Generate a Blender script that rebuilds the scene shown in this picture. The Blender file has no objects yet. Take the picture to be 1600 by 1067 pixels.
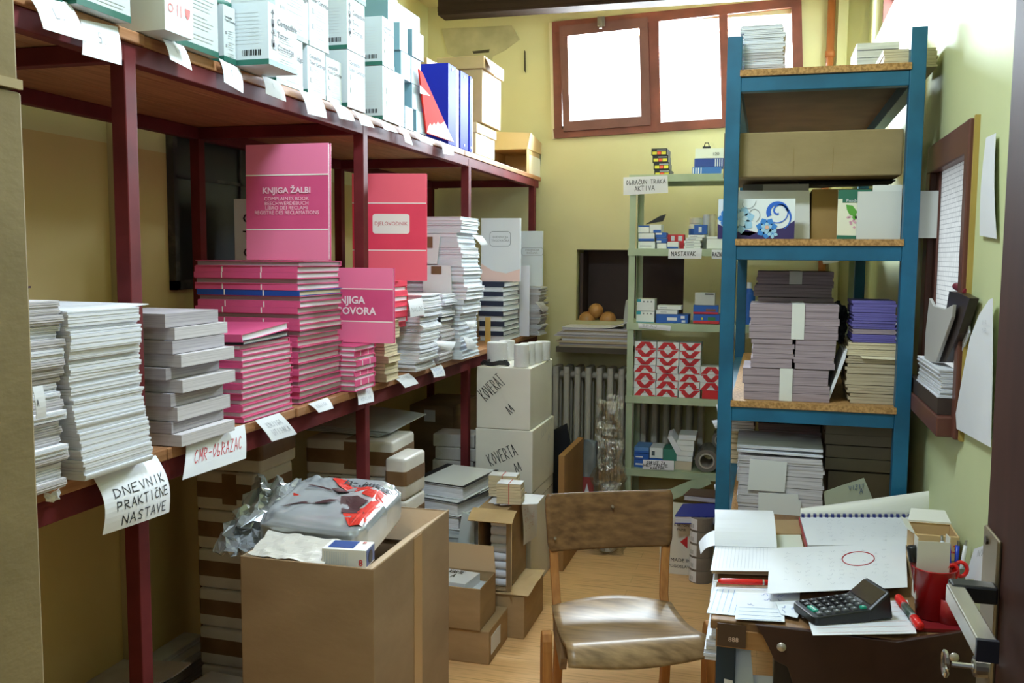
import bpy, bmesh, math, random
from mathutils import Vector, Matrix, noise
random.seed(7)
SC = bpy.context.scene
COL = SC.collection

# ------------------------------------------------------------------ camera, world, lights, exposure
F, PSI, PHI, RHO, CAMH = 1450.0, math.radians(15.4), math.radians(5.2), math.radians(0.4), 1.5
ROT = (Matrix.Rotation(PSI, 3, 'Z') @ Matrix.Rotation(math.pi / 2 - PHI, 3, 'X') @ Matrix.Rotation(RHO, 3, 'Z'))
CAM = Vector((0, 0, CAMH))
cd = bpy.data.cameras.new('camera')
cd.sensor_width = 36; cd.sensor_fit = 'HORIZONTAL'; cd.lens = F * 36 / 1600
cd.clip_start = 0.02
cam = bpy.data.objects.new('camera', cd); COL.objects.link(cam)
cam.matrix_world = Matrix.Translation(CAM) @ ROT.to_4x4()
SC.camera = cam

w = bpy.data.worlds.new('daylight'); SC.world = w; w.use_nodes = True
w.node_tree.nodes['Background'].inputs[0].default_value = (0.93, 0.97, 1.0, 1)
w.node_tree.nodes['Background'].inputs[1].default_value = 1.3

def area(name, loc, target, sx, sy, power, color=(1, 1, 1)):
    l = bpy.data.lights.new(name, 'AREA'); l.shape = 'RECTANGLE'; l.size = sx; l.size_y = sy
    l.energy = power; l.color = color
    o = bpy.data.objects.new(name, l); COL.objects.link(o); o.location = loc
    o.rotation_euler = (Vector(target) - Vector(loc)).to_track_quat('-Z', 'Y').to_euler()
    return o
area('window_daylight', (-0.54, 5.62, 2.55), (-0.5, 3.0, 1.5), 1.3, 0.62, 265, (0.74, 0.88, 1.0))
area('side_window_daylight', (0.85, 4.3, 2.6), (-0.9, 3.6, 1.2), 1.2, 0.5, 38, (0.74, 0.88, 1.0))
area('ceiling_lamp_light', (-0.58, 1.65, 2.86), (-0.5, 1.9, 1.0), 0.5, 0.16, 20, (0.74, 0.88, 1.0))
area('hallway_fill_light', (-0.1, -1.3, 2.3), (-0.2, 2.5, 1.0), 1.2, 0.8, 7, (0.74, 0.88, 1.0))  # weak fill added behind the camera, no visible lamp there
SC.view_settings.view_transform = 'Standard'; SC.view_settings.look = 'None'
SC.view_settings.exposure = 0.82; SC.view_settings.gamma = 1; SC.view_settings.use_curve_mapping = False
SC.cycles.max_bounces = 8; SC.cycles.diffuse_bounces = 5; SC.cycles.transparent_max_bounces = 12
SC.cycles.caustics_reflective = False; SC.cycles.caustics_refractive = False

# a pixel of the 1600x1067 photograph -> the point where its ray meets a plane of the room
def ray(u, v): return ROT @ Vector(((u - 800) / F, (533.5 - v) / F, -1.0))
def AX(u, v, X):
    d = ray(u, v); return CAM + d * (X / d.x)
def AY(u, v, Y):
    d = ray(u, v); return CAM + d * (Y / d.y)
def AZ(u, v, Z):
    d = ray(u, v); return CAM + d * ((Z - CAMH) / d.z)

# ------------------------------------------------------------------ materials
def hx(h):
    h = h.lstrip('#'); c = [int(h[i:i + 2], 16) / 255 for i in (0, 2, 4)]
    return tuple((x / 12.92 if x <= .04045 else ((x + .055) / 1.055) ** 2.4) for x in c) + (1,)
MATS = {}
def mat(name, col, rough=.6, metal=0., col2=None, scale=8., stretch=(1, 1, 1), detail=4, lo=.35, hi=.65, bump=0., bscale=None,
        spec=.4, coat=0., emit=0.):
    if name in MATS: return MATS[name]
    m = bpy.data.materials.new(name); m.use_nodes = True; nt = m.node_tree; N = nt.nodes; L = nt.links
    b = N['Principled BSDF']
    b.inputs['Roughness'].default_value = rough; b.inputs['Metallic'].default_value = metal
    b.inputs['Specular IOR Level'].default_value = spec; b.inputs['Coat Weight'].default_value = coat
    b.inputs['Base Color'].default_value = hx(col)
    if col2 or bump:
        tc = N.new('ShaderNodeTexCoord'); mp = N.new('ShaderNodeMapping'); mp.inputs['Scale'].default_value = stretch
        L.new(tc.outputs['Object'], mp.inputs['Vector'])
        nz = N.new('ShaderNodeTexNoise'); nz.inputs['Scale'].default_value = scale; nz.inputs['Detail'].default_value = detail
        L.new(mp.outputs[0], nz.inputs['Vector'])
        if col2:
            r = N.new('ShaderNodeValToRGB'); r.color_ramp.elements[0].position = lo; r.color_ramp.elements[1].position = hi
            r.color_ramp.elements[0].color = hx(col); r.color_ramp.elements[1].color = hx(col2)
            L.new(nz.outputs['Fac'], r.inputs['Fac']); L.new(r.outputs[0], b.inputs['Base Color'])
        if bump:
            n2 = nz
            if bscale:
                n2 = N.new('ShaderNodeTexNoise'); n2.inputs['Scale'].default_value = bscale; n2.inputs['Detail'].default_value = 3
                L.new(mp.outputs[0], n2.inputs['Vector'])
            bp = N.new('ShaderNodeBump'); bp.inputs['Strength'].default_value = bump; bp.inputs['Distance'].default_value = .01
            L.new(n2.outputs['Fac'], bp.inputs['Height']); L.new(bp.outputs[0], b.inputs['Normal'])
    MATS[name] = m
    return m

paper = mat('paper', '#e6e8ee', .75, col2='#dbdde4', scale=3)
paper_cream = mat('cream paper', '#e6dcc0', .75, col2='#d8cba8', scale=4)
paper_blue = mat('bluish paper', '#e2e7ec', .7, col2='#d2d9e2', scale=4)
edge_white = mat('white page edges', '#e8eaf1', .8, col2='#c3c4cb', scale=14, stretch=(.4, .4, 26), lo=.35, hi=.75)
edge_grey = mat('grey page edges', '#cfcacd', .8, col2='#a8a2a6', scale=14, stretch=(.4, .4, 26), lo=.35, hi=.75)
edge_cream = mat('cream page edges', '#ddd0ae', .8, col2='#bca988', scale=14, stretch=(.4, .4, 24), lo=.35, hi=.7)
edge_mauve = mat('mauve page edges', '#a8979d', .8, col2='#86767c', scale=14, stretch=(.4, .4, 22), lo=.35, hi=.7)
edge_purple = mat('purple page edges', '#7068ae', .75, col2='#544b8c', scale=14, stretch=(.4, .4, 22), lo=.35, hi=.7)
edge_tan = mat('tan page edges', '#c2b398', .8, col2='#9d8d72', scale=14, stretch=(.4, .4, 22), lo=.35, hi=.7)
pink = mat('pink book cover', '#da5b8a', .42, col2='#cf4f7e', scale=5)
pinkred = mat('red pink book cover', '#ee4a66', .38, col2='#e23f5c', scale=5)
pinklight = mat('light pink cover panel', '#ec7fa6', .4)
redlight = mat('light red cover panel', '#f4687c', .4)
bookblue = mat('blue book cover', '#214a9c', .4)
navy = mat('navy book spine', '#232a42', .45)
blackm = mat('black board', '#1c1c20', .5)
coverwhite = mat('white book cover', '#e4e7ec', .4)
cover_grey = mat('pale blue grey cover', '#cfd8df', .45)
white_line = mat('white line print', '#f3ece6', .5)
ink = mat('black ink', '#17171a', .6); ink_red = mat('red ink', '#c3202c', .5); ink_grey = mat('grey print', '#8f9298', .6)
ink_blue = mat('blue ink', '#4a68b8', .6); ink_pale = mat('pale pencil', '#a9adb8', .6); print_pale = mat('pale print', '#c3c8cc', .6)
card = mat('cardboard', '#ac8f69', .75, col2='#9d815c', scale=6, stretch=(1, 1, 3), bump=.04, bscale=60)
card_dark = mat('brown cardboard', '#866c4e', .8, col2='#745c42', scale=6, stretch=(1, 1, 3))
card_pale = mat('pale cardboard', '#cdb083', .75, col2='#bd9f72', scale=6)
card_grey = mat('grey brown cardboard', '#98855e', .8, col2='#8a7852', scale=5, stretch=(1, 1, 2), bump=.05, bscale=50)
card_in = mat('cardboard inside', '#cbac87', .8)
tape_brown = mat('brown packing tape', '#82654a', .3, col2='#715439', scale=9)
tape_clear = mat('glossy clear tape', '#b89468', .2)
rackred = mat('dark red painted steel', '#6e2c2e', .6, col2='#5c2426', scale=9, spec=.12)
blueframe = mat('blue painted steel', '#1a6182', .4, col2='#15516e', scale=7)
green_steel = mat('pale green steel', '#b3c2a4', .5, col2='#a2b294', scale=6)
def plank_mat(name, c1, c2, stretch, scale=5):
    return mat(name, c1, .6, col2=c2, scale=scale, stretch=stretch, detail=8, lo=.3, hi=.7)
plank_wood = plank_mat('pine plank', '#b5825a', '#936340', (22, 1.2, 22))
chip = mat('chipboard edge', '#bd9058', .75, col2='#8d6638', scale=150, lo=.36, hi=.66)
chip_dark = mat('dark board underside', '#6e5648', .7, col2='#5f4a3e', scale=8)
wood_chair = plank_mat('worn plywood', '#886642', '#5d4229', (1.5, 9, 9), 6)
MATS['worn plywood'].node_tree.nodes['Principled BSDF'].inputs['Roughness'].default_value = .32
wood_leg = plank_mat('beech leg', '#b57b3f', '#9a6230', (12, 12, 1.2), 5)
dark_brown = mat('dark brown lacquer', '#4a2f28', .6, spec=.1, col2='#2e1a14', scale=6, stretch=(1, 1, .2))
red_brown = mat('red brown window paint', '#86493c', .5, col2='#6b3a30', scale=7)
steel = mat('brushed steel', '#b9b7b2', .28, 1.)
brass_dull = mat('dull nickel', '#9a8c74', .4, .8)
blackplastic = mat('black plastic', '#1d1e20', .35)
rubberkey = mat('grey key', '#5d6062', .5); teal = mat('teal key', '#1f9a80', .5)
redplastic = mat('red plastic', '#a8181c', .25, coat=.3)
redbright = mat('bright red plastic', '#d9221f', .3)
blueplastic = mat('blue plastic', '#1f3fb8', .3)
binder_blue = mat('blue binder plastic', '#2f39bd', .6, spec=.04); binder_edge = mat('pale binder edge', '#c9cdea', .4)
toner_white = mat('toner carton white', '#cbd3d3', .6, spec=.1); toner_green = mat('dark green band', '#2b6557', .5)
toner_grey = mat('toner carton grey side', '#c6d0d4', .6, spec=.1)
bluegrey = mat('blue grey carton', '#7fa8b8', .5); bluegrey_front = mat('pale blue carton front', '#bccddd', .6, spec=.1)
radiator_paint = mat('cream radiator paint', '#b7b1a4', .45)
twine = mat('tan ball', '#c08f55', .35, col2='#ab7b44', scale=18)
pack_white = mat('white wrapping paper', '#dcd8d2', .45, col2='#c9c4bd', scale=7, bump=.35)
silver = mat('silver plastic film', '#c3c8cc', .22, .35, col2='#aeb4b9', scale=6, bump=.35, bscale=7)
logo_red = mat('red print', '#d2382c', .35); logo_brown = mat('dark brown print', '#4a3032', .4)
black_cloth = mat('black sheet', '#1b1c21', .6)
orange_pipe = mat('copper brown pipe', '#b06a3c', .4)
bluebox = mat('blue carton', '#2e62b8', .45); medwhite = mat('white carton', '#e6eaea', .5); medteal = mat('teal print', '#3aa3b4', .5)
redbox = mat('red carton print', '#cf2f38', .45); yellow_print = mat('yellow print', '#cfc23e', .5)
# ------------------------------------------------------------------ mesh builder
class M:
    def __init__(s): s.v = []; s.f = []; s.m = []
    def add(s, vs, fs, mi=0):
        b = len(s.v); s.v += [tuple(p) for p in vs]
        for f in fs: s.f.append(tuple(b + i for i in f)); s.m.append(mi)
        return s
    def box(s, x0, x1, y0, y1, z0, z1, mi=0, T=None):
        vs = [Vector((x, y, z)) for z in (z0, z1) for y in (y0, y1) for x in (x0, x1)]
        if T is not None: vs = [T @ p for p in vs]
        return s.add(vs, [(0, 2, 3, 1), (4, 5, 7, 6), (0, 1, 5, 4), (2, 6, 7, 3), (0, 4, 6, 2), (1, 3, 7, 5)], mi)
    def hexa(s, b4, t4, mi=0):      # eight corners: bottom four, top four (same order)
        vs = list(b4) + list(t4)
        return s.add(vs, [(3, 2, 1, 0), (4, 5, 6, 7), (0, 1, 5, 4), (1, 2, 6, 5), (2, 3, 7, 6), (3, 0, 4, 7)], mi)
    def quad(s, a, b, c, d, mi=0): return s.add([a, b, c, d], [(0, 1, 2, 3)], mi)
    def poly(s, pts, mi=0): return s.add(pts, [tuple(range(len(pts)))], mi)
    def prism(s, pts, vec, mi=0):    # polygon pushed along vec
        n = len(pts); vec = Vector(vec); pts = [Vector(p) for p in pts]
        vs = pts + [p + vec for p in pts]
        return s.add(vs, [tuple(range(n))[::-1], tuple(range(n, 2 * n))] + [(i, (i + 1) % n, n + (i + 1) % n, n + i) for i in range(n)], mi)
    def sheet(s, fn, nu, nv, th, mi=0):   # fn(s,t)->Vector ; a thin solid sheet
        P = [[Vector(fn(i / nu, j / nv)) for j in range(nv + 1)] for i in range(nu + 1)]
        def nrm(i, j):
            a = P[min(i + 1, nu)][j] - P[max(i - 1, 0)][j]; b = P[i][min(j + 1, nv)] - P[i][max(j - 1, 0)]
            n = a.cross(b); return n.normalized() if n.length > 1e-9 else Vector((0, 0, 1))
        top = [P[i][j] + nrm(i, j) * th / 2 for i in range(nu + 1) for j in range(nv + 1)]
        bot = [P[i][j] - nrm(i, j) * th / 2 for i in range(nu + 1) for j in range(nv + 1)]
        k = len(top); id = lambda i, j: i * (nv + 1) + j
        fs = []
        for i in range(nu):
            for j in range(nv):
                q = (id(i, j), id(i + 1, j), id(i + 1, j + 1), id(i, j + 1)); fs.append(q); fs.append(tuple(k + x for x in q[::-1]))
        rim = [id(i, 0) for i in range(nu + 1)] + [id(nu, j) for j in range(1, nv + 1)] + [id(i, nv) for i in range(nu - 1, -1, -1)] + [id(0, j) for j in range(nv - 1, 0, -1)]
        for a, b in zip(rim, rim[1:] + rim[:1]): fs.append((b, a, k + a, k + b))
        return s.add(top + bot, fs, mi)
    def grid(s, fn, nu, nv, mi=0, closed=False):
        vs = [fn(i / nu, j / nv) for i in range(nu + 1) for j in range(nv + 1)]
        return s.add(vs, [(i * (nv + 1) + j, (i + 1) * (nv + 1) + j, (i + 1) * (nv + 1) + j + 1, i * (nv + 1) + j + 1) for i in range(nu) for j in range(nv)], mi)
    def tube(s, pts, r, mi=0, seg=8, cap=True):
        pts = [Vector(p) for p in pts]; rs = r if isinstance(r, (list, tuple)) else [r] * len(pts); rings = []
        up = Vector((0, 0, 1))
        for i, p in enumerate(pts):
            d = (pts[min(i + 1, len(pts) - 1)] - pts[max(i - 1, 0)]).normalized()
            a = d.cross(up)
            if a.length < .05: a = d.cross(Vector((1, 0, 0)))
            a.normalize(); b = d.cross(a).normalized()
            rings.append([p + (a * math.cos(2 * math.pi * k / seg) + b * math.sin(2 * math.pi * k / seg)) * rs[i] for k in range(seg)])
        vs = [q for R_ in rings for q in R_]; fs = []
        for i in range(len(rings) - 1):
            for k in range(seg):
                fs.append((i * seg + k, i * seg + (k + 1) % seg, (i + 1) * seg + (k + 1) % seg, (i + 1) * seg + k))
        if cap: fs.append(tuple(range(seg))[::-1]); fs.append(tuple((len(rings) - 1) * seg + k for k in range(seg)))
        return s.add(vs, fs, mi)
    def lathe(s, prof, seg=24, mi=0, T=None):     # prof: (r, z) list about Z
        vs = []; fs = []; n = len(prof)
        for k in range(seg):
            a = 2 * math.pi * k / seg
            for r, z in prof:
                p = Vector((r * math.cos(a), r * math.sin(a), z)); vs.append(T @ p if T is not None else p)
        for k in range(seg):
            for i in range(n - 1):
                fs.append((k * n + i, ((k + 1) % seg) * n + i, ((k + 1) % seg) * n + i + 1, k * n + i + 1))
        return s.add(vs, fs, mi)
    def text(s, body, size, o, r, u, mi=0, align='CENTER', bold=0., off=.0008, sx=1.):
        o, r, u = Vector(o), Vector(r).normalized(), Vector(u).normalized(); n = r.cross(u)
        vs, fs = text_mesh(body, align, bold)
        s.add([o + r * (x * size * sx) + u * (y * size) + n * off for x, y in vs], fs, mi); return s
    def obj(s, name, mats, parent=None, loc=(0, 0, 0), smooth=False, bevel=0., seg=2, rotz=0.):
        me = bpy.data.meshes.new(name); me.from_pydata(s.v, [], s.f)
        for m_ in (mats if isinstance(mats, (list, tuple)) else [mats]): me.materials.append(m_)
        for p, i in zip(me.polygons, s.m): p.material_index = i; p.use_smooth = smooth
        me.validate(); me.update()
        bm = bmesh.new(); bm.from_mesh(me); bmesh.ops.remove_doubles(bm, verts=bm.verts, dist=1e-6); bm.to_mesh(me); bm.free()
        o = bpy.data.objects.new(name, me); COL.objects.link(o); o.location = loc; o.rotation_euler = (0, 0, rotz)
        if parent: o.parent = parent
        if bevel:
            b = o.modifiers.new('edge', 'BEVEL'); b.width = bevel; b.segments = seg; b.limit_method = 'ANGLE'; b.angle_limit = .7
        return o
_TX = {}
def text_mesh(body, align='CENTER', bold=0.):
    k = (body, align, bold)
    if k not in _TX:
        c = bpy.data.curves.new('t', 'FONT'); c.body = body; c.size = 1; c.align_x = align; c.align_y = 'CENTER'; c.offset = bold; c.resolution_u = 2
        o = bpy.data.objects.new('t', c); COL.objects.link(o)
        dg = bpy.context.evaluated_depsgraph_get(); me = bpy.data.meshes.new_from_object(o.evaluated_get(dg))
        _TX[k] = ([(v.co.x, v.co.y) for v in me.vertices], [tuple(p.vertices) for p in me.polygons])
        bpy.data.meshes.remove(me); bpy.data.objects.remove(o); bpy.data.curves.remove(c)
    return _TX[k]
for b_, a_, w_ in [('KNJIGA ŽALBI', 'CENTER', .03), ('KNJIGA', 'CENTER', .03), ('PRIGOVORA', 'CENTER', .03), ('DJELOVODNIK', 'CENTER', 0.),
                   ('COMPLAINTS BOOK', 'CENTER', 0.), ('Compatible', 'LEFT', .02), ('Toner Cartridge', 'LEFT', .02)]: text_mesh(b_, a_, w_)

# ------------------------------------------------------------------ things, parts, copies
def tag(o, label, cat, group=None, kind=None):
    o['label'] = label; o['category'] = cat
    if group: o['group'] = group
    if kind: o['kind'] = kind
    return o
def thing(name, label, cat, loc=(0, 0, 0), rotz=0., group=None):
    o = bpy.data.objects.new(name, None); COL.objects.link(o); o.location = loc; o.rotation_euler = (0, 0, rotz)
    o.empty_display_size = .05
    return tag(o, label, cat, group)
def struct(o): o['kind'] = 'structure'; return o
def dup(o, parent=None):
    c = o.copy(); COL.objects.link(c)
    if parent: c.parent = parent
    for ch in list(o.children): dup(ch, c)
    return c
ONES = 'first second third fourth fifth sixth seventh eighth ninth tenth eleventh twelfth thirteenth fourteenth fifteenth sixteenth seventeenth eighteenth nineteenth'.split()
def nth(n):
    if n < 20: return ONES[n - 1]
    t = {2: 'twent', 3: 'thirt', 4: 'fort', 5: 'fift'}[n // 10]
    return t + 'ieth' if n % 10 == 0 else t + 'y-' + ONES[n % 10 - 1]
def pos(i, n):     # words for place i (0 = lowest) in a pile of n
    return 'lowest' if i == 0 else ('topmost' if i == n - 1 else nth(i + 1) + ' up')

# stroke letters for handwriting, unit box 1 x 1.4
S = {'A': [[(0, 0), (.5, 1.4), (1, 0)], [(.2, .5), (.8, .5)]], 'B': [[(0, 0), (0, 1.4), (.7, 1.2), (.7, .9), (0, .75), (.9, .5), (.8, .1), (0, 0)]],
     'C': [[(.9, 1.2), (.5, 1.4), (.05, .9), (.1, .3), (.5, 0), (.95, .2)]], 'D': [[(0, 0), (0, 1.4), (.6, 1.25), (.95, .7), (.6, .1), (0, 0)]],
     'E': [[(.9, 1.4), (0, 1.4), (0, 0), (.95, 0)], [(0, .75), (.7, .75)]], 'F': [[(.9, 1.4), (0, 1.4), (0, 0)], [(0, .75), (.7, .75)]],
     'G': [[(.9, 1.2), (.5, 1.4), (.05, .8), (.4, 0), (.9, .2), (.9, .6), (.5, .6)]], 'H': [[(0, 0), (0, 1.4)], [(1, 0), (1, 1.4)], [(0, .7), (1, .7)]],
     'I': [[(.5, 0), (.5, 1.4)]], 'J': [[(.8, 1.4), (.75, .3), (.4, 0), (.1, .3)]], 'K': [[(0, 0), (0, 1.4)], [(.9, 1.4), (0, .6), (.95, 0)]],
     'L': [[(.1, 1.4), (.1, 0), (.9, 0)]], 'M': [[(0, 0), (.1, 1.4), (.5, .5), (.9, 1.4), (1, 0)]], 'N': [[(0, 0), (0, 1.4), (.9, 0), (.95, 1.4)]],
     'O': [[(.5, 1.4), (.05, .8), (.4, 0), (.95, .6), (.5, 1.4)]], 'P': [[(.1, 0), (.1, 1.4), (.85, 1.2), (.8, .75), (.1, .65)]],
     'R': [[(.05, 0), (.05, 1.4), (.8, 1.2), (.75, .8), (.05, .7), (.95, 0)]], 'S': [[(.9, 1.25), (.4, 1.4), (.1, 1), (.8, .5), (.6, 0), (.05, .2)]],
     'T': [[(0, 1.4), (1, 1.4)], [(.5, 1.4), (.5, 0)]], 'U': [[(0, 1.4), (.05, .3), (.5, 0), (.9, .3), (.95, 1.4)]], 'V': [[(0, 1.4), (.5, 0), (.95, 1.4)]],
     'Z': [[(0, 1.4), (.9, 1.4), (0, 0), (.95, 0)]], '4': [[(.7, 0), (.6, 1.4), (0, .5), (1, .5)]], '5': [[(.9, 1.4), (.2, 1.4), (.15, .8), (.8, .7), (.7, .1), (.05, .1)]],
     '1': [[(.2, 1.1), (.5, 1.4), (.5, 0)]], '2': [[(.1, 1.1), (.5, 1.4), (.85, 1), (.05, 0), (.95, 0)]], '3': [[(.1, 1.3), (.8, 1.2), (.4, .75), (.9, .4), (.1, .05)]],
     '-': [[(.1, .7), (.9, .7)]], '.': [[(.4, 0), (.5, .1)]], ' ': [], 'Č': [[(.9, 1.1), (.5, 1.25), (.05, .8), (.1, .25), (.5, 0), (.95, .2)], [(.2, 1.55), (.8, 1.55)]],
     'b': [[(.1, 1.4), (.1, 0), (.7, .1), (.7, .5), (.1, .6)]]}
def strokes(fn, lines, th, m, mi=0, off=.0012, jit=.04):
    """lines: (text, s0, t0, width, height, slant) on the sheet surface fn(s,t); t runs down"""
    e = 1e-3
    def P(s_, t_):
        p = Vector(fn(s_, t_)); n = (Vector(fn(s_ + e, t_)) - p).cross(Vector(fn(s_, t_ - e)) - p)
        return p + (n.normalized() if n.length else n) * off, (n.normalized() if n.length else Vector((0, 0, 1)))
    for body, s0, t0, wd, ht, sl in lines:
        n = max(1, len(body)); cw = wd / n
        for i, ch in enumerate(body):
            for st in S.get(ch, [[(.1, .2), (.5, 1.1), (.9, .3)]]):
                pts = []
                for x, y in st:
                    x += random.uniform(-jit, jit); y += random.uniform(-jit, jit)
                    pts.append(P(s0 + (i + .12 + .72 * x) * cw + sl * y * .1 * cw, t0 + ht * (1 - y / 1.4) - .0 * i))
                for (a, na), (b, nb) in zip(pts, pts[1:]):
                    d = b - a
                    if d.length < 1e-6: continue
                    d.normalize(); k = d.cross(na).normalized() * th / 2
                    a2 = a - d * th * .3; b2 = b + d * th * .3
                    m.quad(a2 - k, a2 + k, b2 + k, b2 - k, mi)
    return m
def bil(TL, TR, BR, BL, curl=0., n=None, roll=0.):
    TL, TR, BR, BL = map(Vector, (TL, TR, BR, BL))
    nn = (TR - TL).cross(TL - BL).normalized() if n is None else Vector(n)
    def fn(s, t):
        a = TL.lerp(TR, s); b = BL.lerp(BR, s)
        p = a.lerp(b, t) + nn * (curl * math.sin(math.pi * t) + roll * math.sin(math.pi * s))
        return p
    return fn
def note(name, label, cat, pts, lines=(), th=.0016, col=None, curl=.004, roll=0., inkm=None, group=None, res=(6, 8), thick=.0009):
    fn = bil(*pts, curl=curl, roll=roll)
    o = M().sheet(fn, res[0], res[1], thick).obj(name, col or paper, smooth=False)
    tag(o, label, cat, group)
    if lines:
        m = M(); strokes(fn, lines, th, m); m.obj('handwriting', inkm or ink, parent=o)
    return o
# ------------------------------------------------------------------ the room
XL, XR, YB, ZC = -1.97, .46, 5.25, 2.95
def wall_paint(name, c1, c2, dado=None):
    m = mat(name, c1, .7, col2=c2, scale=2.2, detail=6, lo=.3, hi=.75, bump=.12, bscale=14)
    nt = m.node_tree; N, L = nt.nodes, nt.links; b = N['Principled BSDF']
    src = b.inputs['Base Color'].links[0].from_socket
    tc = N.new('ShaderNodeTexCoord')
    # worn dark scuffs in the plaster
    nz = N.new('ShaderNodeTexNoise'); nz.inputs['Scale'].default_value = 1.3; nz.inputs['Detail'].default_value = 10; nz.inputs['Roughness'].default_value = .7
    L.new(tc.outputs['Object'], nz.inputs['Vector'])
    r = N.new('ShaderNodeValToRGB'); r.color_ramp.elements[0].position = .6; r.color_ramp.elements[1].position = .72
    r.color_ramp.elements[0].color = (0, 0, 0, 1); r.color_ramp.elements[1].color = (.45, .45, .45, 1)
    L.new(nz.outputs['Fac'], r.inputs[0])
    mx = N.new('ShaderNodeMix'); mx.data_type = 'RGBA'; L.new(r.outputs[0], mx.inputs['Factor']); L.new(src, mx.inputs['A'])
    mx.inputs['B'].default_value = hx('#8f8a66'); out = mx.outputs['Result']
    if dado:
        sp = N.new('ShaderNodeSeparateXYZ'); L.new(tc.outputs['Object'], sp.inputs[0])
        g = N.new('ShaderNodeMath'); g.operation = 'GREATER_THAN'; g.inputs[1].default_value = dado[0]; L.new(sp.outputs['Z'], g.inputs[0])
        m2 = N.new('ShaderNodeMix'); m2.data_type = 'RGBA'; L.new(g.outputs[0], m2.inputs['Factor']); L.new(out, m2.inputs['A'])
        m2.inputs['B'].default_value = hx(dado[1]); out = m2.outputs['Result']
    L.new(out, b.inputs['Base Color']); return m
paint_back = wall_paint('yellow green wall paint', '#d6d0a4', '#cbc496')
paint_left = wall_paint('ochre wall paint', '#dac78c', '#d0bc7e', (1.84, '#d8d8a4'))
paint_right = wall_paint('pale green wall paint', '#ccd3a4', '#c3ca99')
paint_ceiling = wall_paint('cream ceiling paint', '#d6cfae', '#cbc39c')
plain_plaster = mat('grey plaster patch', '#c2ba94', .8, col2='#aaa281', scale=7)

def floor_mat():
    m = mat('strip wood floor', '#a87442', .4, col2='#ecbe86', scale=3, stretch=(1.6, 30, 1), detail=10, lo=.28, hi=.5)
    nt = m.node_tree; N, L = nt.nodes, nt.links; b = N['Principled BSDF']; src = b.inputs['Base Color'].links[0].from_socket
    tc = N.new('ShaderNodeTexCoord'); br = N.new('ShaderNodeTexBrick'); L.new(tc.outputs['Object'], br.inputs['Vector'])
    br.inputs['Scale'].default_value = 1; br.inputs['Brick Width'].default_value = 1.15; br.inputs['Row Height'].default_value = .095
    br.inputs['Mortar Size'].default_value = .0016; br.inputs['Color1'].default_value = hx('#e8bd88'); br.inputs['Color2'].default_value = hx('#d8a66e')
    br.inputs['Mortar'].default_value = hx('#9c7244')
    mx = N.new('ShaderNodeMix'); mx.data_type = 'RGBA'; mx.blend_type = 'MIX'; mx.inputs['Factor'].default_value = .35
    L.new(src, mx.inputs['A']); L.new(br.outputs['Color'], mx.inputs['B']); L.new(mx.outputs['Result'], b.inputs['Base Color']); return m
struct(M().box(XL - .15, XR + .15, -2.2, YB + .4, -.1, 0).obj('floor', floor_mat()))
struct(M().box(XL - .15, XR + .15, -2.3, YB + .4, ZC, ZC + .1).obj('ceiling', paint_ceiling))
m = M(); m.box(XL - .15, XL, -2.3, .35, 0, ZC); m.box(XR + .14, XR + .24, -2.3, .35, 0, ZC); m.box(XL - .15, XR + .24, -2.4, -2.3, 0, ZC)
struct(m.obj('wall_hallway_blocker', mat('grey hallway blocker', '#b5b3a6', .7)))  # unseen walls added behind the camera to block the world light
NX0, NX1, NZ0, NZ1 = -1.066, -.455, 1.138, 1.545           # niche in the back wall
WX0, WX1, WZ0, WZ1 = -1.16, .09, 2.245, 2.79               # window opening
m = M()
for x0, x1, z0, z1 in [(XL - .15, XR + .15, 0, NZ0), (XL - .15, NX0, NZ0, NZ1), (NX1, XR + .15, NZ0, NZ1), (XL - .15, XR + .15, NZ1, WZ0),
                       (XL - .15, WX0, WZ0, WZ1), (WX1, XR + .15, WZ0, WZ1), (XL - .15, XR + .15, WZ1, ZC)]:
    m.box(x0, x1, YB, YB + .3, z0, z1)
struct(m.obj('wall_back', paint_back))
struct(M().box(XL - .15, XL, .35, YB, 0, ZC).obj('wall_left', paint_left))
RW = [(2.43, 3.0, 1.10, 1.80), (3.55, 5.16, 2.5, 2.88)]     # openings in the right wall: y0,y1,z0,z1
sill = AX(1367, 63, XR)
RW[1] = (3.5, min(sill.y, 5.2), sill.z, 2.88)
m = M()
(ya, yb, za, zb), (yc, yd, zc, zd) = RW
for y0, y1, z0, z1 in [(.35, YB, 0, za), (.35, ya, za, zb), (yb, YB, za, zb), (.35, YB, zb, zc), (.35, yc, zc, zd), (yd, YB, zc, zd), (.35, YB, zd, ZC)]:
    m.box(XR, XR + .14, y0, y1, z0, z1)
struct(m.obj('wall_right', paint_right))
m = M(); m.box(XL - .15, -.66, .35, .45, 0, ZC); m.box(.40, XR + .15, .35, .45, 0, ZC); m.box(-.66, .40, .35, .45, 2.08, ZC)
struct(m.obj('wall_front', paint_right))
# bare plaster patches and torn paint on the back wall beside the shelf end
rp = [AY(u, v, YB - .002) for u, v in [(690, 45), (800, 40), (812, 62), (790, 78), (770, 88), (764, 120), (768, 170), (757, 190), (750, 130), (735, 100), (700, 85)]]
struct(M().prism(rp, (0, -.004, 0)).obj('trim_1', plain_plaster))
m = M()
for pts in [[(766, 122), (769, 120), (772, 150), (771, 176), (768, 160)], [(773, 128), (776, 126), (776, 168), (773, 176)], [(738, 80), (765, 77), (764, 82), (740, 84)], [(819, 78), (821, 80), (822, 115), (819, 110)]]:
    m.prism([AY(u, v, YB - .006) for u, v in pts], (0, -.001, 0))
struct(m.obj('trim_2', mat('dark torn plaster', '#4c4536', .9)))
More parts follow.
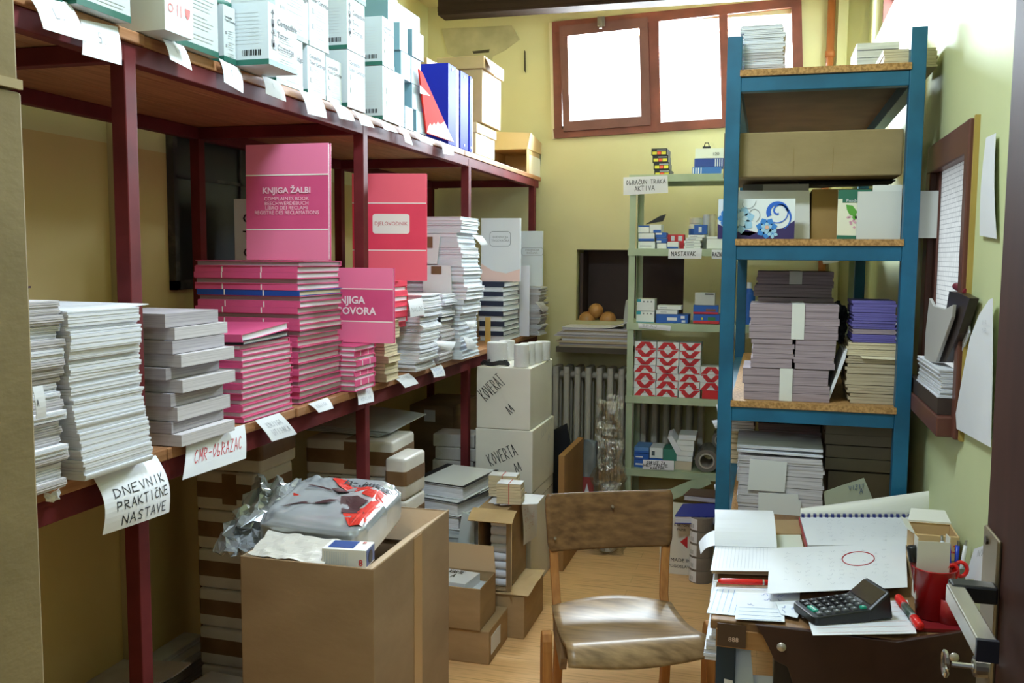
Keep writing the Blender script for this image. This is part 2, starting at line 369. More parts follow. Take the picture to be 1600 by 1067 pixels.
# niche lining: dark board at the back of the recess
m = M(); m.box(NX0 - .02, NX1 + .02, YB + .22, YB + .31, NZ0 - .02, NZ1 + .02)
m.box(NX0 + .012, NX0 + .03, YB + .05, YB + .22, NZ0, NZ1 - .02)
struct(m.obj('trim_3', mat('dark brown niche board', '#3d2a24', .6, col2='#33221d', scale=5)))
# dark beam under the ceiling
p0, p1 = AY(688, 28, 4.9), AY(966, 1, 4.9)
m = M(); m.box(p0.x, .40, 4.86, 4.98, p0.z + .005, p0.z + .16)
m.box(p0.x, .40, 4.855, 4.862, p0.z + .02, p0.z + .05)
struct(m.obj('trim_4', mat('dark brown beam', '#382a22', .85, col2='#2d211b', scale=4, stretch=(.5, 8, 8), spec=.1)))
# pipe chase on the left wall, copper pipe in the right back corner
a, b_ = AX(166, 200, XL), AX(190, 490, XL)
struct(M().box(XL, XL + .035, a.y, a.y + .1, 0, ZC).obj('trim_5', mat('beige pipe boxing', '#c0b394', .7, col2='#b4a788', scale=3)))
q = AY(1298, 60, YB - .05)
m = M(); m.tube([(q.x, YB - .035, 0), (q.x, YB - .035, ZC)], .02, seg=14)
for z in (.7, 1.7, 2.55): m.tube([(q.x, YB - .035, z), (q.x, YB - .035, z + .03)], .025, seg=14)
struct(m.obj('trim_6', orange_pipe, smooth=True))
q2 = AY(1314, 60, YB)
struct(M().box(q2.x - .02, q2.x + .03, YB - .03, YB, 0, ZC).obj('trim_7', mat('cream corner strip', '#e3dfb8', .6)))
# blacked-out old opening on the left wall behind the rack
A_, B_ = AX(262, 212, XL), AX(420, 440, XL)
bl = thing('window_3', 'blacked-out old window on left wall behind the rack', 'window', (XL, A_.y, 1.40)); bl['kind'] = 'structure'
dw = mat('blacked out pane', '#2a2d2e', .35, col2='#1f2223', scale=4)
M().box(0, .02, 0, .95, 0, .52).obj('pane', dw, bl)
m = M()
for y0, y1, z0, z1 in [(-.012, .012, -.02, .53), (.93, .96, -.02, .53), (-.012, .96, -.02, .012), (-.012, .96, .5, .53), (.4, .415, 0, .5), (0, .95, .36, .372)]: m.box(0, .028, y0, y1, z0, z1)
m.obj('frame', mat('peeling dark frame', '#38383a', .6, col2='#5d5d55', scale=18, lo=.5, hi=.75), bl)

# ------------------------------------------------------------------ back window
glass = bpy.data.materials.new('window glass'); glass.use_nodes = True
N, L = glass.node_tree.nodes, glass.node_tree.links; N.clear()
o_ = N.new('ShaderNodeOutputMaterial'); t_ = N.new('ShaderNodeBsdfTransparent'); g_ = N.new('ShaderNodeBsdfGlossy'); x_ = N.new('ShaderNodeMixShader')
g_.inputs['Roughness'].default_value = .03; x_.inputs[0].default_value = .05
L.new(t_.outputs[0], x_.inputs[1]); L.new(g_.outputs[0], x_.inputs[2]); L.new(x_.outputs[0], o_.inputs[0])
win = thing('window_1', 'three-light red brown window high in the back wall', 'window', (0, YB, 0)); win['kind'] = 'structure'
def py(u, v, d=0.):
    p = AY(u, v, YB); return Vector((p.x, d, p.z))
def bar(m, pts, d0=-.03, d1=.05, mi=0):      # quadrilateral bar given by four pixels on the wall plane
    q = [py(u, v) for u, v in pts]; m.prism([Vector((p.x, d0, p.z)) for p in q], (0, d1 - d0, 0), mi)
m = M()
BRx = py(1250, 190); TR_ = py(1252, -2)
bar(m, [(864, 36), (1252, -2), (1252, 12), (866, 53)]); bar(m, [(866, 203), (1254, 179), (1254, 192), (868, 217)])
bar(m, [(864, 36), (878, 36), (880, 216), (868, 217)], -.027, .047); bar(m, [(1236, 0), (1252, -2), (1256, 192), (1240, 192)], -.027, .047)
m.obj('frame', red_brown, win)
m = M(); bar(m, [(1013, 24), (1030, 22), (1034, 200), (1017, 203)], -.028); bar(m, [(1123, 14), (1137, 12), (1141, 194), (1128, 196)], -.028); m.obj('mullion', red_brown, win, bevel=.004)
m = M()
bar(m, [(876, 44), (1012, 30), (1012, 46), (880, 60)], -.045); bar(m, [(882, 192), (1016, 183), (1018, 197), (884, 207)], -.045)
bar(m, [(876, 44), (889, 44), (893, 206), (883, 207)], -.042, .046); bar(m, [(1000, 32), (1013, 30), (1018, 197), (1004, 198)], -.042, .046)
sash = m.obj('sash', mat('dull plum sash paint', '#7a4f48', .5, col2='#69433d', scale=7), win)
m = M(); a = py(942, 36, -.05); m.box(a.x - .02, a.x + .02, -.065, -.045, a.z - .03, a.z + .02); m.box(a.x - .006, a.x + .006, -.075, -.06, a.z - .045, a.z)
m.obj('latch', mat('worn latch metal', '#8c8378', .45, .6), win)
for k, pts in enumerate([[(889, 57), (1003, 43), (1006, 188), (893, 196)], [(1026, 32), (1125, 24), (1131, 192), (1030, 198)], [(1135, 24), (1240, 10), (1243, 184), (1139, 192)]]):
    m = M(); bar(m, pts, .01, .014); m.obj('glass', glass, win)
# white reveal strip at the left of the window
rv = [py(858, 36), py(866, 35), py(870, 217), py(863, 218)]
struct(M().prism([(p.x, YB - .004, p.z) for p in rv], (0, -.004, 0)).obj('trim_8', mat('white reveal paint', '#efe7cc', .6)))

# ------------------------------------------------------------------ right wall windows
w2 = thing('window_2', 'red framed high window at the back of the right wall', 'window', (XR, 0, 0)); w2['kind'] = 'structure'
m = M(); y0, y1, z0, z1 = RW[1]
for a0, a1, b0, b1 in [(y0, y1, z0, z0 + .04), (y0, y1, z1 - .05, z1), (y0, y0 + .06, z0, z1), (y1 - .05, y1, z0, z1), ((y0 + y1) / 2 - .03, (y0 + y1) / 2 + .03, z0, z1)]: m.box(.03, .1, a0, a1, b0, b1)
m.obj('frame', red_brown, w2); M().box(.06, .064, y0, y1, z0, z1).obj('glass', glass, w2)

wire = bpy.data.materials.new('wired glass'); wire.use_nodes = True
N, L = wire.node_tree.nodes, wire.node_tree.links; N.clear()
o_ = N.new('ShaderNodeOutputMaterial'); tr = N.new('ShaderNodeBsdfTranslucent'); gl = N.new('ShaderNodeBsdfGlossy'); mx = N.new('ShaderNodeMixShader')
tc = N.new('ShaderNodeTexCoord'); br = N.new('ShaderNodeTexBrick'); br.offset = 0; br.inputs['Scale'].default_value = 1
mp = N.new('ShaderNodeMapping'); mp.inputs['Rotation'].default_value = (0, math.pi / 2, math.pi / 2); L.new(tc.outputs['Object'], mp.inputs[0])
sx = N.new('ShaderNodeSeparateXYZ'); cx = N.new('ShaderNodeCombineXYZ'); L.new(tc.outputs['Object'], sx.inputs[0]); L.new(sx.outputs['Y'], cx.inputs['X']); L.new(sx.outputs['Z'], cx.inputs['Y'])
L.new(cx.outputs[0], br.inputs['Vector'])
br.inputs['Brick Width'].default_value = .013; br.inputs['Row Height'].default_value = .013; br.inputs['Mortar Size'].default_value = .001
br.inputs['Color1'].default_value = hx('#dcdedd'); br.inputs['Color2'].default_value = hx('#d2d4d3'); br.inputs['Mortar'].default_value = hx('#a2a6a8')
L.new(br.outputs['Color'], tr.inputs[0]); gl.inputs['Roughness'].default_value = .25; mx.inputs[0].default_value = .06
L.new(tr.outputs[0], mx.inputs[1]); L.new(gl.outputs[0], mx.inputs[2]); L.new(mx.outputs[0], o_.inputs[0])
w4 = thing('window_4', 'brown wooden hatch window with wired glass on the right wall', 'window', (XR, 0, 0)); w4['kind'] = 'structure'
y0, y1, z0, z1 = RW[0]
brown_gloss = mat('brown varnished frame', '#6a3f33', .4, col2='#56322a', scale=5, stretch=(1, 1, .3))
m = M()
for a0, a1, b0, b1, e in [(y0, y1, z1 - .05, z1 + .03, .02), (y0, y1, z0 - .03, z0 + .02, .055), (y1 - .05, y1 + .02, z0, z1, .018)]: m.box(-e, .10, a0, a1, b0, b1)
m.obj('frame', brown_gloss, w4, bevel=.004)
M().box(-.021, .1, y0 - .03, y0 + .015, z0 - .03, z1 + .03).obj('jamb', brown_gloss, w4, bevel=.004)
M().box(-.011, .0, y0 - .045, y0 - .031, z0 - .03, z1 + .035).obj('edge_strip', mat('ochre edge strip', '#b3984f', .6, col2='#a48a45', scale=6), w4)
M().box(.006, .012, y0, y1, z0, z1).obj('glass', wire, w4)
m = M(); m.box(.0, .03, y1 - .10, y1 - .05, z0, z1); m.obj('mullion', brown_gloss, w4)

# door leaf standing open at the right, seen along its face
DX = .305
door = thing('door_1', 'dark brown door standing open at the right of the doorway', 'door', (DX, .46, 0)); door['kind'] = 'structure'
M().box(0, .042, 0, .94, .01, 2.05).obj('leaf', dark_brown, door, bevel=.003)
m = M(); m.box(-.006, 0, .85, .932, .88, 1.135)
pl = m.obj('escutcheon', brass_dull, door, bevel=.003)
m = M()
for z in (1.12, .895): m.tube([(-.009, .905, z), (-.0, .905, z)], .006, seg=10)
m.obj('screw', mat('dark screw', '#4a4238', .4, .8), pl)
hd = M().box(-.062, -.006, .83, .858, 1.055, 1.078).obj('handle_neck', blackplastic, door, bevel=.003)
m = M(); m.hexa([(-.067, .655, 1.052), (-.045, .655, 1.052), (-.045, .84, 1.052), (-.067, .84, 1.052)], [(-.067, .655, 1.076), (-.045, .655, 1.076), (-.045, .84, 1.076), (-.067, .84, 1.076)])
m.obj('lever', mat('satin nickel', '#cfcac0', .25, .85), door, bevel=.002)
M().box(-.0675, -.0445, .648, .655, 1.0515, 1.0765).obj('lever_cap', mat('dark blue cap', '#20222f', .3), door)
m = M(); m.tube([(-.022, .87, .955), (0, .87, .955)], .014, seg=16); m.tube([(-.024, .87, .955), (-.022, .87, .955)], .009, seg=12); m.obj('lock_cylinder', steel, pl, smooth=False)
m = M(); m.tube([(-.05, .868, .955), (-.02, .868, .955)], .004, seg=8)
m.tube([Vector((-.058, .868 + .016 * math.cos(t * math.pi / 8), .955 + .016 * math.sin(t * math.pi / 8))) for t in range(17)], .003, seg=6, cap=False); key = m.obj('key', steel); 
key.matrix_world = Matrix.Translation((DX, .46, 0)); tag(key, 'steel key with round bow sitting in the door lock below the lever', 'key')
# ------------------------------------------------------------------ dark red steel rack along the left wall
RX, RXB = -1.27, -1.91
PYS = [1.66, 2.81, 3.90, 5.08]
ZM, ZU = 1.077, 1.955                     # top of the middle and of the upper boards
rack = thing('storage_rack', 'dark red steel rack with pine boards along the left wall', 'rack', (RX, 0, 0))
def rb(name, *a): return M().box(*a).obj(name, rackred, rack, bevel=.002)
for y in PYS:
    for x in (-.035, RXB - RX):
        rb('post', x, x + .035, y - .018, y + .018, 0, ZU - .03)
for z in (ZU - .065, ZM - .077):
    top = z + .04 if z > 1.5 else z + .05
    rb('beam', -.034, -.001, .75, 5.16, z, top); rb('beam', RXB - RX + .001, RXB - RX + .034, .75, 5.16, z, top)
    for y in PYS: rb('cross_beam', RXB - RX + .03, -.03, y - .0155, y + .0155, z + .001, top - .001)
def planks(z0, z1, seams, rows, sub):
    for r in range(rows):
        xa = RXB - RX + (0 - (RXB - RX)) * r / rows; xb = RXB - RX + (0 - (RXB - RX)) * (r + 1) / rows
        ss = seams if r == rows - 1 else [seams[0], (seams[0] + seams[-1]) / 2 + .3 * (r % 2), seams[-1]]
        for a, b in zip(ss, ss[1:]):
            over = random.uniform(.002, .014) if r == rows - 1 else -.002
            M().box(xa + .001, xb + over, a + .002, b - .002, z0, z1 + random.uniform(-.002, 0)).obj('plank', plank_wood, rack, bevel=.0025)
planks(ZU - .025, ZU, [.75, 1.70, 2.75, 3.82, 5.20], 3, 0)
planks(ZM - .027, ZM, [.75, 1.735, 2.31, 3.1, 4.3, 5.20], 3, 1)

# ------------------------------------------------------------------ books and paper pads
def ledger(name, wx, dy, h, side, cover, pages, stripes=True, cname=None):
    """a hardback lying flat: x in [-wx,0], y in [0,dy]; spine on '-Y', '+X' or '+Y'"""
    root = bpy.data.objects.new(name, None); COL.objects.link(root); root.empty_display_size = .03
    t = .0022
    m = M(); m.box(-wx, 0, 0, dy, 0, t); m.box(-wx, 0, 0, dy, h - t, h)
    if side == '-Y': m.box(-wx, 0, 0, t, t, h - t)
    elif side == '+X': m.box(-t, 0, 0, dy, t, h - t)
    else: m.box(-wx, 0, dy - t, dy, t, h - t)
    m.obj('cover', cover, root)
    e = .004
    y0, y1, x0, x1 = e, dy - e, -wx + e, -e
    if side == '-Y': y0 = t
    if side == '+X': x1 = -t
    if side == '+Y': y1 = dy - t
    M().box(x0, x1, y0, y1, t, h - t).obj('pages', pages, root)
    if stripes and side != '+Y':
        m = M()
        for f in (.28, .66):
            if side == '-Y': m.box(-wx * (1 - f) - .0035, -wx * (1 - f), -.0007, .0002, .0002, h - .0002)
            else: m.box(-.0002, .0007, dy * f, dy * f + .0035, .0002, h - .0002)
        m.obj('spine_line', white_line, root.children[0] if root.children[0].name.startswith('cover') else root)
    return root
def pad(name, wx, dy, h, m_, layers=4, rag=.004, curl=0.):
    """a wad of loose sheets lying flat: a few ragged layers in one mesh"""
    m = M()
    for i in range(layers):
        a, b, c, d = (random.uniform(0, rag) for _ in range(4)); z0 = h * i / layers; z1 = h * (i + 1) / layers - h * .04
        n = 5
        def fn_low(s, t, z): return Vector((-wx + a + (wx - a - b) * s, c + (dy - c - d) * t, z + curl * (math.cos(math.pi * t) ** 2)))
        P = [[fn_low(s, t / n, z0) for s in (0, 1)] for t in range(n + 1)]; Q = [[fn_low(s, t / n, z1) for s in (0, 1)] for t in range(n + 1)]
        for t in range(n):
            m.hexa([P[t][0], P[t][1], P[t + 1][1], P[t + 1][0]], [Q[t][0], Q[t][1], Q[t + 1][1], Q[t + 1][0]])
    return m.obj(name, m_)
def pile(base, H, n, protos, label, cat, group, jx=.005, jy=.004, jr=.01, shift=None, vary=.25, pick=None):
    """n copies one on another; protos: list of (object, nominal thickness)"""
    x, y, z = base; ws = [1 + random.uniform(-vary, vary) for _ in range(n)]; k = H / sum(ws); first = {}; out = []
    for i in range(n):
        j = pick(i) if pick else random.randrange(len(protos)); o, th = protos[j]
        if j not in first: first[j] = 1; c = o
        else: c = dup(o)
        h = ws[i] * k; sx, sy = shift(i / max(1, n - 1)) if shift else (0, 0)
        c.location = (x + sx + random.uniform(-jx, jx), y + sy + random.uniform(-jy, jy), z); c.rotation_euler = (0, 0, random.uniform(-jr, jr))
        c.scale = (1, 1, h / th * .985); z += h
        lb = label(i, n) if callable(label) else label.format(pos(i, n))
        tag(c, lb, cat, group); out.append(c)
    for j, (o, th) in enumerate(protos):
        if j not in first:
            for ch in list(o.children): bpy.data.objects.remove(ch)
            bpy.data.objects.remove(o)
    return out, z
Z = ZM + .001
# A: far left pile, half behind the tall cardboard
pile((-1.225, 1.24, Z), .34, 22, [(pad('notebook', .2, .15, .015, edge_grey), .015), (pad('notebook', .2, .15, .015, edge_white), .015)],
     'grey-white notebook, {} in the pile beside the tall foreground carton', 'notebook', 'notebooks in the leftmost pile', jx=.008, jy=.006)
# B: tall white pile above the DNEVNIK note
def shB(f): return (-.010 * math.sin(f * 3.1) + .006 * (1 if .72 < f < .9 else 0), .010 * math.cos(f * 4.0) - .008 - .012 * f * f)
pile((-1.215, 1.425, Z), .318, 36, [(pad('notebook', .15, .2, .009, edge_white, 2, .0015), .009), (pad('notebook', .149, .2, .009, edge_white, 2, .0025), .009)],
     'white school diary notebook, {} in the big white pile above the DNEVNIK note', 'notebook', 'white notebooks above the DNEVNIK note', jx=.0025, jy=.003, jr=.006, shift=shB, vary=.5)
s1 = M().sheet(bil((-1.75, 1.40, 1.402), (-1.23, 1.37, 1.399), (-1.22, 1.63, 1.399), (-1.75, 1.63, 1.402), curl=.004), 6, 6, .002).obj('paper_sheet', paper)
tag(s1, 'loose white sheets lying on top of the big white notebook pile', 'paper')
fn = bil((-1.84, 1.38, 1.41), (-1.50, 1.36, 1.408), (-1.5, 1.62, 1.43), (-1.84, 1.63, 1.428))
tag(M().sheet(fn, 3, 3, .004).obj('folder', mat('dark maroon folder', '#553941', .5)), 'dark maroon folder lying behind on the big white pile', 'folder')
# C: grey form blocks above the CMR note, every second block turned
pc = [(pad('form_block', .205, .21, .03, edge_grey, 1, .001), .03), (pad('form_block', .195, .205, .03, mat('greyer page edges', '#b9b2b7', .8, col2='#98929a', scale=14, stretch=(.4, .4, 26)), 1, .001), .03)]
def shC(f): i = round(f * 9); return ((-.016, -.012) if i % 2 else (0, 0))
pile((-1.243, 1.755, Z), .295, 10, pc, 'thick grey form block, {} in the grey pile above the red CMR note', 'form block', 'grey form blocks', jx=.008, jy=.006, shift=shC, pick=lambda i: i % 2, vary=.12)
# D: small pink pile
pd = [(ledger('ledger', .2, .255, .0145, '-Y', pink, edge_white), .0145), (ledger('ledger', .2, .255, .0145, '+Y', pink, edge_white), .0145)]
_, zd = pile((-1.268, 2.05, Z), .197, 14, pd, 'pink ledger, {} in the low pink pile above the KNJIGA UTISAKA note', 'ledger', 'pink ledgers in the low pile', pick=lambda i: i % 2, vary=.08)
lg = ledger('ledger', .2, .25, .02, '-Y', pink, paper); lg.location = (-1.262, 2.045, zd + .008); lg.rotation_euler = (.06, -.02, .03)
tag(lg, 'pink ledger lying tilted on top of the low pink pile', 'ledger')
lg = ledger('ledger', .2, .24, .012, '-Y', blackm, edge_white, False); lg.location = (-1.262, 2.05, zd); lg.rotation_euler = (.02, 0, .02)
tag(lg, 'black backed thin ledger just under the tilted pink one', 'ledger')
# E: tallest pink pile
pe = [(ledger('ledger', .33, .27, .0165, '-Y', pink, edge_white), .0165), (ledger('ledger', .33, .27, .0165, '+Y', pink, edge_mauve), .0165),
      (ledger('ledger', .33, .27, .0165, '-Y', bookblue, edge_cream), .0165)]
def pkE(i): return 2 if i == 19 else (0 if i % 3 else 1)
_, ze = pile((-1.274, 2.352, Z), .407, 25, pe, lambda i, n: ('blue ledger sixth from the top of the tallest pink pile' if i == 19 else 'pink ledger, %s in the tallest pink pile' % pos(i, n)),
             'ledger', 'ledgers in the tallest pink pile', pick=pkE, vary=.06, shift=lambda f: (-.006 + .012 * f, .012 * (1 - f)))
def standing(name, label, x0, x1, y, z0, z1, th, cover, panel, line_z, rotz=0., lean=0., group=None):
    root = thing(name, label, 'book', ((x0 + x1) / 2, y, z0), rotz, group); root.rotation_euler = (-lean, 0, rotz)
    w_, h = (x1 - x0) / 2, z1 - z0
    m = M(); m.box(-w_, w_, 0, .0025, 0, h); m.box(-w_, w_, th - .0025, th, 0, h); m.box(-w_, -w_ + .0025, .0025, th - .0025, 0, h); m.obj('cover', cover, root)
    M().box(-w_ + .0026, w_ - .004, .0026, th - .0026, .003, h - .003).obj('pages', edge_white, root)
    if line_z:
        a, b = line_z
        if panel: M().box(-w_, w_, -.0004, .0002, h * a, h).obj('cover_panel', panel, root); M().box(-w_, w_, -.0004, .0002, 0, h * b).obj('cover_panel', panel, root)
        m = M()
        for f in (a, b): m.box(-w_, w_, -.0010, -.0002, h * f - .0018, h * f + .0018)
        m.obj('cover_line', white_line, root)
    return root, w_, h
def lines_on(root, items, mi, name='lettering'):
    m = M()
    for body, size, x, z, b, sx in items: m.text(body, size, (x, -.0011, z), (1, 0, 0), (0, 0, 1), 0, 'CENTER', b, off=.0006, sx=sx)
    return m.obj(name, mi, root)
b, w_, h = standing('book', 'pink KNJIGA ŽALBI complaints book standing on the tallest pink pile', -1.437, -1.181, 2.36, ze + .002, 1.81, .018, pink, pinklight, (.735, .265), lean=.02)
lines_on(b, [('KNJIGA ŽALBI', .023, 0, .60 * h, .03, 1.05), ('COMPLAINTS BOOK', .0145, 0, .53 * h, 0, 1.05), ('BESCHWERDEBUCH', .0145, 0, .49 * h, 0, 1.05), ('LIBRO DEI RECLAMI', .0145, 0, .45 * h, 0, 1.05),
             ('REGISTRE DES RECLAMATIONS', .0145, 0, .41 * h, 0, 1.0)], mat('pale pink lettering', '#f3c9d8', .5))
# F: small pink pile with the landscape book on it
pf = [(ledger('ledger', .3, .150, .0165, '+X', pink, edge_white), .0165), (ledger('ledger', .3, .150, .0165, '+Y', pink, edge_white, False), .0165)]
_, zf = pile((-1.228, 2.632, Z), .142, 9, pf, 'pink ledger, {} in the small pile under the KNJIGA PRIGOVORA book', 'ledger', 'pink ledgers under KNJIGA PRIGOVORA', pick=lambda i: (i + 1) % 2, vary=.1)
b, w_, h = standing('book', 'pink landscape KNJIGA PRIGOVORA book standing behind the tallest pink pile', -1.475, -1.149, 2.74, zf + .002, 1.462, .018, pink, pinklight, (.72, .285), rotz=.02)
lines_on(b, [('KNJIGA', .033, .012, .565 * h, .03, 1), ('PRIGOVORA', .033, .012, .42 * h, .03, 1)], mat('white lettering', '#f6e9ee', .5))
# Dj: red DJELOVODNIK ledgers and book
pj = [(ledger('ledger', .24, .13, .02, '+X', pinkred, edge_white, False), .02), (ledger('ledger', .24, .13, .02, '+Y', pinkred, edge_white, False), .02)]
_, z9 = pile((-1.30, 2.995, Z), .17, 9, [(pad('notebook', .24, .13, .02, edge_grey, 3, .006), .02)], 'grey notebook, {} in the pile under the red ledgers', 'notebook', 'grey notebooks under the red ledgers')
_, zj = pile((-1.255, 2.995, z9), .165, 9, pj, 'red-pink ledger, {} in the pile under the DJELOVODNIK book', 'ledger', 'red ledgers under DJELOVODNIK', pick=lambda i: i % 2, vary=.1, jy=.003)
b, w_, h = standing('book', 'red DJELOVODNIK register book with white name plate standing on red ledgers', -1.408, -1.148, 3.02, zj + .002, 1.785, .02, pinkred, redlight, (.725, .285), rotz=.2)
def rrect(x0, x1, z0, z1, r, n=5):
    pts = []
    for cx_, cz_, a0 in [(x1 - r, z0 + r, -90), (x1 - r, z1 - r, 0), (x0 + r, z1 - r, 90), (x0 + r, z0 + r, 180)]:
        for k in range(n + 1): a = math.radians(a0 + 90 * k / n); pts.append((cx_ + r * math.cos(a), cz_ + r * math.sin(a)))
    return pts
npl = M().prism([(x, -.0014, z) for x, z in rrect(-.058, .072, .44 * h, .625 * h, .01)], (0, .001, 0)).obj('name_plate', mat('white name plate', '#f0eae4', .5), b)
m = M(); m.text('DJELOVODNIK', .0175, (.007, -.0016, .533 * h), (1, 0, 0), (0, 0, 1), 0, 'CENTER', 0., off=.0005, sx=1.0); m.obj('lettering', mat('dull red lettering', '#c9545e', .5), npl)
# G: cream books
pg = [(ledger('notebook', .16, .118, .028, '-Y', edge_tan, edge_cream, False), .028), (pad('notebook', .16, .118, .028, edge_cream, 3, .003), .028)]
pile((-1.225, 2.868, Z), .205, 7, pg, 'thick cream book, {} in the cream pile beside the small pink pile', 'book', 'cream books beside the pink ledgers', pick=lambda i: i % 2, jx=.008)
# H: white pads, the upper half pushed outwards
ph = [(pad('pad', .19, .2, .017, edge_white, 4, .007, .002), .017), (pad('pad', .185, .205, .017, mat('bright page edges', '#f0f0f2', .8, col2='#d4d5da', scale=14, stretch=(.4, .4, 26)), 4, .009, .002), .017)]
pile((-1.22, 3.14, Z), .28, 16, ph, 'white paper pad, {} in the pad pile in front of the tall white pile', 'pad', 'white pads in the middle of the shelf', jx=.008, jy=.008, shift=lambda f: (.012 * f, .03 * f), vary=.35)
# I: tall white pile of big books
mk_i = lambda d: [(ledger('register', .3, d, .0185, '+Y', coverwhite, edge_white, False), .0185), (ledger('register', .3, d, .0185, '-Y', cover_grey, edge_white, False), .0185), (pad('register', .295, d, .0185, edge_white, 3, .006), .0185)]
def shI(f): return (.0 - .015 * math.sin(9 * f), .006 * math.sin(7 * f))
_, zi = pile((-1.206, 3.612, Z), .585, 33, mk_i(.235), 'white register, {} in the tallest white pile', 'register', 'registers in the tallest white pile', jx=.008, jy=.006, shift=shI, vary=.25)
pile((-1.312, 3.945, Z), .585, 31, mk_i(.2), 'white register, {} in the tall white pile just behind the tallest one', 'register', 'registers in the second tall white pile', jx=.008, jy=.006, shift=shI, vary=.3)
for k, (pts, lb) in enumerate([([(657, 366), (688, 366), (683, 412), (655, 412)], 'upper'), ([(660, 414), (704, 415), (706, 462), (661, 461)], 'lower')]):
    q = [AY(u, v, 3.585) for u, v in pts]; pn = thing('folder', 'white card folder with brown tape hanging on the tallest white pile, %s one' % lb, 'folder', (0, 0, 0), group='white card folders on the tallest white pile')
    M().prism(q, (0, .004, 0)).obj('panel', mat('folder white', '#dfe6e6', .5), pn)
    c = (q[0] + q[1]) / 2; c.x += -.012 if k == 0 else 0
    M().box(c.x - .022, c.x + .022, 3.582, 3.585, c.z - (.055 if k == 0 else .035), c.z - .004 if k else c.z - .01).obj('tape', tape_brown, pn)
b1 = ledger('notebook', .14, .16, .018, '-Y', blackm, edge_white, False); b1.location = (-1.232, 3.42, Z + .165); tag(b1, 'black backed notebook sticking out of the white papers below the tallest white pile', 'notebook')
pile((-1.235, 3.42, Z), .164, 9, [(pad('pad', .16, .17, .018, edge_grey, 3, .006), .018)], 'grey-white pad, {} in the short pile holding the black backed notebook', 'pad', 'pads under the black backed notebook', jx=.008)
pile((-1.225, 3.42, Z + .186), .09, 4, [(pad('pad', .16, .16, .022, edge_white, 4, .008), .022)], 'white pad, {} of those on the black backed notebook', 'pad', 'pads on the black backed notebook', jx=.012)
tag(M().box(AY(758, 520, 4.3).x, AY(766, 520, 4.3).x, 4.3, 4.306, Z, Z + .13).obj('divider', mat('ochre card', '#c6a25a', .6)), 'upright ochre card between the white registers and the black spines', 'card')
# J: black spined books with the EVIDENCIJA book
pj2 = [(ledger('ledger', .13, .3, .026, '-Y', navy, edge_white, False), .026), (ledger('ledger', .13, .31, .026, '+Y', cover_grey, edge_white, False), .026)]
_, zj2 = pile((-1.275, 4.46, Z), .298, 12, pj2, 'black-spined ledger, {} in the black and white striped pile', 'ledger', 'black and white ledgers', pick=lambda i: (i + 1) % 2, jx=.006, vary=.1)
a_, c_ = AY(752, 341, 4.47), AY(812, 443, 4.47)
b, w_, h = standing('book', 'white EVIDENCIJA register book standing on the black and white ledgers', a_.x, c_.x, 4.47, zj2 + .002, a_.z, .02, coverwhite, None, None)
m = M(); P_ = rrect(-.055, .052, .56 * h, .79 * h, .015)
for (x0, z0), (x1, z1) in zip(P_, P_[1:] + P_[:1]): m.tube([(x0, -.001, z0), (x1, -.001, z1)], .0012, seg=4)
m.text('EVIDENCIJA', .0155, (0, -.0008, .70 * h), (1, 0, 0), (0, 0, 1)); m.text('TRGOVAČKA', .0155, (0, -.0008, .645 * h), (1, 0, 0), (0, 0, 1)); m.obj('lettering', ink_grey, b)
M().prism([(-w_, -.0008, .0), (w_, -.0008, 0), (w_, -.0008, .2 * h), (.3 * w_, -.0008, .13 * h), (-.4 * w_, -.0008, .17 * h), (-w_, -.0008, .28 * h)], (0, .0006, 0)).obj('cover_wave', mat('pink wave print', '#f2cfc8', .5), b)
# K: last white pile
pk = [(pad('notebook', .2, .16, .012, edge_grey, 3, .01), .012), (pad('notebook', .2, .16, .012, edge_white, 3, .01), .012)]
_, zk = pile((-1.18, 4.86, Z), .262, 22, pk, 'thin white notebook, {} in the last pile by the back wall', 'notebook', 'notebooks in the last pile', jx=.012, jy=.006, jr=.04)
a_, c_ = AY(808, 361, 4.95), AY(847, 450, 4.95)
b, w_, h = standing('book', 'pale blue register book standing on the last pile by the back wall', a_.x - .05, c_.x, 4.95, zk + .002, a_.z, .02, mat('pale blue book cover', '#d9e1ec', .45), None, None)
m = M(); P_ = rrect(-.02, .10, .56 * h, .70 * h, .012)
for (x0, z0), (x1, z1) in zip(P_, P_[1:] + P_[:1]): m.tube([(x0, -.001, z0), (x1, -.001, z1)], .0011, seg=4)
m.text('EVIDENCIJA', .015, (.04, -.0008, .655 * h), (1, 0, 0), (0, 0, 1)); m.text('RAČUNA', .015, (.04, -.0008, .60 * h), (1, 0, 0), (0, 0, 1)); m.obj('lettering', ink_grey, b)
a_, c_ = AY(812, 415, 4.80), AY(827, 512, 4.80)
tag(M().box(a_.x, c_.x, 4.80, 4.805, Z, a_.z).obj('card', mat('white lilac card', '#e6e4f2', .5)), 'narrow white card standing against the last notebook pile', 'card')
# toner carton lying in the dark behind the piles
a_, c_ = AX(326, 318, -1.86), AX(380, 408, -1.86)
t = thing('toner_carton', 'white toner carton leaning in the shadow behind the tallest pink pile', 'carton', (-1.83, 2.93, Z), 0); t.rotation_euler = (.0, 0, .25)
M().box(0, .28, 0, .18, 0, .62).obj('body', toner_white, t)
m = M(); m.text('Compatible', .045, (.03, -.001, .55), (1, 0, 0), (0, 0, 1), 0, 'LEFT', .02); m.text('Toner', .045, (.03, -.001, .49), (1, 0, 0), (0, 0, 1), 0, 'LEFT', .02); m.text('Cartridge', .045, (.03, -.001, .43), (1, 0, 0), (0, 0, 1), 0, 'LEFT', .02); m.obj('lettering', ink, t)
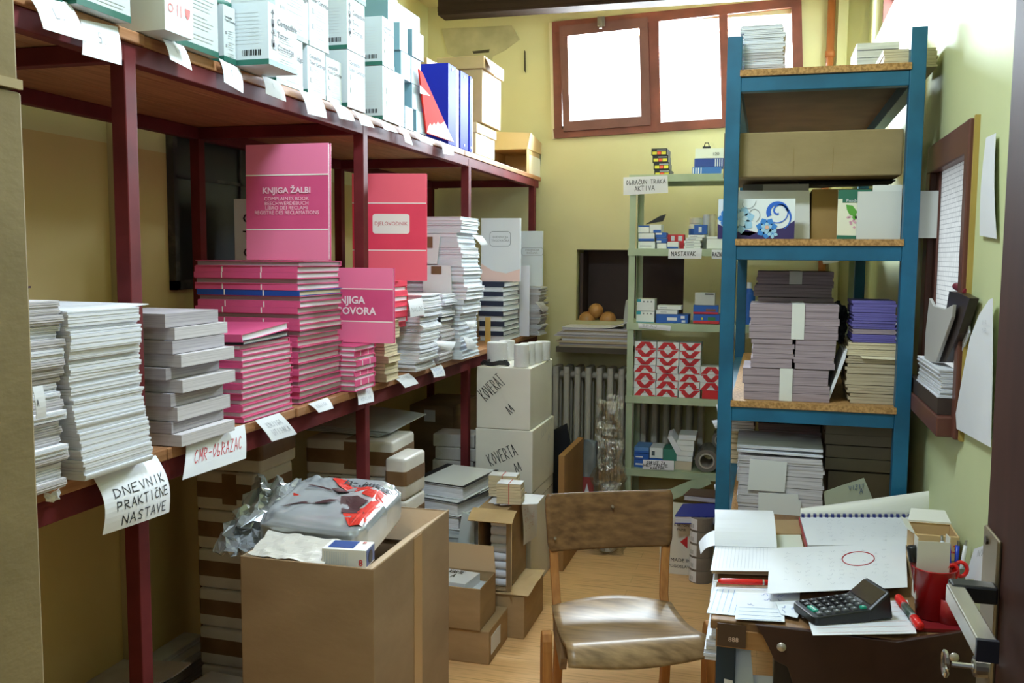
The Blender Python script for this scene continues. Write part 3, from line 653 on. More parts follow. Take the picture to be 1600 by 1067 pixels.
# ------------------------------------------------------------------ cartons on the upper boards
ZT = ZU + .001
def toner(label, Y0, Y1, X, z0, z1, depth=.26, text=1, band=True, side=None, front=None, icons=True, barcode=True, group='toner cartons on the upper shelf', name='toner_carton', red=False):
    t = thing(name, label, 'carton', (X, Y0, z0), 0, group)
    W, H_ = Y1 - Y0 - .002, z1 - z0 - .001
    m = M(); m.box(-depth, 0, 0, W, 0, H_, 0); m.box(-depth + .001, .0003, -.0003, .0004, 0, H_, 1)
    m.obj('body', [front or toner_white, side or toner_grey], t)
    if band: M().box(-depth, .0008, -.0008, W + .0008, .0002, .013).obj('base_band', toner_green, t)
    f = lambda s, q: (0, W * s, H_ * q)
    if text:
        m = M(); sz = W * .135
        if text == 1:
            m.text('Compatible', sz, f(.1, .80), (0, 1, 0), (0, 0, 1), 0, 'LEFT', .02); m.text('Toner Cartridge', sz, f(.1, .80 - 1.15 * sz / H_), (0, 1, 0), (0, 0, 1), 0, 'LEFT', .02)
        else:
            for k, b in enumerate(['Compatible', 'Toner', 'Cartridge']): m.text(b, sz * 1.1, f(.30, .74 - k * 1.6 * sz / H_), (0, 1, 0), (0, 0, 1), 0, 'LEFT', .02)
        m.obj('lettering', ink, t)
    if text or icons:
        m = M()
        for k, q in enumerate([.56, .52, .48, .44, .36, .32, .28, .24, .16, .12]):
            e = .92 - .22 * random.random(); m.quad((.0009, W * .36, H_ * q), (.0009, W * e, H_ * q), (.0009, W * e, H_ * (q + .012)), (.0009, W * .36, H_ * (q + .012)))
        m.obj('small_print', print_pale, t)
        m = M()
        for q in (.5, .27): M().box(0, .0009, W * .16, W * .27, H_ * q, H_ * q + W * .11).obj('icon', ink_grey, t)
    if icons and text == 2:
        m = M()
        for k, q in enumerate([.84, .68, .52, .36]):
            y = W * .15; z = H_ * q
            m.poly([(.0009, y - .008, z), (.0009, y + .008, z), (.0009, y, z + .012)] if k % 2 == 0 else [(.0009, y - .006, z - .008), (.0009, y + .006, z - .008), (.0009, y + .006, z + .01), (.0009, y - .006, z + .01)])
            m.quad((.0009, y - .002, z - .012), (.0009, y + .002, z - .012), (.0009, y + .002, z), (.0009, y - .002, z))
        m.obj('handling_icon', ink, t)
    if red:
        m = M()
        for k in range(6):
            y = W * (.2 + .3 * (k % 3)); z = H_ * (.22 if k < 3 else .5)
            if k in (1,): 
                for d in (-.006, .006): m.quad((.0009, y + d - .001, z - .012), (.0009, y + d + .001, z - .012), (.0009, y + d + .001, z + .012), (.0009, y + d - .001, z + .012))
            elif k == 2: m.poly([(.0009, y - .009, z + .01), (.0009, y - .007, z - .004), (.0009, y, z - .012), (.0009, y + .007, z - .004), (.0009, y + .009, z + .01)])
            elif k == 5: m.poly([(.0009, y - .014, z), (.0009, y + .014, z), (.0009, y, z + .011)]); m.quad((.0009, y - .001, z - .016), (.0009, y + .001, z - .016), (.0009, y + .001, z), (.0009, y - .001, z))
            else:
                for j in range(8):
                    a0, a1 = j * math.pi / 4, (j + 1) * math.pi / 4
                    m.quad(*[(.0009, y + r * math.cos(a), z + r * math.sin(a)) for r, a in ((.009, a0), (.009, a1), (.007, a1), (.007, a0))])
        m.obj('handling_icon', mat('red icon print', '#e2544e', .5), t)
    if barcode and depth > .1 and not red:
        m = M()
        for k in range(12): x = -.07 + .0042 * k; m.quad((x, -.0009, .022), (x + .0012 + .0012 * (k % 3), -.0009, .022), (x + .0012 + .0012 * (k % 3), -.0009, .036), (x, -.0009, .036))
        m.obj('barcode', ink, t)
        m = M()
        for k in range(9): m.quad((-.10, -.0009, .05 + .009 * k), (-.025, -.0009, .05 + .009 * k), (-.025, -.0009, .0512 + .009 * k), (-.10, -.0009, .0512 + .009 * k))
        m.obj('small_print', print_pale, t)
    return t
def shelf_px(u0, vb, u1, X=None):      # near bottom corner on the boards -> X, Y0, Y1
    p = AZ(u0, vb, ZT); X = p.x if X is None else X
    p = AX(u0, vb, X); return X, p.y, AX(u1, vb + .33 * (u1 - u0), X).y
X1, ya, yb = shelf_px(125, 5, 210)
toner('toner carton with green base above the 5. note on the upper shelf', ya, yb, -1.235, ZT, ZT + .17)
toner('toner carton with green base above the L. note at the upper left corner', ya - .19, ya - .012, -1.255, ZT, ZT + .17)
X2, ya, yb = shelf_px(258, 46, 303)
toner('plain white carton with red handling icons beside the dark red post', ya, yb, max(X2, -1.25), ZT, ZT + .22, text=0, band=False, icons=False, red=True, side=mat('white carton side', '#dfe0de', .5))
M_ = AX(342, 86, -1.25)
toner('toner carton just right of the one with red handling icons', yb + .012, AX(342, 86, -1.25).y, -1.25, ZT, ZT + .21)
y3a, y3b = AX(350, 90, -1.255).y, min(AX(386, 103, -1.255).y, AZ(420, 100, ZT).y - .003); z3 = AX(350, 6, -1.255).z
toner('toner carton standing left of the protruding big one, lower of two', y3a, y3b, -1.255, ZT, z3)
toner('toner carton standing left of the protruding big one, upper of two', y3a - .01, y3b, -1.265, z3 + .001, z3 + .17)
p4 = AZ(420, 100, ZT)
toner('big toner carton protruding from the front of the row, three-line print', p4.y, AX(465, 118, p4.x).y, p4.x, ZT, AX(420, 2, p4.x).z, text=2)
XL_ = -1.272
ys = [AX(u, 150, XL_).y for u in (432, 474, 481, 509, 510, 534)]
ys[0] = max(ys[0], AX(465, 118, p4.x).y + .003)
zl = AX(481, 70, XL_).z
toner('toner carton half hidden behind the protruding big one, lower row', ys[0], ys[1], XL_, ZT, zl)
toner('toner carton in the lower row, second right of the protruding big one', ys[2], ys[3], XL_, ZT, zl)
toner('narrow toner carton in the lower row beside the two-carton column', ys[4], ys[5], XL_, ZT, zl - .008)
toner('toner carton in the upper row right above the protruding big one', ys[0], AX(482, 63, XL_).y, XL_, zl + .001, zl + .19)
toner('toner carton in the upper row, second right of the protruding big one', AX(483, 62, XL_).y, AX(514, 77, XL_).y, XL_, zl + .001, zl + .19)
X6 = -1.262; y6, y6b = AX(543, 158, X6).y, AX(571, 172, X6).y; z6 = AX(541, 76, X6).z; z6t = AX(541, -8, X6).z
toner('tall toner carton in the first two-carton column, lower one', y6, y6b, X6, ZT, z6, text=1)
toner('tall toner carton in the first two-carton column, upper one', y6, y6b, X6, z6 + .001, z6t, text=2)
toner('toner carton on top of the first two-carton column', y6 + .02, y6b + .01, X6, z6t + .001, z6t + .15, text=0)
X7 = -1.262; y7, y7b = AX(598, 180, X7).y, AX(632, 193, X7).y; z7 = AX(598, 102, X7).z; z7t = AX(597, 24, X7).z
toner('wide toner carton in the second two-carton column, lower one', y7, y7b, X7, ZT, z7, text=0)
toner('toner carton in the second two-carton column, upper one', y7, AX(616, 108, X7).y, X7, z7 + .001, z7t, text=1)
# pale blue cartons
XB = -1.272
rows = [ZT, AX(650, 172, XB).z, AX(650, 133, XB).z, AX(650, 92, XB).z, AX(650, 50, XB).z]
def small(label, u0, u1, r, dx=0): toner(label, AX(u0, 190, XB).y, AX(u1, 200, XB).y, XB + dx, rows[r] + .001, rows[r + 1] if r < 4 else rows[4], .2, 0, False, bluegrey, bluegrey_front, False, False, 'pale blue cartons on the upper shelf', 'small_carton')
small('small pale blue carton beside the red leaflet, lowest row, nearer one', 633, 646, 0)
small('small pale blue carton beside the red leaflet, lowest row, touching the leaflet', 649, 665, 0, .004)
small('small pale blue carton in the second row, beside the dark gap', 644, 660, 1)
small('small pale blue carton in the third row, nearer one', 627, 642, 2); small('small pale blue carton in the third row, farther one', 643, 658, 2)
small('small pale blue carton in the fourth row, nearer one', 625, 637.5, 3); small('small pale blue carton in the fourth row, farther one', 642, 660, 3, .006)
small('small pale blue carton deep in the dark gap of the second row', 630, 641, 1, -.09)
a_ = AY(633, 12, 3.2); b_ = AY(570, 60, 3.2)
t = toner('large blue-grey carton with red brand print lying across the top', 3.2, 3.52, -1.355, rows[4] + .002, AX(633, 12, -1.355).z, .42, 0, False, bluegrey, bluegrey, False, False, 'pale blue cartons on the upper shelf', 'carton')
m = M(); m.text('Canon', .035, (-.19, -.0009, .085), (1, 0, 0), (0, 0, 1), 0, 'CENTER', .02); m.obj('lettering', mat('red brand print', '#c8525a', .5), t)
M().box(.0, .0009, .02, .09, .09, .12).obj('label', paper, t)
# red leaflet leaning, blue binders
XR_ = -1.258
P1, P2, P3, P4 = AX(709, 222, XR_), AX(660, 113, XR_), AX(655, 108, XR_), AX(667, 208, XR_)
t = thing('leaflet', 'red and white leaflet leaning against the blue ring binders', 'leaflet', (0, 0, 0))
M().prism([P1, P2, P3, P4], (-.006, 0, 0)).obj('sheet', mat('red leaflet print', '#d5342c', .8, spec=.05), t)
Q = lambda u, v: AX(u, v, XR_) + Vector((.0006, 0, 0))
tip = [Q(667, 207), Q(709, 222), Q(694, 190)] + [Q(690 - 3 * k, 191 + (3 if k % 2 else -2) + k * .6) for k in range(1, 8)]
m = M(); m.prism(tip, (-.0004, 0, 0)); m.obj('white_foot', mat('matt white print', '#efece8', .9, spec=.05), t)
m = M(); tri = [Q(657, 140), Q(672, 149), Q(657, 147)]; m.prism([Q(656, 133), Q(672, 150), Q(656, 146)], (-.0003, 0, 0)); m.obj('emblem', paper, t)
def binder(label, u0, u1, edge=None):
    X = -1.272; y0 = AX(u0, 232, X).y; y1 = AX(u1, 236, X).y
    t = thing('ring_binder', label, 'binder', (X, y0, ZT + .0), 0, 'blue ring binders'); W = y1 - y0 - .002; H_ = .322
    m = M(); m.box(-.27, 0, 0, .003, 0, H_); m.box(-.27, 0, W - .003, W, 0, H_); m.box(-.003, .0005, 0, W, 0, H_); m.obj('cover', binder_blue, t, bevel=.0015)
    M().box(-.262, -.006, .004, W - .004, .004, H_ - .01).obj('papers', edge_white, t)
    m = M()
    for z in (.018, H_ - .018): m.tube([(-.001, W * .5, z), (.002, W * .5, z)], .005, seg=10)
    m.obj('rivet', steel, t)
    if edge: M().box(-.26, -.004, W + .0005, W + edge, 0, H_ - .004).obj('divider', binder_edge, t)
binder('thick blue ring binder nearest to the red leaflet', 700, 713, .045)
binder('blue ring binder in the middle of the three', 719, 731.5, .006)
binder('thin blue ring binder beside the lidded cardboard box', 733.5, 737.5, .022)
tag(M().box(-1.42, -1.24, AX(712, 240, -1.26).y + .11, AX(740, 250, -1.26).y + .25, ZT, ZT + .001).obj('board', plank_wood), 'thin board strip under the end of the blue binders', 'board') if False else None

def carton(name, label, x0, x1, y0, y1, z0, z1, m_=card, seam='X', flaps=None, group=None, tape=True, rotz=0.):
    t = thing(name, label, 'box', ((x0 + x1) / 2, (y0 + y1) / 2, z0), rotz, group); a, b, h = (x1 - x0) / 2, (y1 - y0) / 2, z1 - z0
    M().box(-a, a, -b, b, 0, h).obj('body', m_, t, bevel=.004)
    if tape:
        m = M()
        if seam == 'X': m.box(-a - .0006, a + .0006, -.024, .024, h - .05, h + .0006)
        else: m.box(-.024, .024, -b - .0006, b + .0006, h - .05, h + .0006)
        m.obj('tape', tape_brown, t)
    return t
def open_carton(name, label, x0, x1, y0, y1, z0, z1, m_=card, flaps=(), rotz=0., group=None, inner=card_in, cat='box'):
    """an open box; flaps: (side, length, angle outward in degrees from upright)"""
    t = thing(name, label, cat, ((x0 + x1) / 2, (y0 + y1) / 2, z0), rotz, group); a, b, h = (x1 - x0) / 2, (y1 - y0) / 2, z1 - z0; k = .004
    m = M(); m.box(-a, a, -b, -b + k, 0, h); m.box(-a, a, b - k, b, 0, h); m.box(-a, -a + k, -b + k, b - k, 0, h); m.box(a - k, a, -b + k, b - k, 0, h); m.box(-a + k, a - k, -b + k, b - k, 0, k)
    m.obj('body', m_, t, bevel=.0015)
    for side, ln, ang in flaps:
        s_, c_ = math.sin(math.radians(ang)) * ln, math.cos(math.radians(ang)) * ln
        if side == '-Y': p = [(-a, -b, h), (a, -b, h), (a - .01, -b - s_, h + c_), (-a + .01, -b - s_, h + c_)]; n = (0, .004, 0)
        if side == '+Y': p = [(a, b, h), (-a, b, h), (-a + .01, b + s_, h + c_), (a - .01, b + s_, h + c_)]; n = (0, -.004, 0)
        if side == '-X': p = [(-a, b, h), (-a, -b, h), (-a - s_, -b + .01, h + c_), (-a - s_, b - .01, h + c_)]; n = (.004, 0, 0)
        if side == '+X': p = [(a, -b, h), (a, b, h), (a + s_, b - .01, h + c_), (a + s_, -b + .01, h + c_)]; n = (-.004, 0, 0)
        if abs(s_) > abs(c_): n = (0, 0, .004)
        M().prism(p, n).obj('flap', inner, t)
    return t
# cardboard boxes at the far end of the upper boards
y = AX(740, 250, -1.275).y + .03
k3 = AX(773, 250, -1.275).y; zk3 = AX(742, 190, -1.275).z
t = thing('archive_box', 'lidded pale cardboard box with white label at end of upper shelf', 'box', (-1.275, y, ZT)); W = k3 - y
M().box(-.24, 0, 0, W, 0, zk3 - ZT - .01).obj('body', card_pale, t, bevel=.003)
M().box(-.246, .006, -.006, W + .006, zk3 - ZT - .045, zk3 - ZT).obj('lid', mat('pale cardboard lid', '#d8bd90', .75), t, bevel=.003)
M().box(0, .0012, W * .24, W * .6, .07, .135).obj('label', paper, t)
a_, c_ = AY(700, 112, 4.02), AY(753, 180, 4.02)
t = thing('archive_box', 'cardboard box with loose raised lid stacked on the lidded pale box', 'box', (c_.x, 4.02, zk3 + .002)); h = AY(752, 108, 4.02).z - zk3
M().box(-.20, 0, 0, .3, 0, h).obj('body', card_pale, t, bevel=.003)
M().box(-.21, .012, -.012, .31, h, h + .055).obj('lid', card_pale, t, bevel=.003)
M().prism([(.012, 0, h + .05), (.05, .02, h - .03), (.055, .14, h - .03), (.012, .14, h + .05)], (0, 0, .003)).obj('flap', card, t)
a_ = AY(684, 88, 4.1)
carton('carton', 'tan cardboard box behind the blue ring binders', -1.86, min(a_.x, -1.545), 4.1, 4.4, ZT, a_.z, card_pale)
# open box lying at the very end
p = AZ(828, 272, ZT); q = AY(772, 240, p.y); zt = AY(828, 240, p.y).z; p.y = min(p.y, 4.95)
t = thing('open_box', 'open cardboard box with hanging flap at the far end of the upper shelf', 'box', (p.x, p.y, ZT)); wd = p.x - q.x; h = zt - ZT + .02; dp = min(.45, 5.235 - p.y); k = .004
m = M(); m.box(-wd, 0, 0, dp, 0, k); m.box(-wd, 0, 0, dp, h - k, h); m.box(-wd, -wd + k, 0, dp, k, h - k); m.box(-k, 0, 0, dp, k, h - k); m.box(-wd, 0, dp - k, dp, k, h - k); m.obj('body', card_pale, t)
f0 = AY(774, 206, p.y + .1); f1 = AY(828, 207, p.y + .1)
o = Vector((p.x, p.y, ZT))
M().prism([Vector((-wd, 0, h)), Vector((0, 0, h)), f1 - o, f0 - o], (0, .004, 0)).obj('flap', mat('pale flap', '#dabf92', .75), t)
g1 = AX(849, 232, p.x + .02); g2 = AX(850, 240, p.x + .02)
M().prism([Vector((.002, 0, h)), f1 - o + Vector((.004, 0, 0)), AX(848, 226, p.x + .01) - o, AX(850, 243, p.x + .01) - o], (-.004, 0, 0)).obj('flap', card_pale, t)
m = M(); m.box(0, .0015, .05, .4, .0, h * .8); m.box(0, .004, .3, .34, h * .5, h * 1.25); m.obj('tape', mat('white tape', '#ece6da', .35), t)

# ------------------------------------------------------------------ paper notes hanging over the board edges
def hang(name, label, TL, TR, BR, BL, zt, lines=(), th=.0014, inkm=None, group=None, col=None, out=.006, back=.02, lift=.002, roll=0., curl=.003, res=(5, 8)):
    """pixels of a paper's corners; its top edge lies on the boards, the rest hangs in front"""
    tl, tr = AX(*TL, RX + .014), AX(*TR, RX + .014)
    br, bl_ = AX(*BR, RX + .014 + out), AX(*BL, RX + .014 + out)
    return note(name, label, 'paper note', (tl, tr, br, bl_), lines, th, col, curl, roll, inkm, group, res)
GU = 'paper notes along the upper shelf'
up = [((45, -6), (108, 4), (135, 65), (68, 45), 'L.', 'big paper note marked L. at the upper left corner', .04),
      ((125, 30), (183, 42), (190, 102), (128, 85), '5.', 'big paper note marked 5. beside the front dark red post', .025),
      ((250, 55), (284, 68), (300, 110), (266, 93), '16', 'curled paper note under the carton with red handling icons', .03),
      ((342, 91), (374, 107), (380, 146), (350, 128), '1', 'square paper note under the two stacked toner cartons', .012),
      ((408, 117), (436, 128), (447, 159), (415, 146), '1', 'paper note under the protruding big toner carton', .015),
      ((467, 140), (500, 151), (511, 185), (481, 178), '2', 'paper note under the toner carton half hidden in the lower row', .012),
      ((514, 157), (541, 168), (555, 190), (530, 185), '', 'paper note under the narrow toner carton', .012),
      ((549, 171), (571, 181), (585, 200), (564, 195), '', 'paper note under the first two-carton column', .012),
      ((587, 184), (608, 193), (622, 208), (600, 202), '', 'paper note under the second two-carton column, nearer one', .012),
      ((622, 195), (634, 202), (645, 227), (633, 222), '', 'narrow paper note under the second two-carton column, farther one', .012),
      ((644, 203), (658, 210), (677, 228), (656, 220), '', 'paper note under the small pale blue cartons', .012),
      ((687, 220), (705, 228), (709, 243), (692, 240), '', 'paper note just below the white foot of the red leaflet', .008)]
for TL, TR, BR, BL, tx, lb, out in up:
    hang('paper_note', lb, TL, TR, BR, BL, ZU, [(tx, .38, .3, .12 * len(tx) + .04, .3, 0)] if tx else (), .0016, ink_pale if tx in ('16', '1', '2') else ink_grey, GU, out=out, curl=.004)
GM = 'paper notes along the middle shelf'
hang('paper_note', 'large white note reading DNEVNIK PRAKTIČNE NASTAVE curling down from the shelf', (146, 747), (243, 711), (264, 800), (160, 836), ZM,
     [('DNEVNIK', .12, .30, .82, .15, 0), ('PRAKTIČNE', .13, .53, .83, .15, 0), ('NASTAVE', .2, .78, .72, .15, 0)], .0022, ink, None, out=.03, roll=.012, curl=.016, res=(10, 12))
hang('paper_note', 'white note reading CMR-OBRAZAC in red ink under the grey form blocks', (291, 689), (382, 663), (384, 716), (285, 750), ZM, [('CMR-ObRAZAC', .12, .32, .8, .34, 1)], .002, ink_red, None, out=.02, res=(10, 8))
mid = [((398, 657), (436, 645), (464, 678), (425, 690), [('KNJIGA', .2, .22, .6, .22, 0), ('UTISAKA', .2, .55, .7, .24, 0)], 'square note reading KNJIGA UTISAKA below the low pink pile', ink_pale),
       ((481, 631), (511, 621), (521, 638), (498, 645), [('KNJIGA', .15, .3, .6, .3, 0)], 'small note below the tallest pink pile', ink_pale),
       ((556, 611), (580, 605), (584, 627), (560, 633), [('KNJIGA', .15, .2, .7, .22, 0), ('REKLAM', .15, .55, .7, .22, 0)], 'small note below the KNJIGA PRIGOVORA pile', ink_pale),
       ((615, 590), (638, 583), (654, 599), (633, 606), [('CEKOVI', .15, .15, .6, .25, 0)], 'small note below the cream books', ink_pale),
       ((672, 576), (689, 569), (696, 587), (678, 590), [('RADNI', .15, .2, .7, .22, 0), ('LIST', .25, .55, .6, .22, 0)], 'small note below the white paper pads', ink_blue)]
for TL, TR, BR, BL, ln, lb, im in mid: hang('paper_note', lb, TL, TR, BR, BL, ZM, ln, .0011, im, GM, out=.018)
def fl(name, label, Y, X, pts, lines=(), im=None, dz=0):       # a note stuck out of a pile, on the plane x = X
    return note(name, label, 'paper note', [AX(u, v, X) for u, v in pts], lines, .001, None, .003, 0, im or ink_grey, 'paper notes tucked into the piles', (4, 6))
fl('paper_note', 'white note tucked near the top of the white paper pads', 0, -1.196, [(637, 469), (659, 465), (663, 492), (641, 496)], [('NALOG', .1, .45, .8, .25, 0)], ink)
fl('paper_note', 'white note folded over below the black backed notebook', 0, -1.188, [(676, 532), (712, 534), (704, 549), (690, 544)])
fl('paper_note', 'white note hanging in front of the short white pads', 0, -1.20, [(722, 524), (738, 530), (744, 545), (730, 546)], [('1', .4, .3, .1, .3, 0)], ink_blue)
fl('paper_note', 'white pointed note below the lower white card folder', 0, -1.20, [(726, 502), (744, 502), (737, 515), (733, 513)])
fl('paper_note', 'white note near the top of the tallest white pile', 0, -1.19, [(737, 367), (752, 368), (762, 382), (751, 383)])
fl('paper_note', 'small note on the last notebook pile by the back wall', 0, -1.168, [(836, 472), (848, 471), (857, 485), (848, 488)], [('B', .2, .2, .4, .4, 0)], ink_grey)
fl('paper_note', 'white note pinned on the leftmost notebook pile', 0, -1.2, [(50, 604), (66, 602), (72, 651), (56, 655)], [('A', .1, .4, .2, .2, 0)], ink)
# ------------------------------------------------------------------ under the rack
def parcel(label, x0, x1, y0, y1, z0, z1, group, tape_dir='both', off=0.):
    t = thing('parcel', label, 'parcel', ((x0 + x1) / 2, (y0 + y1) / 2, z0), random.uniform(-.03, .03), group); a, b, h = (x1 - x0) / 2, (y1 - y0) / 2, z1 - z0
    bm = M().box(-a, a, -b, b, 0, h); o = bm.obj('wrapping', pack_white, t, smooth=True); bv = o.modifiers.new('edge', 'BEVEL'); bv.width = min(.012, h * .3); bv.segments = 4
    m = M(); e = .0015; zc = h * .52; w_ = .026
    n = 12
    def ring(e_):          # tape band round the four sides with rounded corners
        r = .0125; pts = []
        for cx_, cy_, a0 in [(a - r, -b + r, -90), (a - r, b - r, 0), (-a + r, b - r, 90), (-a + r, -b + r, 180)]:
            for k in range(5): an = math.radians(a0 + 22.5 * k); pts.append((cx_ + (r + e_) * math.cos(an), cy_ + (r + e_) * math.sin(an)))
        return pts
    P = ring(e); Q = ring(-.001)
    for i in range(len(P)):
        j = (i + 1) % len(P)
        m.hexa([(*P[i], zc - w_), (*P[j], zc - w_), (*Q[j], zc - w_), (*Q[i], zc - w_)], [(*P[i], zc + w_), (*P[j], zc + w_), (*Q[j], zc + w_), (*Q[i], zc + w_)])
    if tape_dir == 'both': m.box(-a * .3 - .026 + off, -a * .3 + .026 + off, -b - .0022, -b + .001, h * .18, h * .95); m.box(-a * .3 - .026 + off, -a * .3 + .026 + off, -b + .01, b - .01, h - .001, h + .0012)
    m.obj('tape', tape_brown, t); return t
g = 'wrapped parcels under the rack'
n = 7; hh = .93 / n
for i in range(n): parcel('white parcel with brown tape, %s in the dark stack behind the big open carton' % pos(i, n), -1.80, -1.57 + random.uniform(-.012, .012), 2.62, 2.86, i * hh, (i + 1) * hh - .002, g, 'both' if i == 5 else 'x', .05)
n = 6; hh = .818 / n
for i in range(n): parcel('white parcel with brown tape, %s in the wide stack behind the post' % pos(i, n), -1.67 , -1.325 + random.uniform(-.008, .008), 3.13, 3.37, i * hh, (i + 1) * hh - .002, g, 'both', .06 * (i % 2))
zt = AX(634, 717, -1.235).z; n = 5
for i in range(n): parcel('small white parcel with brown tape, %s in the narrow stack beside the wide one' % pos(i, n), -1.315, -1.235, AX(634, 717, -1.235).y, AX(664, 708, -1.235).y, i * zt / n, (i + 1) * zt / n - .002, g, 'x')
zz = .822
for k in range(4):
    pts = [AZ(u + 6 * k, v - 2 * k, zz + .004 * k) for u, v in [(478, 672), (555, 640), (648, 653), (592, 682)]]
    tag(M().sheet(bil(*pts, curl=.003), 4, 4, .002).obj('paper_sheet', paper_blue), 'lilac white loose sheet lying on the wide parcel stack', 'paper', 'loose sheets on the parcels')
# brown box with a small label in the shadow, and the white reams beside it
a_, c_ = AY(640, 632, 4.2), AY(708, 745, 4.2)
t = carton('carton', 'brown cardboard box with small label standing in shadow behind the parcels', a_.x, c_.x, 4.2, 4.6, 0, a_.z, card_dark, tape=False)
q0, q1 = AY(663, 640, 4.2), AY(680, 659, 4.2)
M().box(q0.x - (a_.x + c_.x) / 2, q1.x - (a_.x + c_.x) / 2, -.2015, -.2, q1.z, q0.z).obj('label', paper_blue, t)
zr = AY(690, 745, 3.95).z
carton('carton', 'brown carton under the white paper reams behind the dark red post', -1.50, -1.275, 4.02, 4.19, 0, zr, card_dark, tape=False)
for i in range(3):
    t = thing('paper_ream', 'white wrapped paper ream, %s of three behind the dark red post' % pos(i, 3), 'paper ream', (-1.39 + .012 * (i % 2), 4.10, zr + .001 + i * .062), .04 * (i - 1), 'white paper reams')
    M().box(-.10, .10, -.075, .075, 0, .06).obj('wrapping', pack_white, t, bevel=.005)
    m = M()
    for s in (-1, 1): m.prism([(s * .098, -.0755, .004), (s * .098, -.0755, .056), (s * .06, -.0755, .03)], (0, -.0006, 0))
    m.obj('folded_end', mat('folded paper end', '#cfc9be', .5), t)
# ring binders and trays in front of the white boxes
def flat_binder(label, loc, rz, tilt=0.):
    t = thing('lever_binder', label, 'binder', loc, rz, 'white and black lever binders'); t.rotation_euler = (tilt, .0, rz)
    m = M(); m.box(-.13, .13, 0, .29, 0, .003); m.box(-.13, .13, 0, .29, .05, .053); m.obj('cover', mat('white binder cover', '#e2e5e8', .35), t, bevel=.001)
    M().box(-.133, -.127, 0, .29, 0, .053).obj('spine', blackm, t)
    m = M(); m.box(-.131, .131, -.0005, .012, .0532, .0542); m.box(-.131, -.10, .0, .29, .0532, .0542); m.box(.115, .131, 0, .29, .0532, .0542); m.obj('edge_trim', blackm, t)
    M().box(-.115, .12, .006, .28, .004, .046).obj('papers', edge_white, t)
t = thing('storage_box', 'grey plastic tray stack under the white lever binders', 'tray', (-1.265, 3.47, 0)); 
M().box(-.10, .10, 0, .28, 0, .40).obj('body', mat('grey translucent plastic', '#aeb6ba', .3), t, bevel=.006)
m = M()
for z in (.12, .24, .37): m.box(-.103, .103, -.004, .283, z, z + .012)
m.obj('rim', mat('pale grey plastic rim', '#ccd3d6', .3), t)
flat_binder('white lever binder lying lowest, black edge towards the open carton', (-1.295, 3.48, .402), -.12); flat_binder('white lever binder in the middle of the leaning binders', (-1.295, 3.50, .457), -.3, .03); flat_binder('white lever binder lying topmost of the leaning binders', (-1.29, 3.54, .514), -.22, .05)
pts = [AY(u, v, 3.44) for u, v in [(722, 800), (740, 806), (742, 862), (715, 850)]]
tag(M().prism(pts, (0, .012, 0)).obj('tray_lid', mat('pale blue grey plastic', '#c3ced2', .3)), 'pale blue-grey plastic lid leaning beside the carton of rolls', 'lid')
# ------------------------------------------------------------------ stacked white boxes with KOVERTA written on them
seams = [0, AY(742, 765, 3.9).z, AY(742, 668, 3.9).z, AY(742, 572, 3.9).z]
kx0, kx1 = AY(742, 600, 3.9).x, AY(829, 600, 3.9).x
cw = mat('off-white carton', '#e2dfd5', .6, col2='#d9d6ca', scale=3)
KB = []
for i, lb in enumerate(['white box lowest in the stack, behind the carton of rolls', 'white box in the middle of the stack, reading KOVERTA A4', 'white box on top of the stack, reading KOVERAT A4']):
    z0, z1 = seams[i], seams[i + 1]
    t = thing('white_box', lb, 'box', (kx0, 3.9, z0 + (.001 if i else 0)), 0, 'stacked white boxes'); W = kx1 - kx0 + (.012 if i == 1 else .0) ; h = z1 - z0 - .002; D = .42
    if i == 0: W += .01
    M().box(.004 * i, W, 0, D, 0, h).obj('body', cw, t, bevel=.003); M().box(.004 * i - .0005, W + .001, -.001, D + .001, h - .05, h - .0475).obj('lid_seam', mat('shadow gap', '#8e897a', .8), t) if i == 0 else None
    KB.append((t, W, h, D))
def write_on(t, o, r, u, lines, th, m_=None):
    o, r, u = Vector(o), Vector(r), Vector(u)
    m = M(); strokes(lambda s, q: o + r * s - u * q, lines, th, m); m.obj('handwriting', m_ or ink, t)
t, W, h, D = KB[2]; an = .75
write_on(t, (W * .16, -.0005, h * .48), (W * .8 * math.cos(an), 0, W * .8 * math.sin(an)), (-.14 * math.sin(an), 0, .14 * math.cos(an)), [('KOVERAT', .0, -.3, .62, .42, 0)], .003)
write_on(t, (W * .48, -.0005, h * .4), (W * .5 * math.cos(an), 0, W * .5 * math.sin(an)), (-.14 * math.sin(an), 0, .14 * math.cos(an)), [('A4', .0, .15, .26, .3, 0)], .003)
t, W, h, D = KB[1]; an = .45
write_on(t, (W * .22, -.0005, h * .52), (W * .8 * math.cos(an), 0, W * .8 * math.sin(an)), (-.14 * math.sin(an), 0, .14 * math.cos(an)), [('KOVERTA', .0, -.1, .66, .38, 0)], .003)
write_on(t, (W * .62, -.0005, h * .52), (W * .5 * math.cos(an), 0, W * .5 * math.sin(an)), (-.14 * math.sin(an), 0, .14 * math.cos(an)), [('A4', .0, .15, .26, .3, 0)], .003)
write_on(t, (W + .0005, .1, h * .85), (0, .3, .06), (0, 0, .12), [('KOVERTA', .2, -.1, .7, .4, 0), ('A4', .6, .55, .2, .3, 0)], .002, ink_pale)
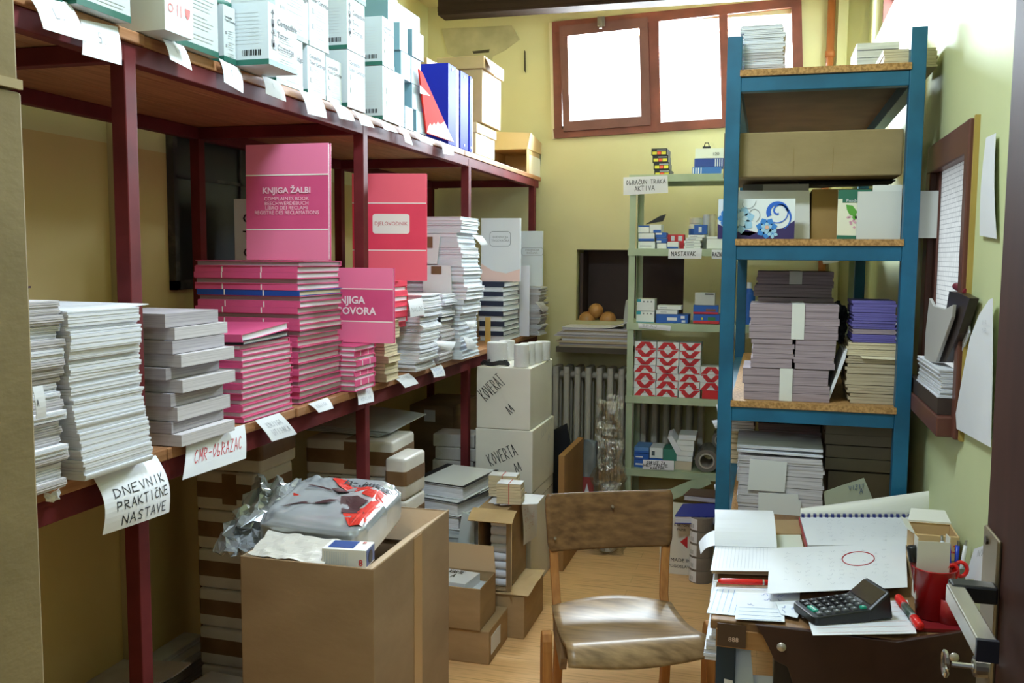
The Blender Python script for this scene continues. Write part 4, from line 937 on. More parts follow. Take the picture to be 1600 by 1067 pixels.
# white paper rolls in film on top, and black straps
zt = seams[3] + .001
def wrapped_roll(label, u, r, h, y):
    p = AY(u, 560, y); t = thing('paper_roll', label, 'paper roll', (p.x, y, zt), 0, 'white paper rolls in film')
    M().lathe([(0, 0), (r * .96, 0), (r, .004), (r, h - .004), (r * .96, h), (r * .25, h), (r * .22, h - .004), (0, h - .004)], 28).obj('paper', mat('white paper roll', '#e9e9ea', .3, spec=.6), t, smooth=False)
    m = M(); m.lathe([(r + .0012, .004), (r + .0014, h * .5), (r + .0012, h - .002), (r * .9, h + .0012)], 28); m.obj('film', film, t, smooth=True)
film = bpy.data.materials.new('clear film'); film.use_nodes = True
N, L = film.node_tree.nodes, film.node_tree.links; N.clear()
o_ = N.new('ShaderNodeOutputMaterial'); t_ = N.new('ShaderNodeBsdfTransparent'); g_ = N.new('ShaderNodeBsdfGlossy'); x_ = N.new('ShaderNodeMixShader'); nz = N.new('ShaderNodeTexNoise'); bp = N.new('ShaderNodeBump')
nz.inputs['Scale'].default_value = 16; bp.inputs['Strength'].default_value = .8; bp.inputs['Distance'].default_value = .02; L.new(nz.outputs[0], bp.inputs['Height']); L.new(bp.outputs[0], g_.inputs['Normal'])
g_.inputs['Roughness'].default_value = .1; x_.inputs[0].default_value = .16; L.new(t_.outputs[0], x_.inputs[1]); L.new(g_.outputs[0], x_.inputs[2]); L.new(x_.outputs[0], o_.inputs[0])
wrapped_roll('largest white paper roll in film at the left on the white boxes', 777, .047, .098, 4.02); wrapped_roll('white paper roll in film behind the largest one', 792, .038, .09, 4.20)
for k, u in enumerate((815, 824, 836, 848)): wrapped_roll('white paper roll in film, %s in the row of four from the front' % ONES[k], u, .034, .098 - .003 * k, 3.95 + .092 * k)
m = M(); c0 = AY(771, 571, 3.93)
for k in range(3): m.tube([(c0.x + .065 * math.cos(a * math.pi / 12) * (1 - .08 * k), 3.955 + .03 * math.sin(a * math.pi / 12), zt + .006 + .006 * k + .004 * math.sin(a)) for a in range(25)], .004, seg=6)
tag(m.obj('cable', blackplastic), 'coiled black cable lying at the front edge of the white boxes', 'cable')

# ------------------------------------------------------------------ big open carton in front with packages in it
bx0, bx1, by0, by1, bh = -1.254, -.893, 2.004, 2.55, .75
t = open_carton('open_carton', 'big open cardboard carton standing on the floor in the foreground', bx0, bx1, by0, by1, 0, bh, mat('brown carton', '#9f8364', .75, col2='#907557', scale=4, stretch=(1, 1, 2), bump=.04, bscale=40),
                [('+X', .13, -124), ('+Y', .10, -176), ('-X', .10, -176)], inner=mat('light carton inside', '#dcc0a0', .75))
a, b = (bx1 - bx0) / 2, (by1 - by0) / 2
M().box(a - .0002, a + .0012, -.028 + .02, .028 + .02, 0, bh - .002).obj('tape', mat('pale shiny tape', '#b8946c', .3), t)
# contents
def wrap_fn(cx_, cy_, z, lx, ly, lz, seed):
    """a soft package: rounded box with wrinkles"""
    def fn(s, q):
        th = 2 * math.pi * s; ph = math.pi * (q - .5)
        def sp(v, e): return math.copysign(abs(v) ** e, v)
        x = sp(math.cos(ph), .22) * sp(math.cos(th), .22); y = sp(math.cos(ph), .22) * sp(math.sin(th), .22); zz_ = sp(math.sin(ph), .34)
        n_ = noise.noise(Vector((x * 2.2 + seed, y * 2.2, zz_ * 2))) * .010 + noise.noise(Vector((x * 7 + seed, y * 7, zz_ * 6))) * .005
        return Vector((x * lx * (1 + n_ * 4), y * ly * (1 + n_ * 4), zz_ * lz * (1 + n_ * 6) + n_))
    return fn
pk = thing('plastic_package', 'silver plastic package with red and black print lying on the big open carton', 'package', (-1.135, 2.29, bh + .030), .16)
pk.rotation_euler = (.13, .04, .06)
fnp = wrap_fn(0, 0, 0, .150, .17, .058, 3.3)
M().grid(fnp, 64, 40).obj('film_bag', silver, pk, smooth=True)
# crumpled ends of the bag
def crumple(label, pts, seed, mm, parent, amp=.018, nu=18, nv=14, name='bag_end'):
    base = bil(*pts)
    def fn(s, q):
        p = base(s, q); n_ = noise.noise_vector(Vector((s * 5 + seed, q * 5, seed))) * amp + noise.noise_vector(Vector((s * 13 + seed, q * 13, seed))) * amp * .4
        return p + n_
    return M().sheet(fn, nu, nv, .0012).obj(name, mm, parent, smooth=False)
crumple('', ((-.26, .05, .075), (-.15, .12, .055), (-.14, -.12, .02), (-.25, -.16, -.01)), 1.7, silver, pk, .032)
crumple('', ((-.25, -.06, .02), (-.13, -.06, .0), (-.12, -.20, -.035), (-.27, -.19, -.05)), 4.1, silver, pk, .03)
crumple('', ((.05, -.165, .0), (.14, -.14, .01), (.15, -.19, -.03), (.07, -.20, -.035)), 8.4, mat('grey plastic film', '#8d949a', .25, .3, bump=.3, bscale=9), pk, .02)
# printing: a band of red, dark shapes and letters following the top of the package
def top_print(polys, name, mi, off=.0025):
    m = M()
    for P in polys:
        n_ = len(P); c = sum((Vector((x, y, 0)) for x, y in P), Vector()) / n_
        def up(x, y):
            # lift onto the soft top
            lz = .058; u_, v_ = min(.999, abs(x) / .150), min(.999, abs(y) / .17); k = max(u_, v_)
            h_ = lz * (1 - k ** 9) ** .3 if k < .999 else 0
            n2 = noise.noise(Vector((x / .150 * 2.2 + 3.3, y / .17 * 2.2, 2))) * .010
            return Vector((x, y, h_ * (1 + n2 * 6) + n2 + off))
        sub = []
        for i in range(n_):
            (x0, y0), (x1, y1) = P[i], P[(i + 1) % n_]
            for k in range(3): sub.append((x0 + (x1 - x0) * k / 3, y0 + (y1 - y0) * k / 3))
        ring0 = [up(x, y) for x, y in sub]; ring1 = [up(c.x + (x - c.x) * .5, c.y + (y - c.y) * .5) for x, y in sub]; ce = up(c.x, c.y); k = len(sub)
        m.add(ring0 + ring1 + [ce], [(i, (i + 1) % k, k + (i + 1) % k, k + i) for i in range(k)] + [(k + i, k + (i + 1) % k, 2 * k) for i in range(k)])
    return m.obj(name, mi, pk)
sc_ = lambda P: [(x * .148, y * .168) for x, y in P]
red_polys = [sc_(P) for P in ([(-.55, .97), (-.28, .97), (.1, .62), (-.15, .5)], [(-.15, .5), (.1, .62), (.6, .45), (.5, .18)], [(.5, .18), (.6, .45), (.96, .36), (.96, .05)], [(.72, .08), (.96, .05), (.96, -.85), (.7, -.9)], [(.35, -.35), (.72, -.3), (.7, -.9), (.45, -.6)], [(-.96, .1), (-.5, -.12), (-.5, -.17), (-.96, .03)])]
top_print(red_polys, 'red_print', logo_red)
dark = [[(-.10, .06), (-.03, .045), (-.02, .035), (-.1, .05)], [(-.03, .05), (-.01, .072), (.02, .06), (.03, .035), (0, .028)], [(-.12, -.09), (-.05, -.03), (.02, -.02), (.0, -.05), (-.07, -.07)], [(.02, -.0), (.06, .02), (.1, .0), (.09, -.05), (.05, -.07), (.03, -.03)], [(.05, -.07), (.09, -.05), (.12, -.08), (.06, -.095)]]
top_print(dark, 'dark_print', logo_brown, .0032)
vs, fs = text_mesh('Stampeti', 'CENTER', .02)
m = M()
def lift(x, y):
    u_, v_ = min(.999, abs(x) / .150), min(.999, abs(y) / .17); k = max(u_, v_); n2 = noise.noise(Vector((x / .150 * 2.2 + 3.3, y / .17 * 2.2, 2))) * .010
    return Vector((x, y, .058 * max(0, (1 - k ** 9)) ** .3 * (1 + n2 * 6) + n2 + .005))
m.add([lift(.058 - x * .043, .112 - y * .05 - (.04 - x * .045) * .25) for x, y in vs], fs); m.obj('lettering', ink, pk)
pw = crumple('', ((-1.235, 2.11, bh + .035), (-1.03, 2.11, bh + .03), (-1.03, 2.012, bh - .004), (-1.238, 2.012, bh + .004)), 2.2, mat('soft white wrapping paper', '#e6e2dc', .7), None, .006, name='wrapping_paper')
tag(pw, 'crumpled white wrapping paper at the front rim of the big open carton', 'paper')
t = thing('small_box', 'small white and blue carton lying at the front rim of the big open carton', 'carton', (-.985, 2.05, bh - .012), .12)
M().box(-.056, .056, -.022, .05, 0, .046).obj('body', mat('white small carton', '#e2e0da', .5), t, bevel=.001)
m = M(); m.box(-.045, .02, -.010, .045, .046, .0468); m.box(.0562, .057, -.018, .046, .004, .043); m.obj('blue_panel', mat('dark blue print', '#2a4a8a', .4), t)
m = M(); m.lathe([(0, 0), (.016, 0), (.016, .001), (0, .001)], 18, T=Matrix.Translation((.057, .012, .022)) @ Matrix.Rotation(math.pi / 2, 4, 'Y')); m.obj('emblem', blackm, t)
m = M(); m.text('8', .022, (.043, -.0225, .014), (1, 0, 0), (0, 0, 1), 0, 'CENTER', .02); m.text('8', .02, (.036, .034, .0468), (1, 0, 0), (0, 1, 0), 0, 'CENTER', .01); m.obj('lettering', mat('red digit', '#c8322e', .5), t)
m = M()
for k in range(14): m.box(-.05 + .0045 * k, -.0485 + .0045 * k, -.0228, -.0218, .008, .04)
m.obj('small_print', print_pale, t)
# tall cardboard carton at the very left, close to the doorway
carton('carton', 'tall brown cardboard carton at the left edge in the foreground, lower one', -1.255, -.928, .66, 1.0, 0, 1.705, card_grey, tape=False)
t = carton('carton', 'brown cardboard carton on top of the tall one at the left edge', -1.255, -.931, .66, .998, 1.708, 2.25, card_grey, tape=False)
M().box(.162, .168, -.16, .17, 0, .012).obj('flap_edge', mat('worn flap edge', '#b7a27c', .8), t)

# ------------------------------------------------------------------ boxes on the floor in the middle
fx = -.95
t = carton('carton', 'flat brown cardboard box on the floor under the small open box', -1.24, fx, 3.16, 3.415, 0, .128, card, tape=False)
M().box(.145, .1462, -.10, .02, .03, .10).obj('label', paper, t)
p = AZ(750, 986, .13)
t = open_carton('open_box', 'small open cardboard box holding a white carton, beside the big carton', p.x - .25, p.x, p.y + .0, p.y + .20, .130, AY(748, 926, p.y).z + .012, card, [('+Y', .10, 4)])
zb = AY(748, 926, p.y).z
w_ = thing('small_carton', 'white carton with black handwriting inside the small open box', 'carton', (p.x - .155, p.y + .05, zb - .05), -.12)
M().box(-.085, .085, 0, .135, 0, .062).obj('body', coverwhite, w_, bevel=.0015)
m = M(); strokes(lambda s, q: Vector((-.03 + .09 * s, .12 - .08 * q, .0625)), [('KARTE', .0, .0, .7, .35, 0), ('A', .3, .5, .2, .4, 0)], .003, m); m.obj('handwriting', ink, w_)
tag(M().box(p.x - .24, p.x - .012, p.y + .012, p.y + .19, .1345, zb - .0505).obj('paper_stack', edge_white), 'stack of white sheets lying in the small open box', 'paper stack')
w_ = M().box(p.x - .062, p.x - .012, p.y + .05, p.y + .19, zb - .049, zb - .025).obj('small_carton', mat('pale blue small carton', '#cdd6df', .5)); tag(w_, 'narrow pale blue carton beside the white one in the small open box', 'carton')
rz = AY(818, 932, 3.416).z; rx = AX(818, 1000, -.885).x
x0 = AY(752, 960, 3.42).x
t = carton('carton', 'brown cardboard box on the floor under the standing carton of rolls', x0, -.885, 3.42, 3.74, 0, rz, card, tape=False)
crumple('', ((-.09, -.17, rz + .002), (.105, -.165, rz + .003), (.10, .15, rz + .004), (-.0, .15, rz + .003)), 5, card_pale, t, .003, 6, 6, 'loose_flap')
# standing carton with its side open, full of white rolls
c0, c1 = AY(747, 924, 3.43), AY(792, 924, 3.43); ct = AY(794, 797, 3.43).z; cz = rz + .008
t = thing('open_carton', 'cardboard carton standing on its end, open side showing white paper rolls', 'box', (c1.x, 3.43, cz)); W = c1.x - c0.x; h = ct - cz; D = .3; k = .004
m = M(); m.box(-W, 0, 0, D, 0, k); m.box(-W, 0, 0, D, h - k, h); m.box(-W, -W + k, 0, D, k, h - k); m.box(-k, 0, 0, D, k, h - k); m.box(-W, 0, D - k, D, k, h - k); m.obj('body', card, t)
m = M(); m.sheet(lambda s, q: Vector((-W - .02 + (W + .06) * s, -.075 * q + .0, h - .002 - .03 * q * q)), 4, 6, .004); m.obj('flap', card_pale, t)
M().prism([(0, 0, 0), (0, 0, h), (.03, -.05, h - .02), (.03, -.05, .02)], (.003, 0, 0)).obj('flap', card_pale, t)
nr = 8; rr = (h - .05) / nr / 2
for i in range(nr):
    q = thing('paper_roll', 'white paper roll, %s in the standing carton' % pos(i, nr), 'paper roll', (c1.x - .006, 3.47, cz + k + .001 + rr * (2 * i + 1)), 0, 'white rolls in the standing carton')
    T = Matrix.Rotation(-math.pi / 2, 4, 'Y')
    M().lathe([(.006, 0), (rr * .97, 0), (rr * .99, .003), (rr * .99, W - .05), (.006, W - .05)], 16, T=T).obj('paper', paper, q, smooth=False)
zc_ = ct + .002
for k in range(3):
    pts = [Vector((c1.x - .10 + .03 * k, 3.50 - .02 * k, zc_ + .001 + .003 * k)), Vector((c1.x + .06 + .02 * k, 3.52, zc_ + .001 + .003 * k)), Vector((c1.x + .055 + .02 * k, 3.66, zc_ + .001 + .003 * k)), Vector((c1.x - .11, 3.66, zc_ + .001 + .003 * k))]
    tag(M().sheet(bil(*pts[::-1], curl=.001), 3, 3, .0018).obj('paper_sheet', paper), 'white sheet lying under the banded card bundles', 'paper', 'sheets under the card bundles')
def bundle_cards(label, u0, u1, vb, vt, y):
    a_, b_ = AY(u0, vb, y), AY(u1, vt, y); z0 = zc_ + .011
    t = thing('card_bundle', label, 'card bundle', ((a_.x + b_.x) / 2, y, z0), .05, 'card bundles with red bands'); w2 = (b_.x - a_.x) / 2; h = b_.z - a_.z
    m = M(); n = 7
    for i in range(n): dx = random.uniform(-.003, .003); m.box(-w2 + dx, w2 + dx, random.uniform(0, .003), .07, h * i / n, h * (i + .94) / n)
    m.obj('cards', edge_cream, t); M().box(-w2 + .001, w2 - .001, .001, .069, h, h + .002).obj('top_card', paper, t)
    m = M(); m.box(-.0012, .0012, -.0012, .072, -.0004, h + .0035); m.obj('rubber_band', mat('red rubber band', '#c8433f', .5), t)
bundle_cards('bundle of cream cards with red rubber band, nearer one on the standing carton', 776, 814, 785, 757, 3.47)
bundle_cards('bundle of cream cards with red rubber band, farther one on the standing carton', 763, 806, 775, 746, 3.57)
pts = [AX(u, v, c1.x + .012) for u, v in [(815, 790), (838, 772), (838, 838), (818, 852)]]
note('paper_note', 'white sheet with red handwriting hanging on the side of the standing carton', 'paper note', pts, [('ZA', .1, .15, .3, .12, 0), ('KNJIGE', .1, .35, .7, .12, 0), ('LISTA', .1, .55, .6, .12, 0)], .0016, None, .004, 0, mat('pale red ink', '#c08a86', .6))
# ------------------------------------------------------------------ loose heaps on the floor under the rack, and the wall socket
random.seed(21)
def heap(name, lab, cx_, cy_, z, n, w_, d_, group, cat='paper stack', m2=None):
    for i in range(n):
        h = random.uniform(.02, .035); o = pad(name, w_, d_, h, m2 or random.choice([edge_white, edge_grey, edge_grey]), 3, .008)
        o.location = (cx_ + w_ / 2 + random.uniform(-.02, .02), cy_ + random.uniform(-.02, .02), z); o.rotation_euler = (0, 0, random.uniform(-.15, .15)); z += h + .001
        tag(o, lab.format(pos(i, n)), cat, group)
    return z
heap('paper_stack', 'white printed stack, {} of those on the floor beside the dark red post', -1.64, 2.02, 0, 4, .22, .22, 'stacks on the floor beside the post')
heap('paper_stack', 'grey paper stack, {} of those on the floor beside the parcels', -1.62, 2.28, 0, 5, .25, .27, 'stacks on the floor beside the parcels')
heap('paper_stack', 'white paper stack, {} of those on the floor at the lower left', -1.93, 2.28, 0, 6, .2, .2, 'stacks on the floor at lower left')
heap('paper_stack', 'grey paper stack, {} of those by the wall at the lower left', -1.935, 2.52, 0, 6, .1, .24, 'stacks by the wall at lower left')
s1 = M().sheet(bil((-1.94, 2.30, .19), (-1.74, 2.28, .22), (-1.72, 2.46, .215), (-1.93, 2.48, .19), curl=.01), 6, 6, .004).obj('folder', mat('lilac folder', '#c9c2c9', .5)); tag(s1, 'pale folder tilted on the stacks at the lower left', 'folder')
q = AX(203, 868, XL)
t = thing('wall_socket', 'old white wall socket on the left wall under the rack', 'socket', (XL, q.y, q.z)); M().box(0, .03, -.045, .045, -.06, .06).obj('cover', mat('aged white plastic', '#b5ab9a', .5), t, bevel=.008)
M().box(.0, .012, -.006, .006, .06, .3).obj('cable', mat('grey cable', '#8b8472', .6), t)

for k, pts in enumerate([[(70, 772), (92, 764), (94, 780), (74, 786)]]):
    o = crumple('', tuple(AX(u, v, -1.245) for u, v in pts), 9 + k, paper, None, .006, 6, 5, 'paper_scrap'); tag(o, 'torn white paper scrap on the board edge below the leftmost notebook pile', 'paper')
# ------------------------------------------------------------------ radiator under the niche
rad = thing('radiator', 'old cream ribbed radiator under the niche on the back wall', 'radiator', (-1.20, 5.12, 0))
zb, zt_ = AY(890, 735, 5.05).z, AY(890, 573, 5.05).z
nsec = 15
def section(parent):
    m = M()
    for dy in (-.045, .045):
        pts = [(x, y) for x, y in rrect(-.017, .017, -.024, .024, .013, 4)]
        for i in range(6):
            z0 = zb + .03 + (zt_ - zb - .06) * i / 6; z1 = zb + .03 + (zt_ - zb - .06) * (i + 1) / 6
            m.prism([(x, y + dy, z0) for x, y in pts], (0, 0, z1 - z0))
    for z in (zb + .02, zt_ - .02):
        m.prism([(x, y, z - .02) for x, y in rrect(-.017, .017, -.072, .072, .014, 4)], (0, 0, .04))
    return m.obj('section', radiator_paint, parent, smooth=False, bevel=.003)
s0 = section(rad)
for i in range(nsec):
    o = s0 if i == 0 else s0.copy()
    if i: COL.objects.link(o)
    o.parent = rad; o.location = (.062 * i, 0, 0)
m = M()
for z in (zb + .05, zt_ - .05): m.tube([(-.03, 0, z), (.062 * nsec - .03, 0, z)], .021, seg=12)
m.obj('hub', radiator_paint, rad, smooth=True)
m = M(); m.tube([(-.06, 0, zb + .05), (-.06, 0, 0)], .014, seg=10); m.box(-.07, -.02, -.02, .02, zb + .035, zb + .07); m.obj('pipe', radiator_paint, rad)
m = M()
for x in (.09, .77): m.box(x - .012, x + .012, .0, .128, zb + .2, zb + .225)
m.obj('bracket', radiator_paint, rad)
# board with a pile of old sheets in front of the niche
zs = AY(900, 542, 5.0).z; z2 = AY(900, 512, 5.0).z
struct(M().box(-1.12, -.71, 4.98, 5.25, zs - .03, zs).obj('trim_9', mat('dark shelf board', '#4d4438', .7)))
n = 9
for i in range(n):
    h = (z2 - zs) / n; o = pad('paper_stack', .40 + random.uniform(-.03, .02), .25, h * .96, random.choice([edge_tan, edge_grey, edge_white]), 2, .008)
    o.location = (-.71 + random.uniform(-.015, .012), 4.975 + random.uniform(-.008, .012), zs + h * i + .0005); tag(o, 'old paper layer, %s in the heap on the board below the niche' % pos(i, n), 'paper stack', 'old sheets below the niche')
sh = M().sheet(lambda s, q: Vector((-1.085 + .38 * s, 4.97 + .22 * q, z2 + .004 + .05 * max(0, s - .6) ** 2 * 6)), 12, 3, .003).obj('paper_sheet', paper); tag(sh, 'big white sheet with upturned end on top of the heap below the niche', 'paper')
cr = M().sheet(bil(AY(978, 470, 5.1), AY(990, 462, 5.1), AY(992, 540, 5.0), AY(975, 540, 5.0), curl=.02), 6, 6, .002).obj('plastic_sheet', mat('grey plastic sheet', '#9aa09f', .3, bump=.3, bscale=10)); tag(cr, 'grey crumpled plastic sheet beside the cabinet post at the niche', 'plastic sheet')
def ball(label, u, v, y, r):
    p = AY(u, v, y); q0 = random.random() * 6; t = thing('twine_ball', label, 'ball', (p.x, y, p.z), 0, 'tan balls in the niche')
    def fn(s, q):
        a = 2 * math.pi * s; b_ = math.pi * (q - .5); d = Vector((math.cos(b_) * math.cos(a), math.cos(b_) * math.sin(a), math.sin(b_)))
        k = 1 + .008 * math.sin(26 * (d.x + .5 * d.z + q0)) + .008 * math.sin(24 * (d.y - .6 * d.z))
        return d * r * k
    M().grid(fn, 48, 28).obj('winding', twine, t, smooth=True)
    M().lathe([(0, r * .985), (r * .12, r * .985), (r * .1, r * 1.03), (0, r * 1.035)], 10).obj('knot', mat('dark ball knot', '#7d5830', .5), t)
r1 = 14.2 * 5.3 * 1.03 / 1450
for lb, u, v, y, r in [('tan ball at the lower left of the three in the niche', 917.5, 500, 5.31, .05), ('tan ball at the lower right of the three in the niche', 950, 500, 5.31, .049), ('tan ball on top of the other two in the niche', 931, 485.5, 5.315, .043)]: ball(lb, u, v, y, r)
# black sheet, board and bags between the white boxes and the cabinet
tag(M().prism([AY(u, v, 4.72) for u, v in [(864, 672), (885, 662), (904, 770), (864, 790)]], (0, .02, 0)).obj('black_folder', black_cloth), 'black flat portfolio leaning in front of the radiator', 'portfolio')
a_ = AZ(880, 893, 0)
tag(M().box(a_.x - .03, a_.x, a_.y, a_.y + .47, 0, AY(880, 712, a_.y).z).obj('board', mat('tan board', '#a57b4c', .6, col2='#8f683c', scale=5, stretch=(1, 1, .2)), bevel=.002), 'tan wooden board standing on edge behind the white boxes', 'board')
def bag(name, label, u0, u1, v0, v1, y, mt, seed, amp=.03, depth=.1, taper=.5):
    a_, b_ = AY(u0, v1, y), AY(u1, v0, y); h = b_.z - max(0.0, a_.z); z0 = max(.0, a_.z); w2 = (b_.x - a_.x) / 2; t = thing(name, label, 'bag', ((a_.x + b_.x) / 2, y, z0))
    def fn(s, q):
        a = 2 * math.pi * s; k = (1 - taper * q ** 1.5) * (1 if q > .04 else .8)
        p = Vector((math.copysign(abs(math.cos(a)) ** .5, math.cos(a)) * w2 * k, math.copysign(abs(math.sin(a)) ** .5, math.sin(a)) * depth * k, q * h))
        return p + noise.noise_vector(p * 14 + Vector((seed, 0, 0))) * amp + noise.noise_vector(p * 34 + Vector((seed, 3, 0))) * amp * .35
    M().grid(fn, 40, 40).obj('film', mt, t, smooth=False); return t, w2, h
bagfilm = film.copy(); bagfilm.name = 'clear bag film'
for n_ in bagfilm.node_tree.nodes:
    if n_.type == 'MIX_SHADER': n_.inputs[0].default_value = .32
    if n_.type == 'BSDF_TRANSPARENT': n_.inputs[0].default_value = (.93, .93, .91, 1)
    if n_.type == 'BSDF_GLOSSY': n_.inputs['Roughness'].default_value = .16
zf = 0
t, w2, h = bag('plastic_bag', 'tall clear plastic bag standing in front of the radiator by the cabinet', 924, 980, 622, 890, 4.60, bagfilm, 2.0, .04, .07, .45)
def inner(s, q):
    a = 2 * math.pi * s; p = Vector((math.cos(a) * w2 * .6, math.sin(a) * .06, .02 + q * h * .42)); return p + noise.noise_vector(p * 18) * .015
M().grid(inner, 20, 14).obj('contents', mat('grey brown bag contents', '#8a857c', .6, col2='#b0aca4', scale=12), t)
t, w2, h = bag('toner_bag', 'silver package with red emblem leaning in front of the radiator', 903, 937, 690, 888, 4.78, mat('grey silver film', '#8c9498', .3, .3, bump=.3, bscale=12), 5.0, .008, .05, .25)
m = M(); m.prism([(-w2 * .8, -.055, h * .42), (w2 * .75, -.055, h * .42), (w2 * .6, -.055, h * .66), (-w2 * .6, -.055, h * .66)], (0, -.002, 0)); m.obj('red_print', mat('dull red print', '#a04848', .4), t)
m = M(); m.prism([(-w2 * .35, -.058, h * .47), (w2 * .3, -.058, h * .47), (0, -.058, h * .60)], (0, -.002, 0)); m.obj('emblem', paper, t)

# ------------------------------------------------------------------ pale green steel cabinet against the back wall
GX0, GX1, GY0, GY1, GH = -.688, .425, 4.72, 5.035, 1.925
cab = thing('shelving_unit', 'pale green steel shelf unit against the back wall', 'shelf unit', (GX0, GY0, 0))
GW, GD = GX1 - GX0, GY1 - GY0
for x in (0, GW):
    for y in (0, GD):
        sx, sy = (1 if x == 0 else -1), (1 if y == 0 else -1); m = M()
        m.box(*sorted((x, x + sx * .032)), *sorted((y, y + sy * .003)), 0, GH - .05); m.box(*sorted((x, x + sx * .003)), *sorted((y + sy * .003, y + sy * .032)), 0, GH - .05); m.obj('post', green_steel, cab)
gz = [AY(1062, v, GY0).z for v in (272, 388.5, 506, 621.5, 737)]
for z in gz:
    m = M(); m.box(-.004, GW + .004, -.006, GD, z - .003, z); m.box(-.004, GW + .004, -.006, -.004, z - .036, z - .003); m.box(-.004, GW + .004, GD - .002, GD, z - .036, z - .003)
    if z < gz[0] + .01: pass
    m.obj('shelf', green_steel, cab)
m = M(); p0, p1 = AY(1108, 748, GY0 - .01), AY(1000, 792, GY0 - .01); o = Vector((GX0, GY0, 0))
d = (p1 - p0).normalized(); up_ = Vector((0, -1, 0)).cross(d).normalized() * .028
m.prism([p0 - o + up_, p0 - o - up_, p1 + d * .2 - o - up_, p1 + d * .2 - o + up_], (0, -.003, 0)); m.obj('brace', green_steel, cab)
YF = GY0 + .004
def crate(name, label, cat, u0, u1, z0, h, y, d, mats, art=None, group=None, dx=0.):
    """a small carton whose front face spans the pixels u0..u1 on the plane y"""
    x0, x1 = AY(u0, 500, y).x, AY(u1, 500, y).x
    t = thing(name, label, cat, ((x0 + x1) / 2, y, z0), random.uniform(-.03, .03), group); w2 = (x1 - x0) / 2
    M().box(-w2, w2, 0, d, 0, h).obj('body', mats, t)
    if art: art(t, w2, h)
    return t
def band(col, f0, f1, g0=0., g1=1., name='printed_band'):
    def art(t, w2, h): M().box(-w2 + 2 * w2 * g0 + .0005, -w2 + 2 * w2 * g1 - .0005, -.0008, 0, h * f0, h * f1).obj(name, col, t)
    return art
def many(*fs):
    def art(t, w2, h):
        for f in fs: f(t, w2, h)
    return art
def letters(txt, size, fx, fz, col):
    def art(t, w2, h):
        m = M(); m.text(txt, size, (-w2 + 2 * w2 * fx, -.0014, h * fz), (1, 0, 0), (0, 0, 1)); m.obj('lettering', col, t)
    return art
# top shelf
z = gz[0] + .001; hh = (AY(1027, 232, 4.85).z - z) / 4
for i, dx in enumerate((2, 1, -1, -3)):
    crate('small_box', 'black yellow-labelled box, %s in the stack on top of the green unit' % pos(i, 4), 'carton', 1015.5 + dx, 1039.5 + dx, z + i * hh, hh - .001, 4.84, .16, blackm,
          many(band(yellow_print, .12, .55, .06, .36), band(mat('orange red print', '#e0573c', .5), .12, .55, .38, .62), band(yellow_print, .12, .55, .64, .94), band(ink_pale, .7, .82, .35, .95, 'printed_line')), 'black and yellow boxes')
x_ = [(1077, 1121, .022, 'light blue'), (1079, 1125, .042, 'dark blue')]
z = gz[0] + .001; h1 = AY(1100, 261, 4.85).z - z; h2 = AY(1100, 247.5, 4.85).z - z - h1; h3 = AY(1100, 232, 4.85).z - z - h1 - h2
crate('small_box', 'blue box with white stripes at its left, lowest on top of the green unit', 'carton', 1076, 1120, z, h1 - .001, 4.84, .14, mat('mid blue carton', '#3a6bb8', .45), many(*[band(paper, .05, .95, .02 + .09 * k, .06 + .09 * k, 'stripe') for k in range(4)]), 'boxes on top of the green unit')
crate('small_box', 'dark blue box with white stripes at its right, on top of the green unit', 'carton', 1079, 1124, z + h1, h2 - .001, 4.84, .14, mat('deep blue carton', '#27408e', .45), many(*[band(paper, .05, .95, .70 + .075 * k, .735 + .075 * k, 'stripe') for k in range(4)]), 'boxes on top of the green unit')
crate('small_box', 'grey white box lying on the dark blue box', 'carton', 1080, 1127, z + h1 + h2, h3 - .001, 4.84, .15, mat('grey white carton', '#d5d7d2', .5), letters('120', .022, .68, .4, ink), 'boxes on top of the green unit')
p = AY(1104, 232, 4.86); m = M(); m.box(-.02, .02, 0, .02, 0, .012); m.tube([(-.012, .01, .012), (-.008, .01, .03), (.008, .01, .03), (.012, .01, .012)], .003, seg=6)
o = m.obj('binder_clip', blackplastic, loc=(p.x, 4.86, z + h1 + h2 + h3)); tag(o, 'black binder clip on top of the grey white box', 'clip')
# second shelf
def row(items, zb_, y, group, base_u=None):
    for lb, u0, u1, v0, v1, mats, art, d in items:
        zz_ = AY((u0 + u1) / 2, v1, y).z; crate('small_box', lb, 'carton', u0, u1, max(zz_, zb_ + .001), AY((u0 + u1) / 2, v0, y).z - max(zz_, zb_ + .001) - .001, y, d, mats, art, group)
bl = lambda a=.1, b_=.5, g0=.0, g1=1.: band(bluebox, a, b_, g0, g1)
row([('white carton lowest at the left on the second shelf', 995, 1021, 377, 388.5, medwhite, band(ink_pale, .3, .42, .1, .8), .12),
     ('white carton with blue lower edge, second up at the left on the second shelf', 995, 1020, 364, 376.5, medwhite, bl(.0, .3), .12),
     ('white carton with blue edge, topmost at the left on the second shelf', 994.5, 1011.5, 352, 363.5, medwhite, bl(.8, 1), .12),
     ('white carton with slanted blue corner beside the topmost left one', 1012.5, 1030, 350.5, 363.5, medwhite, bl(0, .35, .3, 1), .1),
     ('white carton under the two blue ones in the second column', 1024, 1039, 380, 388.5, medwhite, None, .1), ('blue and white carton in the middle of the second column', 1023, 1038.5, 372, 379.5, bluebox, band(paper, .1, .5, .0, .5), .1),
     ('blue carton at the top of the second column', 1021.5, 1038, 363, 371.5, bluebox, band(paper, .6, .95, .0, .6), .1),
     ('white carton with blue base at front of the second shelf', 1040, 1057, 377.5, 388.5, medwhite, bl(0, .25), .05)], gz[1], 4.75, 'cartons on the second shelf')
